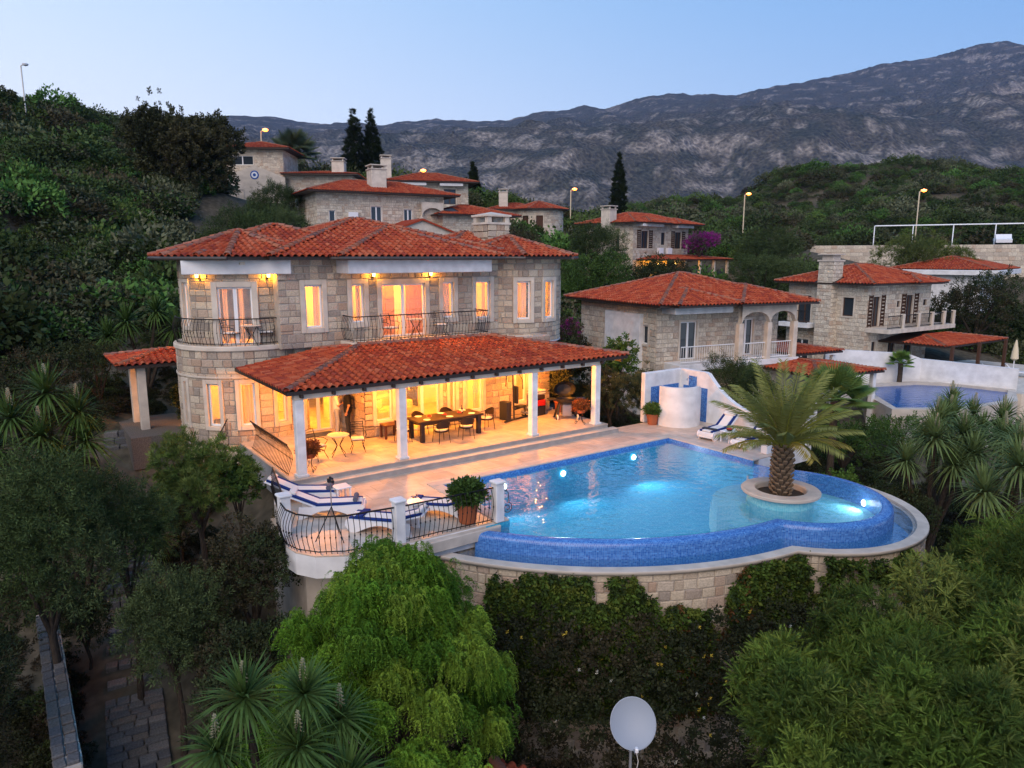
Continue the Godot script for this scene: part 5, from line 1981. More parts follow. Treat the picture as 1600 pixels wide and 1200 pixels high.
func hand(b: MB, wrist: Vector3, dir: Vector3, palm_n: Vector3) -> void:
	# palm and five curled fingers, in a finer grid, joined to the body
	dir = dir.normalized()
	var side := palm_n.cross(dir).normalized()
	var bones := [[wrist, wrist + dir * 0.05, 0.026, 0.030], [wrist + dir * 0.03 - side * 0.02, wrist + dir * 0.085 - side * 0.026, 0.018, 0.014], [wrist + dir * 0.03 + side * 0.02, wrist + dir * 0.085 + side * 0.026, 0.018, 0.014]]
	var lens := [0.062, 0.072, 0.068, 0.054]
	for k in 4:
		var root := wrist + dir * 0.085 + side * (-0.03 + 0.02 * k)
		var d1: Vector3 = (dir + palm_n * 0.25 + side * (-0.06 + 0.04 * k)).normalized()
		var mid: Vector3 = root + d1 * lens[k] * 0.5
		var tip: Vector3 = mid + (dir * 0.7 + palm_n * 0.75).normalized() * lens[k] * 0.5
		bones.append([root, mid, 0.009, 0.0085])
		bones.append([mid, tip, 0.0085, 0.007])
	var th := wrist + dir * 0.03 - side * 0.028
	var tm := th + (dir * 0.6 - side * 0.8 + palm_n * 0.3).normalized() * 0.035
	bones.append([th, tm, 0.012, 0.010])
	bones.append([tm, tm + (dir * 0.9 - side * 0.2 + palm_n * 0.4).normalized() * 0.03, 0.010, 0.008])
	var h := nets(bones, 0.008, 0.006)
	b.v.append_array(h.v)
	b.n.append_array(h.n)
	b.c.append_array(h.c)

func person(label: String, at: Vector3, turn: float, arms: Array, look: Vector3, shirt: Material, trousers: Material, shoes: Material, hair: Material, h := 1.0) -> void:
	var o := thing("person", label, "person", at, turn)
	o.scale = Vector3.ONE * h
	var hipL := Vector3(0.095, 0.92, 0)
	var hipR := Vector3(-0.095, 0.92, 0)
	var knL := Vector3(0.11, 0.50, 0.03)
	var knR := Vector3(-0.12, 0.50, 0.02)
	var anL := Vector3(0.12, 0.09, 0.0)
	var anR := Vector3(-0.15, 0.09, -0.02)
	var shL := Vector3(0.185, 1.42, -0.01)
	var shR := Vector3(-0.185, 1.42, -0.01)
	var head := Vector3(0, 1.62, 0.03) + look * 0.02
	var fwd := look.normalized()
	var bones := [[Vector3(0, 0.95, 0), Vector3(0, 1.12, 0.005), 0.125, 0.12], [Vector3(0, 1.12, 0.005), Vector3(0, 1.34, -0.005), 0.125, 0.13], [shL * Vector3(0.6, 1, 1), shR * Vector3(0.6, 1, 1), 0.085, 0.085], [Vector3(0, 1.42, 0), Vector3(0, 1.54, 0.015), 0.058, 0.052],
		[head + Vector3(0, -0.03, 0) + fwd * 0.02, head + Vector3(0, 0.055, 0) - fwd * 0.012, 0.076, 0.092], [head + fwd * 0.06 + Vector3(0, -0.075, 0), head + fwd * 0.03 + Vector3(0, -0.05, 0), 0.035, 0.055], [head + fwd * 0.10 + Vector3(0, -0.005, 0), head + fwd * 0.118 + Vector3(0, -0.032, 0), 0.010, 0.015],
		[hipL, knL, 0.088, 0.058], [knL, anL, 0.056, 0.038], [hipR, knR, 0.088, 0.058], [knR, anR, 0.056, 0.038], [anL, anL + Vector3(0.02, -0.05, 0.14), 0.038, 0.03], [anR, anR + Vector3(-0.02, -0.05, 0.14), 0.038, 0.03],
		[shL, arms[0], 0.052, 0.042], [arms[0], arms[1], 0.040, 0.027], [shR, arms[2], 0.052, 0.042], [arms[2], arms[3], 0.040, 0.027]]
	var ear := fwd.cross(Vector3.UP).normalized()
	for s in [-1.0, 1.0]:
		bones.append([head + ear * 0.088 * s + Vector3(0, 0.01, 0), head + ear * 0.094 * s + Vector3(0, -0.03, 0), 0.014, 0.010])
	var body := nets(bones, 0.045, 0.02)
	hand(body, arms[1], arms[1] - arms[0], arms[4])
	hand(body, arms[3], arms[3] - arms[2], arms[5])
	var skin := mat(Color(0.36, 0.19, 0.12), 0.55)
	part("body", body, skin, o)
	var up := [[Vector3(0, 0.93, 0), Vector3(0, 1.12, 0.005), 0.15, 0.142], [Vector3(0, 1.12, 0.005), Vector3(0, 1.34, -0.005), 0.142, 0.148], [shL * Vector3(0.62, 1, 1), shR * Vector3(0.62, 1, 1), 0.098, 0.098], [shL, shL.lerp(arms[0], 0.75), 0.068, 0.066], [shR, shR.lerp(arms[2], 0.75), 0.068, 0.066]]
	part("shirt", nets(up, 0.04, 0.022), shirt, o)
	var dn := [[Vector3(0, 0.96, 0), Vector3(0, 0.88, 0), 0.142, 0.13], [hipL, knL, 0.105, 0.078], [knL, anL + Vector3.UP * 0.02, 0.078, 0.066], [hipR, knR, 0.105, 0.078], [knR, anR + Vector3.UP * 0.02, 0.078, 0.066]]
	part("trousers", nets(dn, 0.03, 0.022), trousers, o)
	for a in [anL, anR]:
		part("shoe", nets([[a + Vector3(0, -0.045, -0.04), a + Vector3(0, -0.05, 0.16), 0.045, 0.040]], 0.02, 0.015), shoes, o)
	part("hair", nets([[head + Vector3(0, 0.065, 0) - fwd * 0.01, head + Vector3(0, 0.03, 0) - fwd * 0.05, 0.094, 0.085]], 0.02, 0.016), hair, o)
	var eyes := MB.new()
	for s in [-1.0, 1.0]:
		eyes.lathe([Vector2(0, -0.009), Vector2(0.009, 0), Vector2(0, 0.009)], 8, Transform3D(Basis(), head + fwd * 0.088 + ear * 0.032 * s + Vector3(0, 0.012, 0)))
	part("eyes", eyes, M.black, o)

func build_people() -> void:
	var dark_hair := mat(Color(0.02, 0.014, 0.01), 0.7)
	var fw := Vector3(0, 0, 1)
	person("person in white shirt and pale jeans, hands raised while talking by the door", Vector3(9.85, 0, -25.15), 1.1,
		[Vector3(0.24, 1.16, 0.06), Vector3(0.14, 1.20, 0.27), Vector3(-0.24, 1.15, 0.08), Vector3(-0.10, 1.24, 0.28), Vector3(-0.6, 0.5, 0.3), Vector3(0.6, 0.5, 0.3)], Vector3(0.1, -0.1, 1).normalized(),
		mat(Color(0.66, 0.64, 0.62), 0.9), mat(Color(0.30, 0.33, 0.38), 0.9), M.black, dark_hair)
	person("person in black shirt and dark trousers standing by the door, arms hanging", Vector3(10.15, 0, -24.85), -1.9,
		[Vector3(0.26, 1.14, -0.03), Vector3(0.27, 0.89, 0.06), Vector3(-0.26, 1.14, -0.03), Vector3(-0.27, 0.89, 0.06), Vector3(-1, 0, 0.2), Vector3(1, 0, 0.2)], Vector3(0.15, -0.05, 1).normalized(),
		mat(Color(0.018, 0.018, 0.02), 0.9), mat(Color(0.035, 0.037, 0.04), 0.9), M.black, dark_hair, 1.03)

# ---------------------------------------------------------------- neighbouring villas
func block(o: Node3D, x0: float, x1: float, zf: float, zb: float, y0: float, y1: float, front: Array, left: Array) -> Array:
	# holes are [u0, u1, y0, y1, leaves, shutters]; front counts from x0, left from zb
	var f := flat_wall(Vector3(x0, 0, zf), Vector3.BACK)
	var l := flat_wall(Vector3(x0, 0, zb), Vector3.LEFT)
	var r := flat_wall(Vector3(x1, 0, zf), Vector3.RIGHT)
	wall(o, f, x1 - x0, y0, y1, front, 0.3, 0.30, 0.42, true, 0)
	wall(o, l, zf - zb, y0, y1, left, 0.3, 0.30, 0.42, true, 0)
	wall(o, r, zf - zb, y0, y1, [], 0.3, 0.30, 0.42, true, 0)
	var b := MB.new()
	b.box(Transform3D(Basis(), Vector3((x0 + x1) / 2, (y0 + y1) / 2, zb + 0.1)), Vector3(x1 - x0 - 0.02, y1 - y0, 0.2))
	b.box(Transform3D(Basis(), Vector3((x0 + x1) / 2, y1 - 0.1, (zf + zb) / 2)), Vector3(x1 - x0 - 0.4, 0.1, zf - zb - 0.4))
	part("rear_wall", b, M.mortar, o)
	for q in [[f, front], [l, left]]:
		for h in q[1]:
			var brown: bool = h.size() > 6
			var w := window(o, q[0], h[0], h[1], h[2], h[3], h[4] if h.size() > 4 else 1, h[3] - h[2] > 1.9, 0.12, M.dark_glass, M.shutter if brown else M.pvc)
			if h.size() > 5 and h[5]:
				var hw: float = (h[1] - h[0]) / 2
				for sx in [-1.0, 1.0]:
					var sb := MB.new()
					for k in 9:
						sb.box(Transform3D(Basis(Vector3.RIGHT, 0.5), Vector3(0, (k + 0.5) * (h[3] - h[2]) / 9.0, 0.02)), Vector3(hw * 0.8, (h[3] - h[2]) / 9.0 * 0.8, 0.015))
					for e in [-1.0, 1.0]:
						sb.box(Transform3D(Basis(), Vector3(e * hw * 0.42, (h[3] - h[2]) / 2, 0.02)), Vector3(0.05, h[3] - h[2], 0.05))
					var so := part("shutter", sb, M.shutter, w)
					so.position = Vector3(sx * hw * 1.45, 0, 0.06)
	return [f, l, r]

func small_chimney(o: Node3D, at: Vector3, w: float, h: float) -> void:
	var c := Node3D.new()
	c.name = "chimney"
	o.add_child(c, true)
	c.position = at
	bx(c, "shaft", M.cream, [[Vector3(0, h / 2, 0), Vector3(w, h, w)]], 0.03)
	bx(c, "cap", M.coping, [[Vector3(0, h + 0.05, 0), Vector3(w + 0.16, 0.1, w + 0.16)], [Vector3(0, h + 0.42, 0), Vector3(w + 0.2, 0.1, w + 0.2)], [Vector3(w * 0.4, h + 0.23, w * 0.4), Vector3(0.16, 0.28, 0.16)], [Vector3(-w * 0.4, h + 0.23, w * 0.4), Vector3(0.16, 0.28, 0.16)], [Vector3(w * 0.4, h + 0.23, -w * 0.4), Vector3(0.16, 0.28, 0.16)], [Vector3(-w * 0.4, h + 0.23, -w * 0.4), Vector3(0.16, 0.28, 0.16)]])

func arches(o: Node3D, posts: Array, z: float, y0: float, spring: float, top: float, m: Material) -> void:
	for x in posts:
		bx(o, "column", m, [[Vector3(x, (y0 + spring) / 2, z), Vector3(0.32, spring - y0, 0.32)]])
	var b := MB.new()
	for k in posts.size() - 1:
		var a: float = posts[k]
		var c: float = posts[k + 1]
		for i in 12:
			var q := []
			for t in [i / 12.0, (i + 1) / 12.0]:
				q.append([lerpf(a, c, t), spring + (top - spring) * 0.62 * sqrt(maxf(0.0, 1.0 - pow(2.0 * t - 1.0, 2.0)))])
			for zz in [z - 0.15, z + 0.15]:
				b.quad(Vector3(q[0][0], q[0][1], zz), Vector3(q[1][0], q[1][1], zz), Vector3(q[1][0], top, zz), Vector3(q[0][0], top, zz), Vector3(0, 0, zz - z))
			b.quad(Vector3(q[0][0], q[0][1], z - 0.15), Vector3(q[1][0], q[1][1], z - 0.15), Vector3(q[1][0], q[1][1], z + 0.15), Vector3(q[0][0], q[0][1], z + 0.15), Vector3.DOWN)
	part("arcade", b, m, o)

func eye_disc(o: Node3D, at: Vector3, r: float) -> void:
	var e := Node3D.new()
	e.name = "eye_ornament"
	o.add_child(e, true)
	e.position = at
	e.rotation.x = PI / 2
	lt(e, "blue_ring", M.sea_blue, [Vector2(r, -0.02), Vector2(r, 0.03), Vector2(0, 0.03)], 20)
	lt(e, "white_ring", M.eye_white, [Vector2(r * 0.72, 0.028), Vector2(r * 0.72, 0.045), Vector2(0, 0.045)], 18)
	lt(e, "blue_iris", M.sea_blue, [Vector2(r * 0.36, 0.04), Vector2(r * 0.36, 0.06), Vector2(0, 0.06)], 14)

func never(_x: float, _z: float, _y: float) -> bool:
	return false

func white_rail(o: Node3D, a: Vector3, b: Vector3, m: Material) -> void:
	var n := int(a.distance_to(b) / 0.16)
	var l := [[a + Vector3.UP * 0.95, b + Vector3.UP * 0.95], [a + Vector3.UP * 0.1, b + Vector3.UP * 0.1]]
	tb(o, "hand_rail", m, l, 0.03, 5)
	l = []
	for k in n + 1:
		var p := a.lerp(b, float(k) / n)
		l.append([p + Vector3.UP * 0.1, p + Vector3.UP * 0.95])
	tb(o, "rail_bars", m, l, 0.014, 4)

func build_neighbours() -> void:
	masonry = "pale"
	# villa with arched loggia beyond the shower wall
	var a := thing("arcade_villa", "stone villa with arched loggia, white side panel and white balcony rail", "house", Vector3(29.2, -2.6, -27.4), deg_to_rad(-10))
	block(a, 0, 8.9, 0, -8, -1.0, 6.6, [[1.5, 2.9, 3.45, 5.7, 2], [5.8, 7.1, 3.45, 5.7, 2], [1.4, 2.6, 0.6, 2.4, 2]], [[6.6, 7.4, 4.2, 5.5, 1]])
	bx(a, "side_panel", M.white, [[Vector3(-0.12, 2.5, -3.0), Vector3(0.3, 7.0, 3.6)]])
	bx(a, "boxed_beam", M.white, [[Vector3(2.3, 6.32, 0.6), Vector3(4.0, 0.42, 1.2)]])
	bx(a, "balcony_slab", M.white, [[Vector3(2.5, 3.2, 0.7), Vector3(3.9, 0.36, 1.4)], [Vector3(6.7, 3.25, 0.85), Vector3(4.6, 0.3, 1.7)]])
	bx(a, "loggia_base", M.cream, [[Vector3(6.7, 1.0, 0.8), Vector3(4.4, 4.2, 1.5)]])
	arches(a, [4.6, 6.7, 8.7], 1.45, 3.4, 5.5, 6.5, M.cream)
	white_rail(a, Vector3(0.7, 3.4, 1.3), Vector3(4.4, 3.4, 1.3), M.pvc)
	white_rail(a, Vector3(4.9, 3.4, 1.45), Vector3(8.6, 3.4, 1.45), M.pvc)
	roof(a, [{"poly": rect(-0.8, 9.8, 1.3, -8.8), "eave": 6.62, "slope": 0.30}, {"poly": rect(4.0, 9.8, 2.2, -7.5), "eave": 6.62, "slope": 0.30}, {"poly": rect(0.0, 4.6, 1.9, -6.0), "eave": 6.62, "slope": 0.31}], 0, never)
	roof(a, [{"poly": rect(6.4, 11.6, 5.4, -2.0), "eave": 2.95, "slope": 0.10}], 0, func(_x, z, _y): return z < 1.6, "ridge", "lean_to_roof")
	roof(a, [{"poly": rect(9.0, 13.0, 1.4, -4.0), "eave": 3.5, "slope": 0.12}], 0, never, "ridge", "side_roof")
	for q in [Vector3(6.8, 1.2, 5.0), Vector3(11.2, 1.2, 5.0), Vector3(12.6, 1.5, 1.0)]:
		bx(a, "post", M.white, [[q, Vector3(0.25, 3.4, 0.25)]])
	# villa with tall stone chimney and white garden wall
	var c := thing("chimney_villa", "stone villa with tall side chimney, brown shutters and a red lean-to roof", "house", Vector3(51.0, -1.9, -27.5), deg_to_rad(-2.5))
	block(c, 0, 8.6, 0, -6.6, -1.0, 6.5, [[0.6, 1.7, 3.4, 5.7, 2, true, true], [3.7, 4.4, 4.6, 5.3, 1, false, true], [5.0, 6.2, 3.4, 5.7, 2, true, true], [7.4, 8.2, 4.6, 5.3, 1, false, true], [0.8, 1.6, 0.2, 2.4, 1, false, true], [3.0, 4.2, 0.0, 2.3, 2, false, true], [5.2, 6.6, 0.0, 2.3, 2, false, true]], [[0.8, 2.2, 3.4, 5.6, 2, false, true], [4.6, 5.7, 4.0, 5.6, 1, false, true], [0.7, 2.2, 0.1, 2.2, 2]])
	bx(c, "balcony_slab", M.white, [[Vector3(-0.6, 3.25, -5.2), Vector3(1.2, 0.34, 2.6)]])
	bx(c, "terrace_slab", M.cream, [[Vector3(4.6, 3.2, 0.9), Vector3(9.2, 0.3, 1.8)]])
	for x in [1.9, 4.0, 5.9, 7.6, 9.0]:
		bx(c, "rail_post", M.cream, [[Vector3(x, 3.85, 1.65), Vector3(0.24, 1.1, 0.24)]])
	white_rail(c, Vector3(0.0, 3.35, 1.65), Vector3(9.0, 3.35, 1.65), M.iron)
	white_rail(c, Vector3(-1.1, 3.4, -6.4), Vector3(-1.1, 3.4, -4.0), M.iron)
	roof(c, [{"poly": rect(-0.8, 9.4, 0.9, -7.4), "eave": 6.55, "slope": 0.31}, {"poly": rect(4.2, 7.4, 1.5, -5.0), "eave": 6.55, "slope": 0.33}], 0, func(x, z, _y): return absf(x + 0.25) < 0.7 and absf(z + 3.0) < 0.8)
	roof(c, [{"poly": rect(1.8, 10.8, 4.8, -3.6), "eave": 2.35, "slope": 0.12}], 0, func(_x, z, _y): return z < 1.75, "ridge", "lean_to_roof")
	var cc := Node3D.new()
	cc.name = "tall_chimney"
	c.add_child(cc)
	wall(cc, flat_wall(Vector3(-0.75, 0, -3.6), Vector3.LEFT), 1.2, -1.0, 8.1, [], 1.2, 0.28, 0.36, true, 0)
	wall(cc, flat_wall(Vector3(-0.75, 0, -2.4), Vector3.BACK), 1.2, -1.0, 8.1, [], 0.1, 0.28, 0.36, true, 0)
	bx(cc, "cap", M.coping, [[Vector3(-0.15, 8.16, -3.0), Vector3(1.4, 0.12, 1.4)], [Vector3(-0.15, 8.4, -3.0), Vector3(0.9, 0.36, 0.9)], [Vector3(-0.15, 8.62, -3.0), Vector3(1.4, 0.1, 1.4)]])
	for x in [2.4, 6.2, 10.2]:
		bx(c, "veranda_post", M.shutter, [[Vector3(x, 0.7, 5.0), Vector3(0.2, 3.4, 0.2)]])
	# its garden wall and pool
	var gw := MB.new()
	var top := [Vector3(42.5, 0.8, -25.4), Vector3(47.2, 0.45, -22.6), Vector3(48.0, 0.1, -22.0), Vector3(49.4, -0.05, -17.0)]
	for k in 3:
		var p: Vector3 = top[k]
		var q: Vector3 = top[k + 1]
		var n := (q - p).cross(Vector3.UP).normalized() * 0.12
		for s in [-1.0, 1.0]:
			gw.quad(p + n * s, q + n * s, Vector3(q.x, -3.6, q.z) + n * s, Vector3(p.x, -3.6, p.z) + n * s, n * s)
		gw.quad(p - n, p + n, q + n, q - n, Vector3.UP)
	var gwo := part(numbered("garden_wall"), gw, M.white, self)
	tag(gwo, "long white garden wall stepping down beside the neighbouring pool", "wall")
	var p2 := thing("neighbour_pool", "blue tiled pool below the long white garden wall", "pool")
	var po := PackedVector2Array([Vector2(43.6, -22.9), Vector2(46.9, -21.6), Vector2(48.3, -19.8), Vector2(48.7, -17.2), Vector2(45.2, -16.0), Vector2(40.9, -16.6), Vector2(38.1, -18.5), Vector2(40.6, -20.9)])
	var pb := MB.new()
	pb.prism(po, -3.6, -2.6, false)
	part("basin", pb, M.mosaic, p2)
	var pw := MB.new()
	pw.prism(po, -1.46, -1.45, false)
	part("pool_water", pw, M.deep_water, p2)
	var cp := MB.new()
	for k in po.size():
		var i := po[k]
		var j := po[(k + 1) % po.size()]
		var cen := Vector2(43.8, -19.2)
		var io := i + (i - cen).normalized() * 0.55
		var jo := j + (j - cen).normalized() * 0.55
		cp.quad(Vector3(i.x, -1.3, i.y), Vector3(j.x, -1.3, j.y), Vector3(jo.x, -1.3, jo.y), Vector3(io.x, -1.3, io.y), Vector3.UP)
		cp.quad(Vector3(i.x, -1.3, i.y), Vector3(j.x, -1.3, j.y), Vector3(j.x, -2.6, j.y), Vector3(i.x, -2.6, i.y), Vector3(cen.x - i.x, 0, cen.y - i.y))
		cp.quad(Vector3(io.x, -1.3, io.y), Vector3(jo.x, -1.3, jo.y), Vector3(jo.x, -4.2, jo.y), Vector3(io.x, -4.2, io.y), Vector3(i.x - cen.x, 0, i.y - cen.y))
	part("coping", cp, M.coping, p2)
	var te := MB.new()
	te.prism(PackedVector2Array([Vector2(48.6, -26.3), Vector2(63, -27.0), Vector2(64, -15.5), Vector2(52.0, -14.5), Vector2(49.7, -16.8), Vector2(48.4, -22.0)]), -3.2, -1.6, false)
	structure("neighbour_terrace", te, M.cream)
	var um := thing("closed_parasol", "closed cream parasol beside white sunbeds on the neighbouring terrace", "parasol", Vector3(58.2, -1.6, -20.4))
	tb(um, "pole", M.pvc, [[Vector3(0, 0, 0), Vector3(0, 2.3, 0)]], 0.035)
	lt(um, "folded_canopy", M.sofa, [Vector2(0.05, 0.9), Vector2(0.26, 1.05), Vector2(0.18, 1.7), Vector2(0.05, 2.35), Vector2(0, 2.4)], 10)
	for k in 3:
		var sb := thing("sunbed", "white sunbed with raised back on the neighbouring terrace", "sunbed", Vector3(55.4 + 1.4 * k, -1.6, -20.4 + 0.9 * k), 0.5, "white sunbeds on the neighbouring terrace")
		bx(sb, "bed", M.plastic, [[Vector3(0, 0.32, 0.3), Vector3(0.66, 0.06, 1.3)]])
		var br := bx(sb, "backrest", M.plastic, [[Vector3(0, 0, -0.35), Vector3(0.66, 0.05, 0.75)]])
		br.position = Vector3(0, 0.33, -0.35)
		br.rotation.x = 0.8
		for q in [[-0.28, 0.8], [0.28, 0.8], [-0.28, -0.3], [0.28, -0.3]]:
			bx(sb, "leg", M.plastic, [[Vector3(q[0], 0.15, q[1]), Vector3(0.06, 0.3, 0.06)]])
	# villa on the slope with dark shutters and bougainvillea
	var d := thing("shuttered_villa", "pale stone villa with dark shutters above a flowering veranda roof", "house", Vector3(59.9, 4.2, -60.3), deg_to_rad(9))
	block(d, 0, 11.5, 0, -7, -2.5, 6.2, [[1.4, 3.0, 3.3, 5.4, 2, true, true], [5.4, 6.5, 3.6, 5.3, 1, false, true], [8.4, 10.0, 3.3, 5.4, 2, true, true]], [[1.0, 1.8, 3.2, 4.8, 1, false, true], [4.4, 5.2, 3.0, 4.9, 1, false, true]])
	bx(d, "boxed_beam", M.white, [[Vector3(2.6, 5.95, 0.5), Vector3(4.2, 0.34, 1.0)], [Vector3(9.4, 5.95, 0.5), Vector3(3.6, 0.34, 1.0)]])
	roof(d, [{"poly": rect(-1.0, 12.6, 1.0, -8), "eave": 6.2, "slope": 0.30}, {"poly": rect(1.0, 5.4, 1.7, -5.0), "eave": 6.2, "slope": 0.3}, {"poly": rect(7.4, 12.6, 1.6, -5), "eave": 6.2, "slope": 0.3}], 0, never)
	small_chimney(d, Vector3(-0.5, -2.5, -3.2), 1.3, 10.2)
	roof(d, [{"poly": rect(0.6, 14.6, 4.6, -3.0), "eave": 2.0, "slope": 0.12}], 0, func(_x, z, _y): return z < 0.1, "ridge", "veranda_roof")
	for x in [1.2, 4.4, 7.6, 10.8, 14.0]:
		bx(d, "veranda_post", M.cream, [[Vector3(x, -0.1, 4.2), Vector3(0.3, 4.0, 0.3)]])
	for x in [4.2, 6.0]:
		bx(d, "air_conditioner", M.plastic, [[Vector3(x, 3.0, 0.9), Vector3(0.9, 0.7, 0.35)]])
	for x in [3.0, 6.4]:
		var lw := Node3D.new()
		lw.name = "veranda_lamp"
		d.add_child(lw, true)
		lw.position = Vector3(x, 1.5, 1.6)
		lt(lw, "lamp_bowl", M.lamp_glow, [Vector2(0, -0.2), Vector2(0.2, 0), Vector2(0, 0.15)], 10)
		lamp(lw, Vector3(0, -0.02, 0), Color(1.0, 0.66, 0.2), 5.0, 0.15)
	# villa with round bay, behind the chimney
	var e := thing("bay_villa", "small villa with shuttered round bay and low red roof among trees", "house", Vector3(59.4, 7.6, -86.0), deg_to_rad(-34))
	var rw := round_wall(Vector3(5.4, 0, -3.6), 3.6, -130)
	var bh := []
	for k in 4:
		bh.append([1.2 + 2.1 * k, 2.4 + 2.1 * k, 2.6, 4.8])
	wall(e, rw, 4.5 * 3.6, -2.0, 5.6, bh, 0.3, 0.3, 0.42, true, 0)
	for h in bh:
		window(e, rw, h[0], h[1], h[2], h[3], 2, false, 0.1, M.shutter, M.shutter)
	block(e, -1.5, 3.4, -2.0, -7.0, -2, 5.6, [], [])
	roof(e, [{"poly": octagon(Vector2(5.4, -3.6), 4.6), "eave": 5.65, "slope": 0.3}, {"poly": rect(-2.3, 6.0, -1.2, -8), "eave": 5.65, "slope": 0.3}], 0, never)
	small_chimney(e, Vector3(0.2, 4.5, -3.0), 1.3, 3.6)
	# villa directly behind with gabled porch
	var f := thing("gabled_villa", "stone villa with gabled porch, arched recess and pale blue shutters", "house", Vector3(24.6, 6.2, -65.6), deg_to_rad(-7))
	var blue := mat(Color(0.30, 0.36, 0.44), 0.5)
	block(f, 0, 12.6, 0, -7.5, -2, 6.3, [[1.0, 1.8, 2.6, 4.7, 1], [5.0, 6.3, 2.8, 5.2, 2], [8.3, 9.4, 2.8, 5.0, 2]], [[3.0, 3.9, 2.7, 4.6, 1]])
	block(f, 12.0, 19.5, 1.2, -5.0, -2, 4.4, [[3.6, 4.4, 1.8, 3.6, 1], [5.2, 6.0, 1.8, 3.8, 1]], [])
	arches(f, [10.1, 12.4], 0.35, 2.6, 4.2, 5.6, M.cream)
	roof(f, [{"poly": rect(-1.0, 14.0, 1.0, -8.5), "eave": 6.3, "slope": 0.30}, {"poly": rect(11.2, 20.4, 2.0, -6.0), "eave": 4.45, "slope": 0.28}], 0, never)
	small_chimney(f, Vector3(6.3, 6.3, -1.6), 1.5, 2.3)
	bx(f, "air_conditioner", M.plastic, [[Vector3(3.3, 4.1, 0.25), Vector3(0.9, 0.7, 0.35)]])
	var gb := MB.new()
	var gp := [Vector3(4.4, -1.0, 5.0), Vector3(12.2, -1.0, 5.0), Vector3(12.2, 2.3, 5.0), Vector3(8.3, 3.7, 5.0), Vector3(4.4, 2.3, 5.0)]
	for k in [[0, 1, 2], [0, 2, 4], [4, 2, 3]]:
		gb.face(gp[k[0]], gp[k[1]], gp[k[2]], Vector3.BACK)
	gb.quad(gp[0], gp[4], gp[4] - Vector3(0, 0, 5), gp[0] - Vector3(0, 0, 5), Vector3.LEFT)
	part("porch_gable", gb, M.cream, f)
	var pr := MB.new()
	for s in [[gp[4], gp[3]], [gp[3], gp[2]]]:
		pr.quad(s[0] + Vector3(0, 0.1, 0.25), s[1] + Vector3(0, 0.1, 0.25), s[1] + Vector3(0, 0.1, -5), s[0] + Vector3(0, 0.1, -5), Vector3.UP)
		pr.quad(s[0] + Vector3(0, 0.1, 0.25), s[1] + Vector3(0, 0.1, 0.25), s[1] + Vector3(0, -0.08, 0.25), s[0] + Vector3(0, -0.08, 0.25), Vector3.BACK)
	part("porch_roof", pr, M.tile_mats[2], f)
	eye_disc(f, Vector3(8.3, 2.3, 5.0), 0.45)
	# roofs higher up
	var g := thing("upper_villa", "upper villa with broad red roof and small shuttered balcony door", "house", Vector3(42.2, 10.0, -85.2), deg_to_rad(-22))
	block(g, 0, 9.5, 0, -7, -2, 5.9, [[6.2, 8.0, 3.2, 5.2, 2, false, true], [2.0, 3.6, 4.4, 5.2, 2, false, true]], [])
	bx(g, "boxed_beam", M.white, [[Vector3(2.2, 5.6, 0.5), Vector3(3.6, 0.34, 1.0)], [Vector3(7.2, 5.6, 0.5), Vector3(3.0, 0.34, 1.0)]])
	roof(g, [{"poly": rect(-1.2, 10.7, 1.2, -8.2), "eave": 5.95, "slope": 0.30}], 0, never)
	small_chimney(g, Vector3(-0.9, 4.5, -1.0), 1.3, 4.2)
	var h := thing("hilltop_villa", "pale villa with plain gabled front and round eye ornament on the slope", "house", Vector3(23.6, 13.0, -92.2), deg_to_rad(-33))
	block(h, 0, 6.8, 0, -7, -2, 6.2, [[0.6, 3.4, 4.2, 5.5, 2]], [])
	roof(h, [{"poly": rect(-1, 7.8, 1, -8), "eave": 6.2, "slope": 0.28}], 0, never)
	block(h, 7.0, 15.0, 0.5, -5, -2, 3.2, [[1.0, 2.2, -0.6, 1.4, 1], [4.0, 5.4, -1.0, 1.4, 2]], [])
	roof(h, [{"poly": rect(6.8, 15.8, 1.5, -6), "eave": 3.2, "slope": 0.16}], 0, never)
	small_chimney(h, Vector3(13.2, 2.6, -1.0), 1.5, 2.2)
	var hb := MB.new()
	var q5 := [Vector3(0.6, -2, 2.6), Vector3(7.6, -2, 2.6), Vector3(7.6, 2.6, 2.6), Vector3(4.1, 4.0, 2.6), Vector3(0.6, 2.6, 2.6)]
	for k in [[0, 1, 2], [0, 2, 4], [4, 2, 3]]:
		hb.face(q5[k[0]], q5[k[1]], q5[k[2]], Vector3.BACK)
	hb.quad(q5[0], q5[4], q5[4] - Vector3(0, 0, 2.6), q5[0] - Vector3(0, 0, 2.6), Vector3.LEFT)
	hb.quad(q5[4], q5[3], q5[3] - Vector3(0, 0, 2.6), q5[4] - Vector3(0, 0, 2.6), Vector3.UP)
	hb.quad(q5[3], q5[2], q5[2] - Vector3(0, 0, 2.6), q5[3] - Vector3(0, 0, 2.6), Vector3.UP)
	part("gabled_front", hb, M.cream, h)
	eye_disc(h, Vector3(4.1, 2.9, 2.6), 0.5)
	for x in [2.4, 4.6, 6.2]:
		var gw2 := flat_wall(Vector3(0, 0, 2.62), Vector3.BACK)
		window(h, gw2, x - 0.4, x + 0.4, -0.9, 1.3, 1, true, 0.08, M.dark_glass)
	# white building at the far side
	var w := thing("white_villa", "white plastered villa with low red roof at the edge of the settlement", "house", Vector3(78.0, -1.2, -31.0), deg_to_rad(12))
	for q in [[Vector3(6, 2.6, -4), Vector3(12, 7.4, 8)]]:
		bx(w, "wall", M.white, [q], 0.04)
	bx(w, "roof_slab", M.white, [[Vector3(6, 6.2, -3.5), Vector3(13.6, 0.5, 10)]], 0.04)
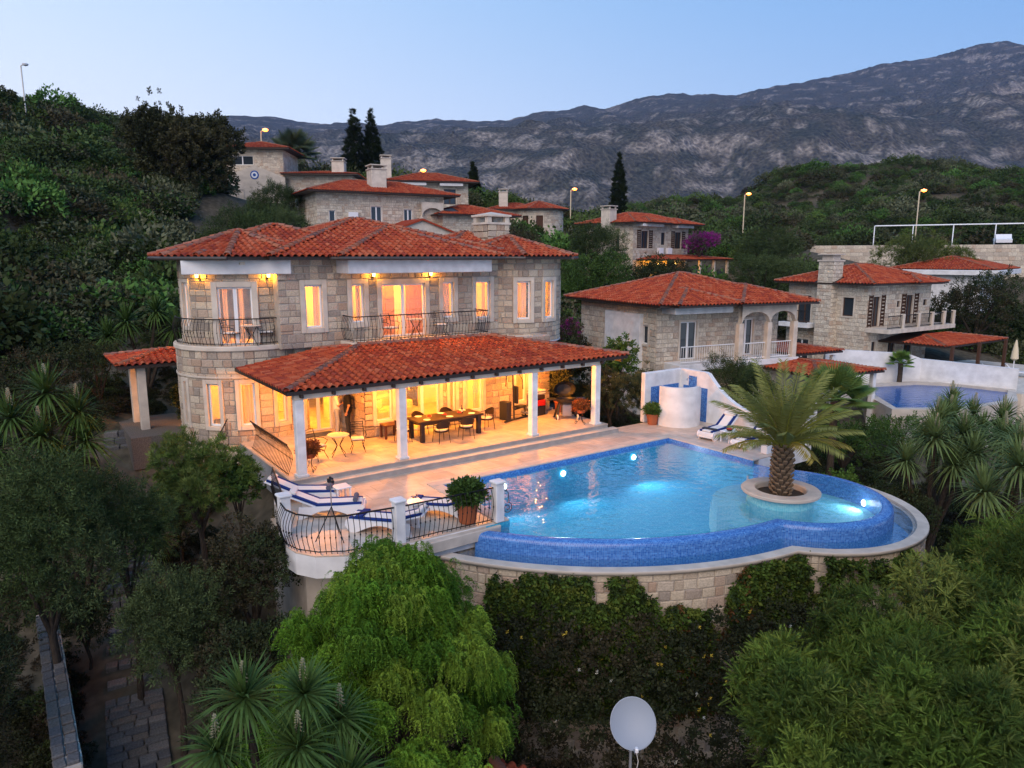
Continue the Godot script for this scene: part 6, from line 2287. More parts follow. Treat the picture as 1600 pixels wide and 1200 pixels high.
	roof(w, [{"poly": rect(-0.6, 12.6, 1.3, -8.3), "eave": 6.5, "slope": 0.26}], 0, never)
	for x in [2.4, 6.6]:
		window(w, flat_wall(Vector3(0, 0, 0.01), Vector3.BACK), x, x + 1.4, 3.4, 5.5, 2, true, 0.08, M.dark_glass, M.shutter)
	# street lamps with sodium light
	var k0 := 0
	for q in [[30.5, -100.5, 22.9, 90.0, "lit street lamp behind the hilltop villa"], [47.5, -88.4, 17.7, 60.0, "lit street lamp glowing at the upper villa's roof"], [75.8, -90.5, 16.9, 90.0, "lit street lamp beside the small bay villa"], [95.7, -72.4, 15.9, 170.0, "lit street lamp among scrub behind the shuttered villa"], [108.1, -52.1, 15.6, 170.0, "lit street lamp beside the carport frames"], [5.3, -118.0, 31.0, 4.0, "tall thin lamp post on the scrub hillside"]]:
		var gy := ground(q[0], q[1])
		var o := thing("street_lamp", q[4], "street lamp", Vector3(q[0], gy, q[1]), -0.6, "street lamps")
		var hh: float = q[2] - gy
		tb(o, "pole", M.cushion if k0 == 5 else M.sofa, [[Vector3.ZERO, Vector3(0, hh * 0.6, 0), Vector3(0, hh, 0), Vector3(0.5, hh + 0.25, 0)]], 0.09, 7)
		lt(o, "lamp_head", M.street_glow if k0 < 5 else M.plastic, [Vector2(0, -0.24), Vector2(0.32, -0.12), Vector2(0.38, 0.06), Vector2(0, 0.2)], 12, Vector3(0.6, hh + 0.2, 0))
		if k0 < 5:
			lamp(o, Vector3(0.6, hh + 0.15, 0), Color(1.0, 0.48, 0.10), q[3], 0.15)
		k0 += 1
	# carport frames above a retaining wall, parked car
	var rt := thing("street_wall", "long pale stone retaining wall under the carport frames", "wall", Vector3(91.5, 0, -58.0), deg_to_rad(-64))
	wall(rt, flat_wall(Vector3(0, 0, 0), Vector3.BACK), 42.0, 2.0, 8.0, [], 0.4, 0.5, 0.7, true, 0)
	var road := MB.new()
	road.prism(PackedVector2Array([Vector2(0, -0.4), Vector2(42, -0.4), Vector2(42, -9), Vector2(0, -9)]), 6.5, 7.9, false)
	var rd := structure("road", road, mat(Color(0.10, 0.095, 0.09), 0.9))
	rd.position = Vector3(91.5, 0, -58.0)
	rd.rotation.y = deg_to_rad(-64)
	var cf := thing("carport_frame", "row of bare white carport frames beside the road", "carport", Vector3(91.5, 7.9, -58.0), deg_to_rad(-64))
	for k in 7:
		tb(cf, "post", M.pvc, [[Vector3(7.6 + 4.6 * k, 0, -3.4), Vector3(7.6 + 4.6 * k, 2.7, -3.4), Vector3(7.6 + 4.6 * k, 2.9, -7.5)]], 0.07, 6)
	tb(cf, "beam", M.pvc, [[Vector3(7.6, 2.7, -3.4), Vector3(35.2, 2.7, -3.4)], [Vector3(7.6, 2.9, -7.5), Vector3(35.2, 2.9, -7.5)]], 0.06, 6)
	var car := thing("parked_car", "white car parked under the carport frames", "car", Vector3(104.6, 7.9, -39.6), deg_to_rad(-64))
	var outl := [Vector2(-2.1, 0.35), Vector2(2.1, 0.35), Vector2(2.15, 0.75), Vector2(1.2, 0.9), Vector2(0.6, 1.42), Vector2(-1.0, 1.45), Vector2(-1.7, 0.98), Vector2(-2.15, 0.9)]
	side_panel(car, "body", M.plastic, outl, -0.85, 0.85)
	side_panel(car, "side_window", M.dark_glass, [Vector2(-1.5, 0.98), Vector2(1.0, 0.94), Vector2(0.5, 1.36), Vector2(-0.95, 1.38)], -0.87, 0.87)
	for q in [[-1.3, 0.8], [1.3, 0.8], [-1.3, -0.8], [1.3, -0.8]]:
		var wb := MB.new()
		wb.lathe([Vector2(0, -0.1), Vector2(0.33, -0.1), Vector2(0.33, 0.1), Vector2(0, 0.1)], 14, Transform3D(Basis(Vector3.BACK, PI / 2), Vector3(q[1], 0.33, q[0])))
		part("wheel", wb, M.black, car)

# ---------------------------------------------------------------- plants
func leaf_mat() -> StandardMaterial3D:
	if not M.has("leaf"):
		var m := mat(Color.WHITE, 0.7)
		m.metallic_specular = 0.18
		m.vertex_color_use_as_albedo = true
		m.backlight_enabled = true
		m.backlight = Color(0.30, 0.32, 0.12)
		M.leaf = m
	return M.leaf

func blade(b: MB, p: Vector3, d: Vector3, side: Vector3, l: float, w: float, bend := 0.15) -> void:
	# one pointed leaf of four corners, a little bent
	d = d.normalized()
	side = (side - d * side.dot(d)).normalized()
	var n := side.cross(d)
	var m := p + d * l * 0.45 + n * l * bend * 0.5
	b.leaf(p, m + side * w * 0.5, p + d * l - n * l * bend * 0.4, m - side * w * 0.5)

func rvec(r: RandomNumberGenerator) -> Vector3:
	return Vector3(r.randf_range(-1, 1), r.randf_range(-1, 1), r.randf_range(-1, 1)).normalized()

func sprig(kind: String) -> ArrayMesh:
	if M.has("sprig_" + kind):
		return M["sprig_" + kind]
	var r := RandomNumberGenerator.new()
	r.seed = hash(kind) % 10000
	var b := MB.new()
	var tone := func(lo: float, hi: float) -> void:
		var t := r.randf_range(lo, hi)
		b.col = Color(t, t, t * 0.95)
	if kind == "twig" or kind == "olive" or kind == "broad":
		var w: float = {"twig": 0.10, "olive": 0.045, "broad": 0.17}[kind]
		var l: float = {"twig": 0.17, "olive": 0.2, "broad": 0.27}[kind]
		for k in 20:
			tone.call(0.7, 1.2)
			var t := k / 20.0
			var p := Vector3(sin(k * 2.4) * 0.05, t * 0.5 - 0.1, cos(k * 2.4) * 0.05) + rvec(r) * 0.07
			blade(b, p, Vector3(sin(k * 2.4), 0.5 + t * 0.8, cos(k * 2.4)) + rvec(r) * 0.4, rvec(r), l * r.randf_range(0.7, 1.2), w)
	elif kind == "pepper":
		# arching twig with hanging feathered leaves
		for s in 5:
			var a := r.randf_range(0, TAU)
			var p0 := Vector3(sin(a), 0.2, cos(a)) * r.randf_range(0.02, 0.16)
			var out := Vector3(sin(a), 0, cos(a))
			for k in 13:
				tone.call(0.75, 1.25)
				var t := k / 12.0
				var p := p0 + out * (0.16 * sin(t * 1.6)) + Vector3.DOWN * (0.75 * t * t + 0.04 * t)
				for sd in [-1.0, 1.0]:
					blade(b, p, out.cross(Vector3.UP) * sd * 0.8 + Vector3.DOWN * 0.6 + rvec(r) * 0.6, out + rvec(r) * 0.6, 0.13, 0.03)
	elif kind == "feather":
		for s in 7:
			var d: Vector3 = (Vector3(0, 0.75, 0) + rvec(r) * 0.9).normalized()
			var side: Vector3 = d.cross(rvec(r)).normalized()
			for k in 9:
				tone.call(0.75, 1.25)
				var t := k / 8.0
				var p := d * (0.1 + 0.45 * t)
				for sd in [-1.0, 1.0]:
					blade(b, p, d * 1.1 + side * sd, d.cross(side), 0.17 * (1.1 - 0.6 * t), 0.022)
			blade(b, d * 0.5, d, side, 0.16, 0.03)
	elif kind == "broom":
		for s in 22:
			tone.call(0.75, 1.25)
			var d: Vector3 = (Vector3(0, 1.0, 0) + rvec(r) * 0.75).normalized()
			blade(b, rvec(r) * 0.06, d, rvec(r), r.randf_range(0.3, 0.6), 0.03, 0.05)
			blade(b, d * 0.2, d + rvec(r) * 0.5, rvec(r), 0.22, 0.03, 0.05)
	elif kind == "bush":
		# a whole far bush: leaf clusters over a lumpy dome of radius 1
		for k in 900:
			var d: Vector3 = rvec(r)
			d.y = absf(d.y) * 1.0 - 0.12
			d = d.normalized()
			var lump := 0.80 + 0.20 * sin(d.x * 5.0 + 1.0) * cos(d.z * 4.3) + r.randf_range(-0.12, 0.08)
			tone.call(0.65, 1.25)
			blade(b, d * lump * Vector3(1, 0.85, 1) - d * 0.08, d + rvec(r) * 0.9, rvec(r), r.randf_range(0.08, 0.16), r.randf_range(0.05, 0.09))
	M["sprig_" + kind] = b.mesh(null, true)
	return M["sprig_" + kind]

func crown(parent: Node3D, called: String, kind: String, lobes: Array, count: int, size: float, palette: Array, droop := 0.0, fill := 0.55) -> void:
	# sprigs spread through the outer part of a few overlapping lobes [centre, radii]
	var total := 0.0
	for q in lobes:
		total += q[1].x * q[1].y + q[1].y * q[1].z + q[1].x * q[1].z
	var list := []
	for q in lobes:
		var n := int(count * (q[1].x * q[1].y + q[1].y * q[1].z + q[1].x * q[1].z) / total)
		var tint: Color = palette[rng.randi() % palette.size()]
		for k in n:
			var d := Vector3(rng.randfn(), rng.randfn(), rng.randfn()).normalized()
			if d.y < -0.35 and rng.randf() < 0.6:
				d.y = -d.y
			var lump := 0.86 + 0.16 * sin(d.x * 6.0 + q[0].x * 3.0) * sin(d.y * 5.0 + q[0].z) + 0.08 * sin(d.z * 9.0)
			var f := lerpf(fill, 1.0, sqrt(rng.randf())) * lump
			if rng.randf() < 0.12:
				f *= rng.randf_range(1.05, 1.28)
			var p: Vector3 = q[0] + d * q[1] * f
			var up := (d * (1.0 - droop) + Vector3.UP * (0.35 + droop) + Vector3(rng.randfn(), rng.randfn(), rng.randfn()) * 0.22).normalized()
			var x := up.cross(Vector3(rng.randfn(), rng.randfn(), rng.randfn())).normalized()
			var s := size * rng.randf_range(0.7, 1.35)
			var c: Color = palette[rng.randi() % palette.size()].lerp(tint, 0.65)
			# leaf tone differs at random from sprig to sprig and from lobe to lobe, wherever the sprig sits
			c = c.lerp(tint, 0.25)
			list.append([Transform3D(Basis(x, up, x.cross(up)) * Basis.from_scale(Vector3.ONE * s), p), c * rng.randf_range(0.7, 1.3)])
	scatter(called, sprig(kind), leaf_mat(), list, parent).set_meta("kind", "stuff")

func limbs(parent: Node3D, base: Vector3, lobes: Array, r: float) -> void:
	var b := MB.new()
	var lo: Vector3 = lobes[0][0]
	for q in lobes:
		lo = lo.min(q[0] - Vector3.UP * q[1].y * 0.4)
	var fork := Vector3(base.x, 0, base.z).lerp(Vector3(lobes[0][0].x, 0, lobes[0][0].z), 0.35)
	fork.y = maxf(lerpf(base.y, lo.y, 0.75), base.y + 0.25)
	b.tube([base - Vector3.UP * 0.2, base.lerp(fork, 0.5) + Vector3(0.06, 0, 0.04), fork], [r * 1.25, r, r * 0.85], 8)
	for q in lobes:
		var e: Vector3 = q[0] + Vector3.UP * q[1].y * 0.25
		b.tube([fork - Vector3.UP * 0.1, fork.lerp(e, 0.5) + Vector3(0, 0.12, 0), e], [r * 0.7, r * 0.42, r * 0.1], 6)
	part("trunk", b, M.bark, parent)

func tree(called: String, label: String, category: String, kind: String, at: Vector3, lobes: Array, count: int, size: float, pal: Array, droop := 0.0, group := "", fill := 0.55) -> Node3D:
	# lobes are relative to "at", which stands on the ground
	var o := thing(called, label, category, at, 0.0, group)
	limbs(o, Vector3.ZERO, lobes, clampf(0.04 * lobes[0][1].x * 2.0, 0.03, 0.25))
	crown(o, "crown", kind, lobes, count, size, pal, droop, fill)
	return o

func dome(c: Vector3, w: float, h: float, n: int, sd: int) -> Array:
	# a few overlapping lobes that make an uneven crown about c, w wide and h high
	var r := RandomNumberGenerator.new()
	r.seed = sd
	var out := [[c, Vector3(w * 0.36, h * 0.42, w * 0.36)]]
	for k in n:
		var a := TAU * k / n + r.randf_range(-0.4, 0.4)
		var d := Vector3(sin(a), 0, cos(a)) * w * r.randf_range(0.2, 0.3)
		var s := r.randf_range(0.2, 0.3)
		out.append([c + d + Vector3.UP * h * r.randf_range(-0.22, 0.2), Vector3(w * s, h * s * 1.15, w * s)])
	return out

func rosette() -> Array:
	if M.has("rosette"):
		return M.rosette
	var out := []
	for v in 3:
		var r := RandomNumberGenerator.new()
		r.seed = 70 + v
		var b := MB.new()
		for k in 140:
			var t := k / 140.0
			var a := k * 2.4
			var el := lerpf(1.45, -0.75, pow(t, 0.9)) + r.randf_range(-0.12, 0.12)
			var d := Vector3(sin(a) * cos(el), sin(el), cos(a) * cos(el))
			var l := r.randf_range(0.62, 0.82)
			var s := d.cross(Vector3.UP).normalized()
			var tn := r.randf_range(0.7, 1.2)
			b.col = Color(tn, tn, tn * 0.9) if t < 0.86 else Color(tn * 1.7, tn * 1.2, tn * 0.9)
			var m := d * l * 0.55 + Vector3.DOWN * 0.02
			var e := d * l + Vector3.DOWN * (0.10 + 0.12 * t)
			var n := s.cross(d)
			b.face(s * 0.022, -s * 0.022, m + s * 0.02, n)
			b.face(-s * 0.022, m - s * 0.02, m + s * 0.02, n)
			b.face(m - s * 0.02, e, m + s * 0.02, n)
		out.append(b.mesh(null, true))
	M.rosette = out
	return out

func yucca(label: String, at: Vector3, heads: Array, size: float, tint: Color, flowers := 0) -> Node3D:
	var o := thing("yucca", label, "yucca", at, 0, "yuccas in the gardens")
	var ym := mat(tint, 0.7)
	ym.vertex_color_use_as_albedo = true
	var tr := MB.new()
	for h in heads:
		tr.tube([Vector3(0, -0.2, 0), Vector3(h.x * 0.35, h.y * 0.4, h.z * 0.35), h], [0.10, 0.08, 0.06], 7)
	part("trunk", tr, M.bark, o)
	for k in heads.size():
		var b := Basis(Vector3.UP, rng.randf() * TAU) * Basis(Vector3.RIGHT, rng.randf_range(-0.35, 0.35))
		inst("leaf_rosette", rosette()[k % 3], ym, o, Transform3D(b * Basis.from_scale(Vector3.ONE * size * rng.randf_range(0.85, 1.15)), heads[k]))
		if k < flowers:
			var f := MB.new()
			for i in 60:
				var y := 0.35 + 0.5 * i / 60.0
				var a := i * 2.4
				var r := 0.10 * (1.0 - i / 75.0)
				blade(f, Vector3(sin(a) * r * 0.3, y, cos(a) * r * 0.3), Vector3(sin(a), -0.1, cos(a)), Vector3.UP, r * 1.2 + 0.02, 0.04)
			f.tube([Vector3.ZERO, Vector3(0, 0.85, 0)], 0.012, 5)
			var fo := part("flower_spike", f, mat(Color(0.30, 0.29, 0.19), 0.8), o)
			fo.position = heads[k]
			fo.scale = Vector3(0.6, 0.75, 0.6) * size
	return o

func frond_mesh(l: float, droop: float, leaflets: int, ll: float, sd: int) -> ArrayMesh:
	var r := RandomNumberGenerator.new()
	r.seed = sd
	var b := MB.new()
	var pts := []
	for k in 13:
		var t := k / 12.0
		pts.append(Vector3(0, l * (t * 0.86 - droop * t * t), l * (0.35 * t + 0.42 * t * t)))
	var rad := []
	for k in 13:
		rad.append(0.028 * (1.0 - 0.85 * k / 12.0))
	b.col = Color(1.5, 1.25, 0.5)
	b.tube(pts, rad, 5)
	for k in leaflets:
		var t := 0.16 + 0.84 * k / leaflets
		var i := mini(int(t * 12), 11)
		var p: Vector3 = pts[i].lerp(pts[i + 1], t * 12 - i)
		var d: Vector3 = (pts[i + 1] - pts[i]).normalized()
		for s in [-1.0, 1.0]:
			var tn := r.randf_range(0.75, 1.25)
			b.col = Color(tn, tn, tn)
			var n := Vector3.RIGHT.cross(d)
			var dir := Vector3(s, 0, 0) * 0.75 + d * 0.8 + n * 0.35 + Vector3(0, -0.12, 0) + Vector3(r.randfn(), r.randfn(), r.randfn()) * 0.06
			blade(b, p, dir, d, ll * (0.55 + 0.65 * sin(PI * clampf(t * 0.92, 0, 1))), 0.032, 0.06)
	return b.mesh(null, true)

func date_palm(label: String, at: Vector3, trunk_h: float, r: float, n: int, l: float, tint: Color, called := "date_palm") -> void:
	var o := thing(called, label, "palm", at)
	var t := MB.new()
	t.lathe([Vector2(r * 1.05, -0.1), Vector2(r, trunk_h * 0.4), Vector2(r * 0.95, trunk_h * 0.8), Vector2(r * 0.5, trunk_h * 1.12), Vector2(0, trunk_h * 1.2)], 16)
	part("trunk", t, M.bark, o)
	var st := MB.new()
	var ns := int(trunk_h * 80)
	for k in ns:
		var a := k * 2.39996
		var y := trunk_h * 1.08 * k / ns
		var d := Vector3(sin(a), 0, cos(a))
		var rr := r * (1.0 if y < trunk_h * 0.8 else 0.85)
		var up := (Vector3.UP + d * 0.9).normalized()
		var x := d.cross(Vector3.UP)
		st.bev(Transform3D(Basis(x, up, x.cross(up)), d * (rr + 0.03) + Vector3.UP * y), Vector3(0.12, 0.17, 0.05), 0.012)
	part("leaf_stubs", st, tri(mat(Color(0.20, 0.14, 0.09), 0.9), 2), o)
	var fm := mat(tint, 0.65)
	fm.vertex_color_use_as_albedo = true
	fm.backlight_enabled = true
	fm.backlight = Color(0.4, 0.42, 0.25)
	var old := mat(tint.lerp(Color(0.30, 0.22, 0.04), 0.6), 0.7)
	old.vertex_color_use_as_albedo = true
	var ms := [frond_mesh(l, 0.02, 52, l * 0.16, 1), frond_mesh(l * 0.96, 0.10, 50, l * 0.16, 2), frond_mesh(l * 0.98, 0.24, 48, l * 0.155, 3), frond_mesh(l * 0.92, 0.45, 44, l * 0.15, 4)]
	for k in n:
		var u := float(k) / n
		var a := k * 2.39996 + rng.randf_range(-0.15, 0.15)
		var tilt := lerpf(-0.42, 0.50, u) + rng.randf_range(-0.08, 0.08)
		var b := Basis(Vector3.UP, a) * Basis(Vector3.RIGHT, tilt)
		inst("frond", ms[mini(3, int(u * 4.0))], old if u > 0.86 else fm, o, Transform3D(b * Basis.from_scale(Vector3.ONE * rng.randf_range(0.85, 1.1)), Vector3(sin(a) * r * 0.4, trunk_h * 1.05 - u * 0.12, cos(a) * r * 0.4)))

func fan_palm(label: String, at: Vector3, h: float, n: int, l: float, tint: Color) -> void:
	var o := thing("fan_palm", label, "palm", at)
	var t := MB.new()
	t.tube([Vector3(0, -0.3, 0), Vector3(0.04, h * 0.5, 0), Vector3(0, h, 0)], [0.17, 0.14, 0.16], 9)
	part("trunk", t, M.bark, o)
	var fm := mat(tint, 0.65)
	fm.vertex_color_use_as_albedo = true
	var f := MB.new()
	f.tube([Vector3.ZERO, Vector3(0, l * 0.5, 0.0)], 0.014, 4)
	for k in 26:
		var a := lerpf(-1.9, 1.9, k / 25.0)
		var d := Vector3(sin(a), cos(a), 0.25)
		var tn := rng.randf_range(0.8, 1.2)
		f.col = Color(tn, tn, tn)
		blade(f, Vector3(0, l * 0.5, 0), d, Vector3(cos(a), -sin(a), 0), l * 0.55, 0.06, 0.1)
	var me := f.mesh(null, true)
	for k in n:
		var u := float(k) / n
		var b := Basis(Vector3.UP, k * 2.4) * Basis(Vector3.RIGHT, lerpf(0.05, 1.75, u))
		inst("frond", me, fm, o, Transform3D(b, Vector3(0, h, 0)))

func cypress(label: String, at: Vector3, h: float, w: float) -> void:
	var lobes := []
	for k in 9:
		var t := k / 8.0
		var r := w * 0.5 * (0.55 + 0.75 * sin(PI * clampf(0.12 + 0.80 * t, 0, 1))) * (1.0 - 0.65 * t * t)
		lobes.append([Vector3(rng.randf_range(-0.1, 0.1), h * (0.08 + 0.88 * t), rng.randf_range(-0.1, 0.1)), Vector3(r, h * 0.10, r)])
	tree("cypress", label, "cypress", "broom", at, lobes, 1300, 0.9, [Color(0.018, 0.030, 0.014), Color(0.025, 0.038, 0.016), Color(0.014, 0.022, 0.012)], 0.7, "cypresses behind the houses")

func build_plants() -> void:
	var g1 := [Color(0.065, 0.123, 0.026), Color(0.087, 0.160, 0.032), Color(0.051, 0.094, 0.026)]
	var olive := [Color(0.06, 0.095, 0.034), Color(0.085, 0.12, 0.05), Color(0.042, 0.066, 0.026)]
	var dark := [Color(0.032, 0.046, 0.020), Color(0.043, 0.061, 0.026), Color(0.051, 0.043, 0.026)]
	var brown := [Color(0.072, 0.061, 0.035), Color(0.051, 0.051, 0.026), Color(0.087, 0.072, 0.043)]
	# weeping pepper tree below the curved terrace corner
	var gy := ground(5.5, -12.3)
	var c := Vector3(0, -0.75 - gy, 0)
	var lobes := []
	var pr := RandomNumberGenerator.new()
	pr.seed = 77
	for k in 64:
		var a := k * 2.39996
		var t := (k + 0.5) / 64.0
		var rad := 2.55 * pow(t, 0.62) * pr.randf_range(0.85, 1.12)
		var yy := 1.45 - 3.9 * pow(t, 1.15) + pr.randf_range(-0.3, 0.3)
		var s := pr.randf_range(0.38, 0.62)
		lobes.append([c + Vector3(sin(a) * rad, yy, cos(a) * rad), Vector3(s, s * 0.8, s)])
	lobes.push_front([c + Vector3(0, -0.4, 0), Vector3(1.2, 1.2, 1.2)])
	tree("pepper_tree", "bright green weeping pepper tree below the curved terrace corner", "tree", "pepper", Vector3(5.75, gy, -12.2), lobes, 5200, 0.42, [Color(0.10, 0.22, 0.02), Color(0.14, 0.27, 0.028), Color(0.065, 0.155, 0.018), Color(0.18, 0.28, 0.035)], 1.5, "", 0.3)
	# yuccas under it and along the gardens
	var yt := Color(0.062, 0.115, 0.03)
	yucca("yucca clump with pale flower spikes under the pepper tree", Vector3(3.0, ground(3.0, -11.0), -11.0), [Vector3(-0.5, 5.6, 0.2), Vector3(0.35, 5.5, 0.5), Vector3(-1.0, 5.0, 0.4), Vector3(0.1, 4.9, 0.9), Vector3(0.9, 4.9, 0.6), Vector3(-0.5, 4.3, 1.1), Vector3(0.7, 4.3, 1.3)], 1.0, yt, 5)
	yucca("large yucca with many heads beside the side path", Vector3(0.9, ground(0.9, -27), -27.0), [Vector3(0, 4.6, 0), Vector3(-1.0, 4.0, 0.5), Vector3(0.8, 3.9, 0.2), Vector3(-0.3, 3.4, 0.8), Vector3(0.9, 3.0, 0.6), Vector3(-1.5, 3.0, 0.2), Vector3(0.2, 2.4, 1.0)], 1.5, yt, 4)
	yucca("low spreading yucca in front of the large one by the side path", Vector3(1.2, ground(1.2, -23.6), -23.6), [Vector3(-0.6, 2.6, 0), Vector3(0.4, 2.4, 0.4), Vector3(1.2, 2.2, 0.1), Vector3(-1.4, 2.1, 0.4), Vector3(1.9, 1.7, 0.3)], 1.35, yt, 2)
	yucca("yucca with tousled heads behind the entrance pergola", Vector3(5.2, ground(5.2, -37), -37.0), [Vector3(-0.6, 3.4, 0), Vector3(0.7, 3.8, 0), Vector3(-1.4, 2.8, 0.3), Vector3(1.4, 3.0, 0.3)], 1.5, yt, 0)
	for q in [[26.0, -11.2, 3.6, "yucca with three flower spikes beyond the pool's round end"], [28.2, -10.0, 4.0, "tall yucca with pale spikes behind the pool, beside the fan palm"], [24.6, -8.2, 3.4, "spiky yucca between pool wall and feathery shrubs"], [29.8, -12.4, 3.8, "dense yucca below the neighbouring pool"], [27.0, -7.4, 3.8, "yucca with long leaves at the garden edge beyond the pool"]]:
		var y := ground(q[0], q[1])
		var h: float = 1.0 - y
		yucca(q[3], Vector3(q[0], y, q[1]), [Vector3(0, h, 0), Vector3(0.9, h - 0.5, 0.5), Vector3(-0.9, h - 0.4, 0.4), Vector3(0.3, h - 1.0, 1.1), Vector3(-0.5, h - 1.3, 0.9), Vector3(1.3, h - 1.2, -0.4), Vector3(-1.3, h - 1.3, -0.3)], 1.35, Color(0.116, 0.174, 0.065), 3)
	# palms
	date_palm("date palm with grey green fronds in the round pool planter", Vector3(18.0, -0.2, -11.8), 1.35, 0.25, 42, 2.2, Color(0.21, 0.23, 0.07))
	fan_palm("bright fan palm between shower terrace and neighbouring pool", Vector3(26.4, ground(26.4, -15.2), -15.2), 1.0 - ground(26.4, -15.2), 26, 1.6, Color(0.131, 0.217, 0.058))
	fan_palm("tall fan palm beside the hilltop villa", Vector3(33.0, ground(33, -95), -95.0), 19.6 - ground(33, -95), 30, 3.4, Color(0.087, 0.116, 0.058))
	fan_palm("small potted fan palm before the white garden wall", Vector3(46.2, -1.4, -22.4), 1.3, 14, 0.9, Color(0.116, 0.203, 0.043))
	# cypresses
	cypress("broader of the two tall cypresses behind the gabled villa", Vector3(43.5, ground(43.5, -100), -100.0), 26.6 - ground(43.5, -100), 3.4)
	cypress("slimmer of the two tall cypresses behind the gabled villa", Vector3(46.6, ground(46.6, -101), -101.0), 27.0 - ground(46.6, -101), 3.0)
	cypress("small dark cypress between upper villa and bay villa", Vector3(64.2, ground(64.2, -101), -101.0), 21.0 - ground(64.2, -101), 2.0)
	cypress("single dark cypress behind the shuttered villa's chimney", Vector3(82.9, ground(82.9, -87), -87.0), 22.2 - ground(82.9, -87), 2.6)
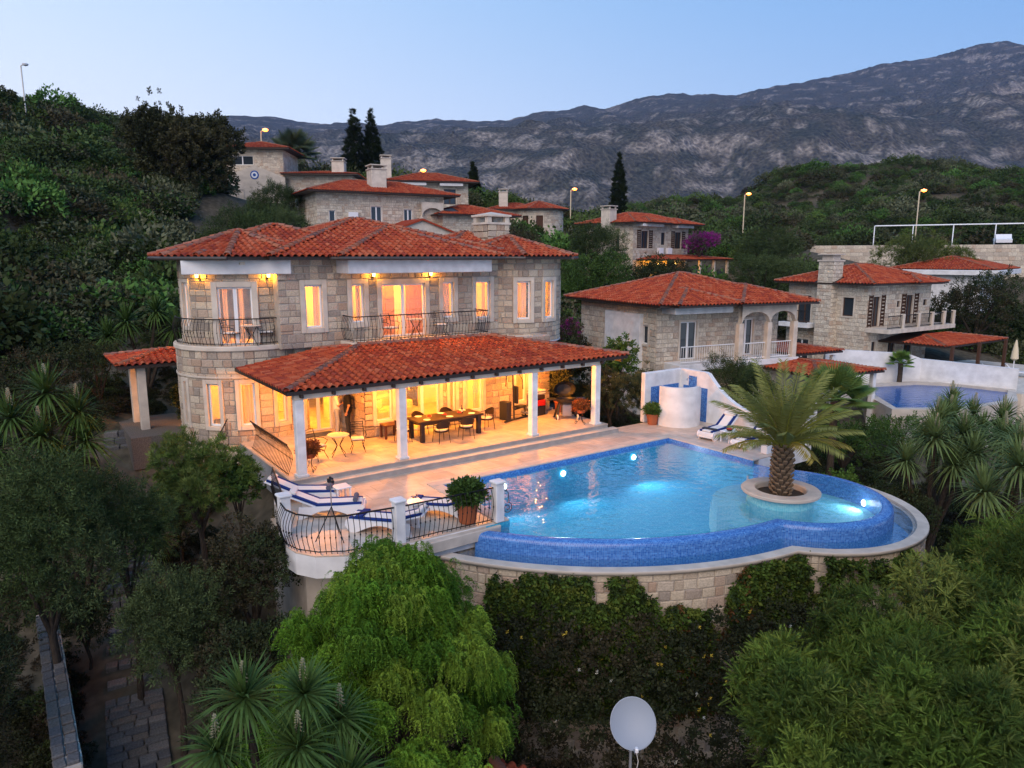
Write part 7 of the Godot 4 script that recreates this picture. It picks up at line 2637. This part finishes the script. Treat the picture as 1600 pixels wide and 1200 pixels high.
	# shrubs and small trees about the gardens: name, label, x, z, middle height, width, height, sprig, colours, count
	var list := [
		["olive_tree", "small olive tree with bent trunk beside the stone steps", 2.5, -17.2, -1.6, 2.5, 3.0, "olive", olive, 1785],
		["olive_tree", "silvery olive shrub between the low garden wall and the yuccas", 0.2, -18.6, 0.3, 3.4, 4.8, "olive", olive, 2016],
		["olive_tree", "silvery olive shrub next to the side path", 1.9, -19.2, -0.1, 2.4, 4.0, "olive", olive, 1382],
		["olive_tree", "dark olive shrub over the low garden wall", -1.7, -15.6, -1.0, 3.0, 3.6, "olive", dark, 1785],
		["broom_bush", "tall green broom bush in front of the round tower", 4.0, -20.9, 0.5, 3.1, 3.4, "broom", [Color(0.12, 0.19, 0.045), Color(0.15, 0.20, 0.055), Color(0.08, 0.11, 0.04)], 640],
		["dark_shrub", "dark shrub below the terrace railing with a few red flowers", 4.4, -17.4, -1.0, 2.8, 3.2, "twig", dark, 700],
		["dark_shrub", "dark leafy shrub between olive and pepper tree", 3.6, -15.0, -2.4, 2.8, 3.2, "twig", dark, 600],
		["green_shrub", "bright rounded shrub under the stair railing", 5.0, -20.6, 0.2, 1.5, 1.3, "broad", g1, 260],
		["rosemary_bush", "grey green rosemary bush between veranda and shower wall", 21.6, -22.9, 0.6, 3.0, 2.6, "broom", [Color(0.072, 0.087, 0.043), Color(0.102, 0.123, 0.058), Color(0.058, 0.058, 0.036)], 520],
		["rosemary_bush", "brownish rosemary bush behind the shower wall's pot", 23.6, -22.4, 0.6, 2.8, 2.4, "broom", [Color(0.072, 0.080, 0.043), Color(0.094, 0.109, 0.051)], 460],
		["fig_shrub", "fresh green fig shrub at the white side panel", 24.6, -25.6, 1.2, 2.6, 3.2, "broad", g1, 330],
		["dark_shrub", "dark ivy covered shrub behind the barbecue", 21.6, -26.2, 1.2, 3.4, 3.8, "broad", dark, 480],
		["dark_shrub", "dark shrub between the stone path and the low wall", 0.95, -20.9, -2.8, 1.5, 2.4, "twig", dark, 460],
		["dark_shrub", "dark shrub between the stone path and the broom bush", 3.9, -24.0, -1.4, 1.8, 2.6, "twig", dark, 460],
		["dark_shrub", "dark shrub behind the low weathered wall", -1.5, -19.4, -2.2, 2.6, 3.4, "twig", dark, 600],
		["dark_shrub", "dark shrub at the lower bend of the stone path", 3.5, -19.2, -3.0, 2.0, 2.6, "twig", brown, 460],
		["dark_shrub", "dark shrub beside the villa's far round tower", 24.0, -31.0, 2.4, 4.0, 5.0, "twig", dark, 560],
		["olive_tree", "soft grey tree behind the shower wall", 28.6, -21.4, 0.4, 3.6, 3.2, "olive", olive, 936],
		["olive_tree", "soft grey tree below the arcade villa's balcony", 31.6, -22.6, -0.2, 3.2, 3.0, "olive", olive, 756],
		["green_shrub", "leafy hedge shrub behind the loungers' railing", 25.6, -17.0, -0.4, 2.4, 2.2, "broad", g1, 300],
		["dark_shrub", "dark shrub below the lounger terrace", 23.6, -13.4, -2.2, 2.8, 2.6, "broad", g1, 420],
		["dark_shrub", "dark shrub at the pool's round end", 24.6, -11.4, -2.2, 2.8, 2.6, "twig", dark, 420],
		["oak_tree", "broad dark oak on the slope beside the hilltop villa", 15.8, -80.0, 17.2, 12.5, 9.5, "broad", [Color(0.051, 0.055, 0.026), Color(0.065, 0.061, 0.032), Color(0.041, 0.046, 0.023)], 1500],
		["olive_tree", "rounded olive below the hilltop villa", 23.0, -72.0, 11.6, 6.0, 5.4, "olive", olive, 936],
		["olive_tree", "rounded olive in front of the gabled villa's corner", 20.4, -62.0, 8.6, 6.4, 5.4, "olive", olive, 1008],
		["olive_tree", "wide olive on the slope above the villa roof", 14.4, -54.0, 6.6, 6.6, 5.0, "olive", olive, 1008],
		["green_tree", "dark green tree behind the main chimney", 41.0, -56.0, 6.4, 7.2, 7.0, "twig", dark, 620],
		["olive_tree", "pale olive beside the shuttered villa", 50.4, -56.0, 7.0, 7.0, 7.0, "olive", olive, 1260],
		["green_tree", "green tree between main villa and shuttered villa", 42.0, -47.0, 3.0, 7.5, 6.5, "twig", g1, 640],
		["green_tree", "dark tree behind the arcade villa roof", 47.0, -44.0, 2.8, 7.0, 6.0, "twig", dark, 560],
		["bougainvillea", "magenta bougainvillea at the arcade villa's corner", 28.0, -34.5, 1.4, 3.0, 3.6, "twig", [Color(0.319, 0.022, 0.232), Color(0.232, 0.029, 0.174), Color(0.058, 0.087, 0.029)], 420],
		["bougainvillea", "purple bougainvillea on the flowering veranda roof", 69.4, -58.6, 8.2, 5.0, 3.0, "twig", [Color(0.290, 0.017, 0.246), Color(0.189, 0.029, 0.174), Color(0.043, 0.072, 0.029)], 420],
		["green_tree", "feathery light green tree beside the street wall", 82.0, -38.0, 5.4, 10.5, 8.5, "feather", [Color(0.116, 0.160, 0.043), Color(0.145, 0.189, 0.051), Color(0.087, 0.116, 0.043)], 760],
		["green_tree", "dark tree beside the chimney villa's lean-to roof", 68.0, -27.0, 1.2, 9.0, 8.0, "twig", dark, 700],
		["green_tree", "dark tree behind the closed parasol", 73.0, -22.0, 0.6, 9.0, 7.5, "twig", dark, 640],
		["olive_tree", "grey olive behind the chimney villa", 62.0, -44.0, 4.2, 9.0, 6.0, "olive", olive, 1152],
		["olive_tree", "grey olive between arcade villa and chimney villa", 50.6, -38.6, 2.0, 6.5, 5.5, "olive", dark, 936],
		["green_tree", "rounded tree below the street lamp and the street wall", 78.0, -55.0, 6.0, 9.0, 6.5, "olive", olive, 1152],
		["green_shrub", "low green shrub before the neighbouring pool", 36.4, -17.4, -2.4, 4.0, 2.4, "twig", g1, 360],
		["green_shrub", "low green shrub beyond the shower wall's end", 31.0, -17.2, -2.0, 4.0, 2.8, "twig", g1, 380],
		["dark_shrub", "dark hedge shrub beside the pergola", 3.0, -34.2, 1.8, 3.0, 3.2, "twig", dark, 420],
		["dark_shrub", "dark shrub between pergola posts and tower", 6.0, -31.6, 0.6, 1.6, 2.4, "broad", dark, 240],
		["dark_shrub", "dark shrub above the side path", 0.6, -32.4, 1.4, 3.6, 3.2, "twig", dark, 460],
	]
	var sd := 100
	for q in list:
		sd += 1
		var y := ground(q[2], q[3])
		var mid: float = maxf(q[4] - y, q[6] * 0.42)
		tree(q[0], q[1], "tree" if q[0].ends_with("tree") else "shrub", q[7], Vector3(q[2], y, q[3]), dome(Vector3(0, mid, 0), q[5], q[6], 5, sd), int(q[9] * (1.6 if q[5] > 4.5 else 1.0)), clampf(q[5] * 0.09 + 0.16, 0.3, 0.85), q[8], 0.1)
	# red flowers on the shrub below the railing
	# feathery grevillea shrubs in front of the pool wall
	var gv := [Color(0.11, 0.19, 0.035), Color(0.17, 0.25, 0.045), Color(0.07, 0.12, 0.028), Color(0.24, 0.29, 0.075), Color(0.05, 0.09, 0.022)]
	var gl := ["under the pool's round end", "at the foot of the lobe wall", "beside the overgrown wall", "with a single orange flower", "with silvery undersides", "at the garden's lowest edge", "below the yuccas", "leaning towards the satellite dish"]
	var gi := 0
	for q in [[13.0, -6.2, -1.5, 3.0, 3.4], [15.2, -5.2, -0.9, 3.4, 3.4], [17.6, -4.6, -0.3, 3.8, 3.6], [10.6, -6.2, -1.5, 2.4, 3.0], [11.2, -4.4, -1.0, 2.6, 3.2], [13.4, -3.6, -0.3, 3.0, 3.4], [19.4, -6.4, -1.4, 3.0, 3.2], [9.6, -4.9, -2.0, 2.2, 2.8]]:
		var y := ground(q[0], q[1])
		tree("grevillea_shrub", "feathery green grevillea shrub " + gl[gi], "shrub", "feather", Vector3(q[0], y, q[1]), dome(Vector3(0, q[2] - y, 0), q[3], q[4], 13, 300 + gi), 2300, 0.38, gv, 0.25, "grevillea shrubs below the pool")
		gi += 1
	# dark creeper mass at the foot of the retaining wall, with yellow blossoms; ivy on the wall itself
	var cr := thing("creeper_hedge", "dark creeper hedge with scattered yellow blossoms along the wall foot", "hedge")
	var cl := []
	for k in 16:
		var a := deg_to_rad(-62.0 + 62.0 * k / 15.0)
		for j in 3:
			var rr := 10.55 + 0.55 * j + rng.randf_range(-0.2, 0.3)
			cl.append([Vector3(C1.x + sin(a) * rr, -2.7 - 1.15 * j + rng.randf_range(-0.35, 0.35), C1.y + cos(a) * rr), Vector3(0.85, 0.95, 0.85)])
	crown(cr, "foliage", "twig", cl, 3000, 0.5, [Color(0.029, 0.038, 0.017), Color(0.041, 0.049, 0.023), Color(0.052, 0.043, 0.026), Color(0.026, 0.029, 0.017)], 0.1)
	var bl := []
	for k in 120:
		var q: Array = cl[rng.randi() % cl.size()]
		var d := Vector3(rng.randfn() - 0.5, rng.randfn() + 0.3, rng.randfn() + 0.8).normalized()
		bl.append([Transform3D(Basis(Vector3.UP, rng.randf() * TAU) * Basis.from_scale(Vector3.ONE * 0.16), q[0] + d * q[1] * 1.02), Color(0.725, 0.522, 0.072) if k % 3 else Color(0.725, 0.696, 0.609)])
	scatter("blossoms", sprig("twig"), leaf_mat(), bl, cr).set_meta("kind", "stuff")
	var iv := thing("climbing_ivy", "ivy climbing up the curved stone wall to the pool coping", "ivy")
	var il := []
	var nz2 := FastNoiseLite.new()
	nz2.seed = 9
	nz2.frequency = 0.35
	for k in 9000:
		var u := rng.randf()
		var y := rng.randf_range(-4.6, -0.95)
		var pos: Vector2
		var nrm: Vector2
		if u < 0.72:
			var a := deg_to_rad(lerpf(-56.0, -3.0, u / 0.72))
			nrm = Vector2(sin(a), cos(a))
			pos = C1 + nrm * (9.90 + rng.randf() * 0.14)
		else:
			var a := deg_to_rad(lerpf(-60.0, 60.0, (u - 0.72) / 0.28))
			nrm = Vector2(sin(a), cos(a))
			pos = C2 + nrm * (3.57 + rng.randf() * 0.12)
		var low := (-1.0 - y) / 3.6
		if nz2.get_noise_3d(pos.x, y * 0.7, pos.y) + low * 0.55 < -0.06 or (u > 0.86 and y > -4.0):
			continue
		var n3 := Vector3(nrm.x, 0, nrm.y)
		var up := (n3 * 0.8 + Vector3.DOWN * 0.5 + Vector3(rng.randfn(), rng.randfn(), rng.randfn()) * 0.3).normalized()
		var x := up.cross(Vector3(rng.randfn(), rng.randfn(), rng.randfn())).normalized()
		var cc: Color = [Color(0.07, 0.12, 0.022), Color(0.045, 0.08, 0.018), Color(0.10, 0.13, 0.025), Color(0.03, 0.05, 0.016), Color(0.06, 0.10, 0.02), Color(0.13, 0.06, 0.025)][rng.randi() % (6 if pos.x > 12.6 and pos.x < 14.6 else 5)]
		il.append([Transform3D(Basis(x, up, x.cross(up)) * Basis.from_scale(Vector3.ONE * rng.randf_range(0.26, 0.46)), Vector3(pos.x, y, pos.y)), cc])
	scatter("foliage", sprig("broad"), leaf_mat(), il, iv).set_meta("kind", "stuff")
	build_path()
	build_scrub()

func build_path() -> void:
	# stone side path with steps going up to the pergola, low wall, lower roof corner
	var o := MB.new()
	o.prism(PackedVector2Array([Vector2(3.4, -28.9), Vector2(3.4, -32.8), Vector2(6.2, -32.8), Vector2(6.2, -28.9)]), -1.2, 0.0, false)
	structure("pergola_floor", o, M.path_mats[3])
	var path := [Vector3(1.4, -5.5, -15.6), Vector3(1.61, -5.0, -17.8), Vector3(1.78, -4.6, -19.3), Vector3(2.48, -3.3, -24.1), Vector3(2.7, -2.5, -26.4), Vector3(2.95, -1.7, -28.7), Vector3(3.4, -0.1, -30.9)]
	var base := MB.new()
	var st := structure("side_path", base, M.concrete)
	var n := 46
	for k in n:
		var t := k / float(n - 1) * (path.size() - 1)
		var i := mini(int(t), path.size() - 2)
		var p: Vector3 = path[i].lerp(path[i + 1], t - i)
		var d: Vector3 = (path[i + 1] - path[i])
		var yaw := atan2(d.x, d.z)
		var w := 1.35
		var x := -w / 2
		while x < w / 2 - 0.05:
			var l := minf(rng.randf_range(0.28, 0.55), w / 2 - x)
			var b := MB.new()
			b.bev(Transform3D(Basis(Vector3.UP, yaw + rng.randf_range(-0.06, 0.06)), p + Basis(Vector3.UP, yaw) * Vector3(x + l / 2, rng.randf_range(-0.01, 0.01) - 0.1, 0)), Vector3(l - 0.025, 0.24, 0.33), 0.02)
			part("step_stone", b, M.path_mats[rng.randi() % 4], st)
			x += l
	var lw := thing("garden_wall", "low weathered stone wall running down beside the olive shrubs", "wall")
	wall(lw, flat_wall(Vector3(0.35, 0, -14.4), Vector3.RIGHT), 7.2, -7.6, -2.75, [], 0.42, 0.26, 0.4, true, 120)
	for k in 20:
		for w2 in 2:
			var cb := MB.new()
			cb.bev(Transform3D(Basis(Vector3.UP, rng.randf_range(-0.1, 0.1)), Vector3(0.02 + 0.23 * w2, -2.72 + rng.randf_range(-0.02, 0.02), -14.6 - 0.35 * k)), Vector3(0.21, 0.09, rng.randf_range(0.28, 0.34)), 0.02)
			part("coping_stone", cb, M.path_mats[rng.randi() % 4], lw)
	var lr := thing("lower_roof", "corner of a red tiled roof below the pepper tree", "roof", Vector3(7.2, -4.1, -9.0), 0.55)
	roof(lr, [{"poly": rect(-2.0, 1.6, 1.4, -1.8), "eave": 0.0, "slope": 0.3}], 120, never)
	bx(lr, "wall", M.cream, [[Vector3(-0.2, -1.3, -0.2), Vector3(3.0, 2.4, 2.6)]])

func build_scrub() -> void:
	# dense evergreen scrub that covers both hills as one mass
	var free := [[30, -66, 17], [46, -85, 10], [28, -91, 11], [64, -84, 9], [66, -62, 13], [34, -29, 13], [55, -28, 13], [45, -19, 9], [13, -28, 17], [84, -33, 10], [58, -20, 9]]
	var sets := {"hillside_scrub": [], "hill_woodland": []}
	var pal := [Color(0.044, 0.069, 0.025), Color(0.058, 0.091, 0.030), Color(0.081, 0.129, 0.034), Color(0.088, 0.101, 0.055), Color(0.066, 0.061, 0.036), Color(0.052, 0.076, 0.030), Color(0.104, 0.115, 0.068), Color(0.073, 0.153, 0.038)]
	var tries := 0
	for k in 22000:
		var far: bool = k % 5 > 1
		var dist := 24.0 + 150.0 * pow(rng.randf(), 1.35) if not far else rng.randf_range(70.0, 290.0)
		var ang := rng.randf_range(-0.72, 0.10) if not far else rng.randf_range(-0.35, 0.74)
		if dist < 48.0 and ang > -0.36:
			continue
		var dir := Vector2(sin(ang + 0.618), -cos(ang + 0.618))
		var p := dir * dist
		var skip := false
		for q in free:
			if p.distance_to(Vector2(q[0], q[1])) < q[2]:
				skip = true
				break
		# the road with the carport keeps clear
		var rel := p - Vector2(91.5, -58.0)
		var along := rel.dot(Vector2(0.438, 0.899))
		var dep := rel.dot(Vector2(0.899, -0.438))
		if skip or (along > -2 and along < 44 and dep > -14 and dep < 10):
			continue
		var s := rng.randf_range(0.8, 1.9) * (1.0 if dist < 90 else 1.25)
		if rng.randf() < 0.14:
			s *= rng.randf_range(1.4, 2.1)
		var b := Basis(Vector3.UP, rng.randf() * TAU) * Basis.from_scale(Vector3(s, s * rng.randf_range(0.75, 1.15), s))
		var c: Color = pal[rng.randi() % pal.size()] * rng.randf_range(0.65, 1.45)
		sets["hill_woodland" if p.x > 75 else "hillside_scrub"].append([Transform3D(b, Vector3(p.x, ground(p.x, p.y) + 0.15 * s, p.y)), c])
	sets["undergrowth"] = []
	for k in 5200:
		var x := rng.randf_range(-14.0, 36.0)
		var z := rng.randf_range(-46.0, -3.0)
		if inside_works(x, z) or inside_works(x - 0.6, z) or inside_works(x, z - 0.6) or (x > 28 and z < -24):
			continue
		var on_path := absf(x - lerpf(1.4, 3.2, clampf((-15.6 - z) / 15.0, 0.0, 1.0))) < 1.25 and z > -31.5
		if on_path or (x > 3.2 and x < 6.8 and z < -28.0 and z > -33.2):
			continue
		var s := rng.randf_range(0.3, 0.75)
		var c: Color = [Color(0.03, 0.036, 0.018), Color(0.045, 0.05, 0.024), Color(0.05, 0.04, 0.026), Color(0.06, 0.085, 0.03)][rng.randi() % 4]
		sets["undergrowth"].append([Transform3D(Basis(Vector3.UP, rng.randf() * TAU) * Basis.from_scale(Vector3(s, s * 0.9, s)), Vector3(x, ground(x, z) + 0.05, z)), c])
	for n in sets:
		var o := scatter(n, sprig("bush"), leaf_mat(), sets[n], self)
		tag(o, {"hillside_scrub": "evergreen scrub covering the slope behind the villas", "hill_woodland": "dark low woodland on the hill beyond the street lamps", "undergrowth": "dark undergrowth covering the garden slopes round the villa"}[n], "scrub", "", "stuff")
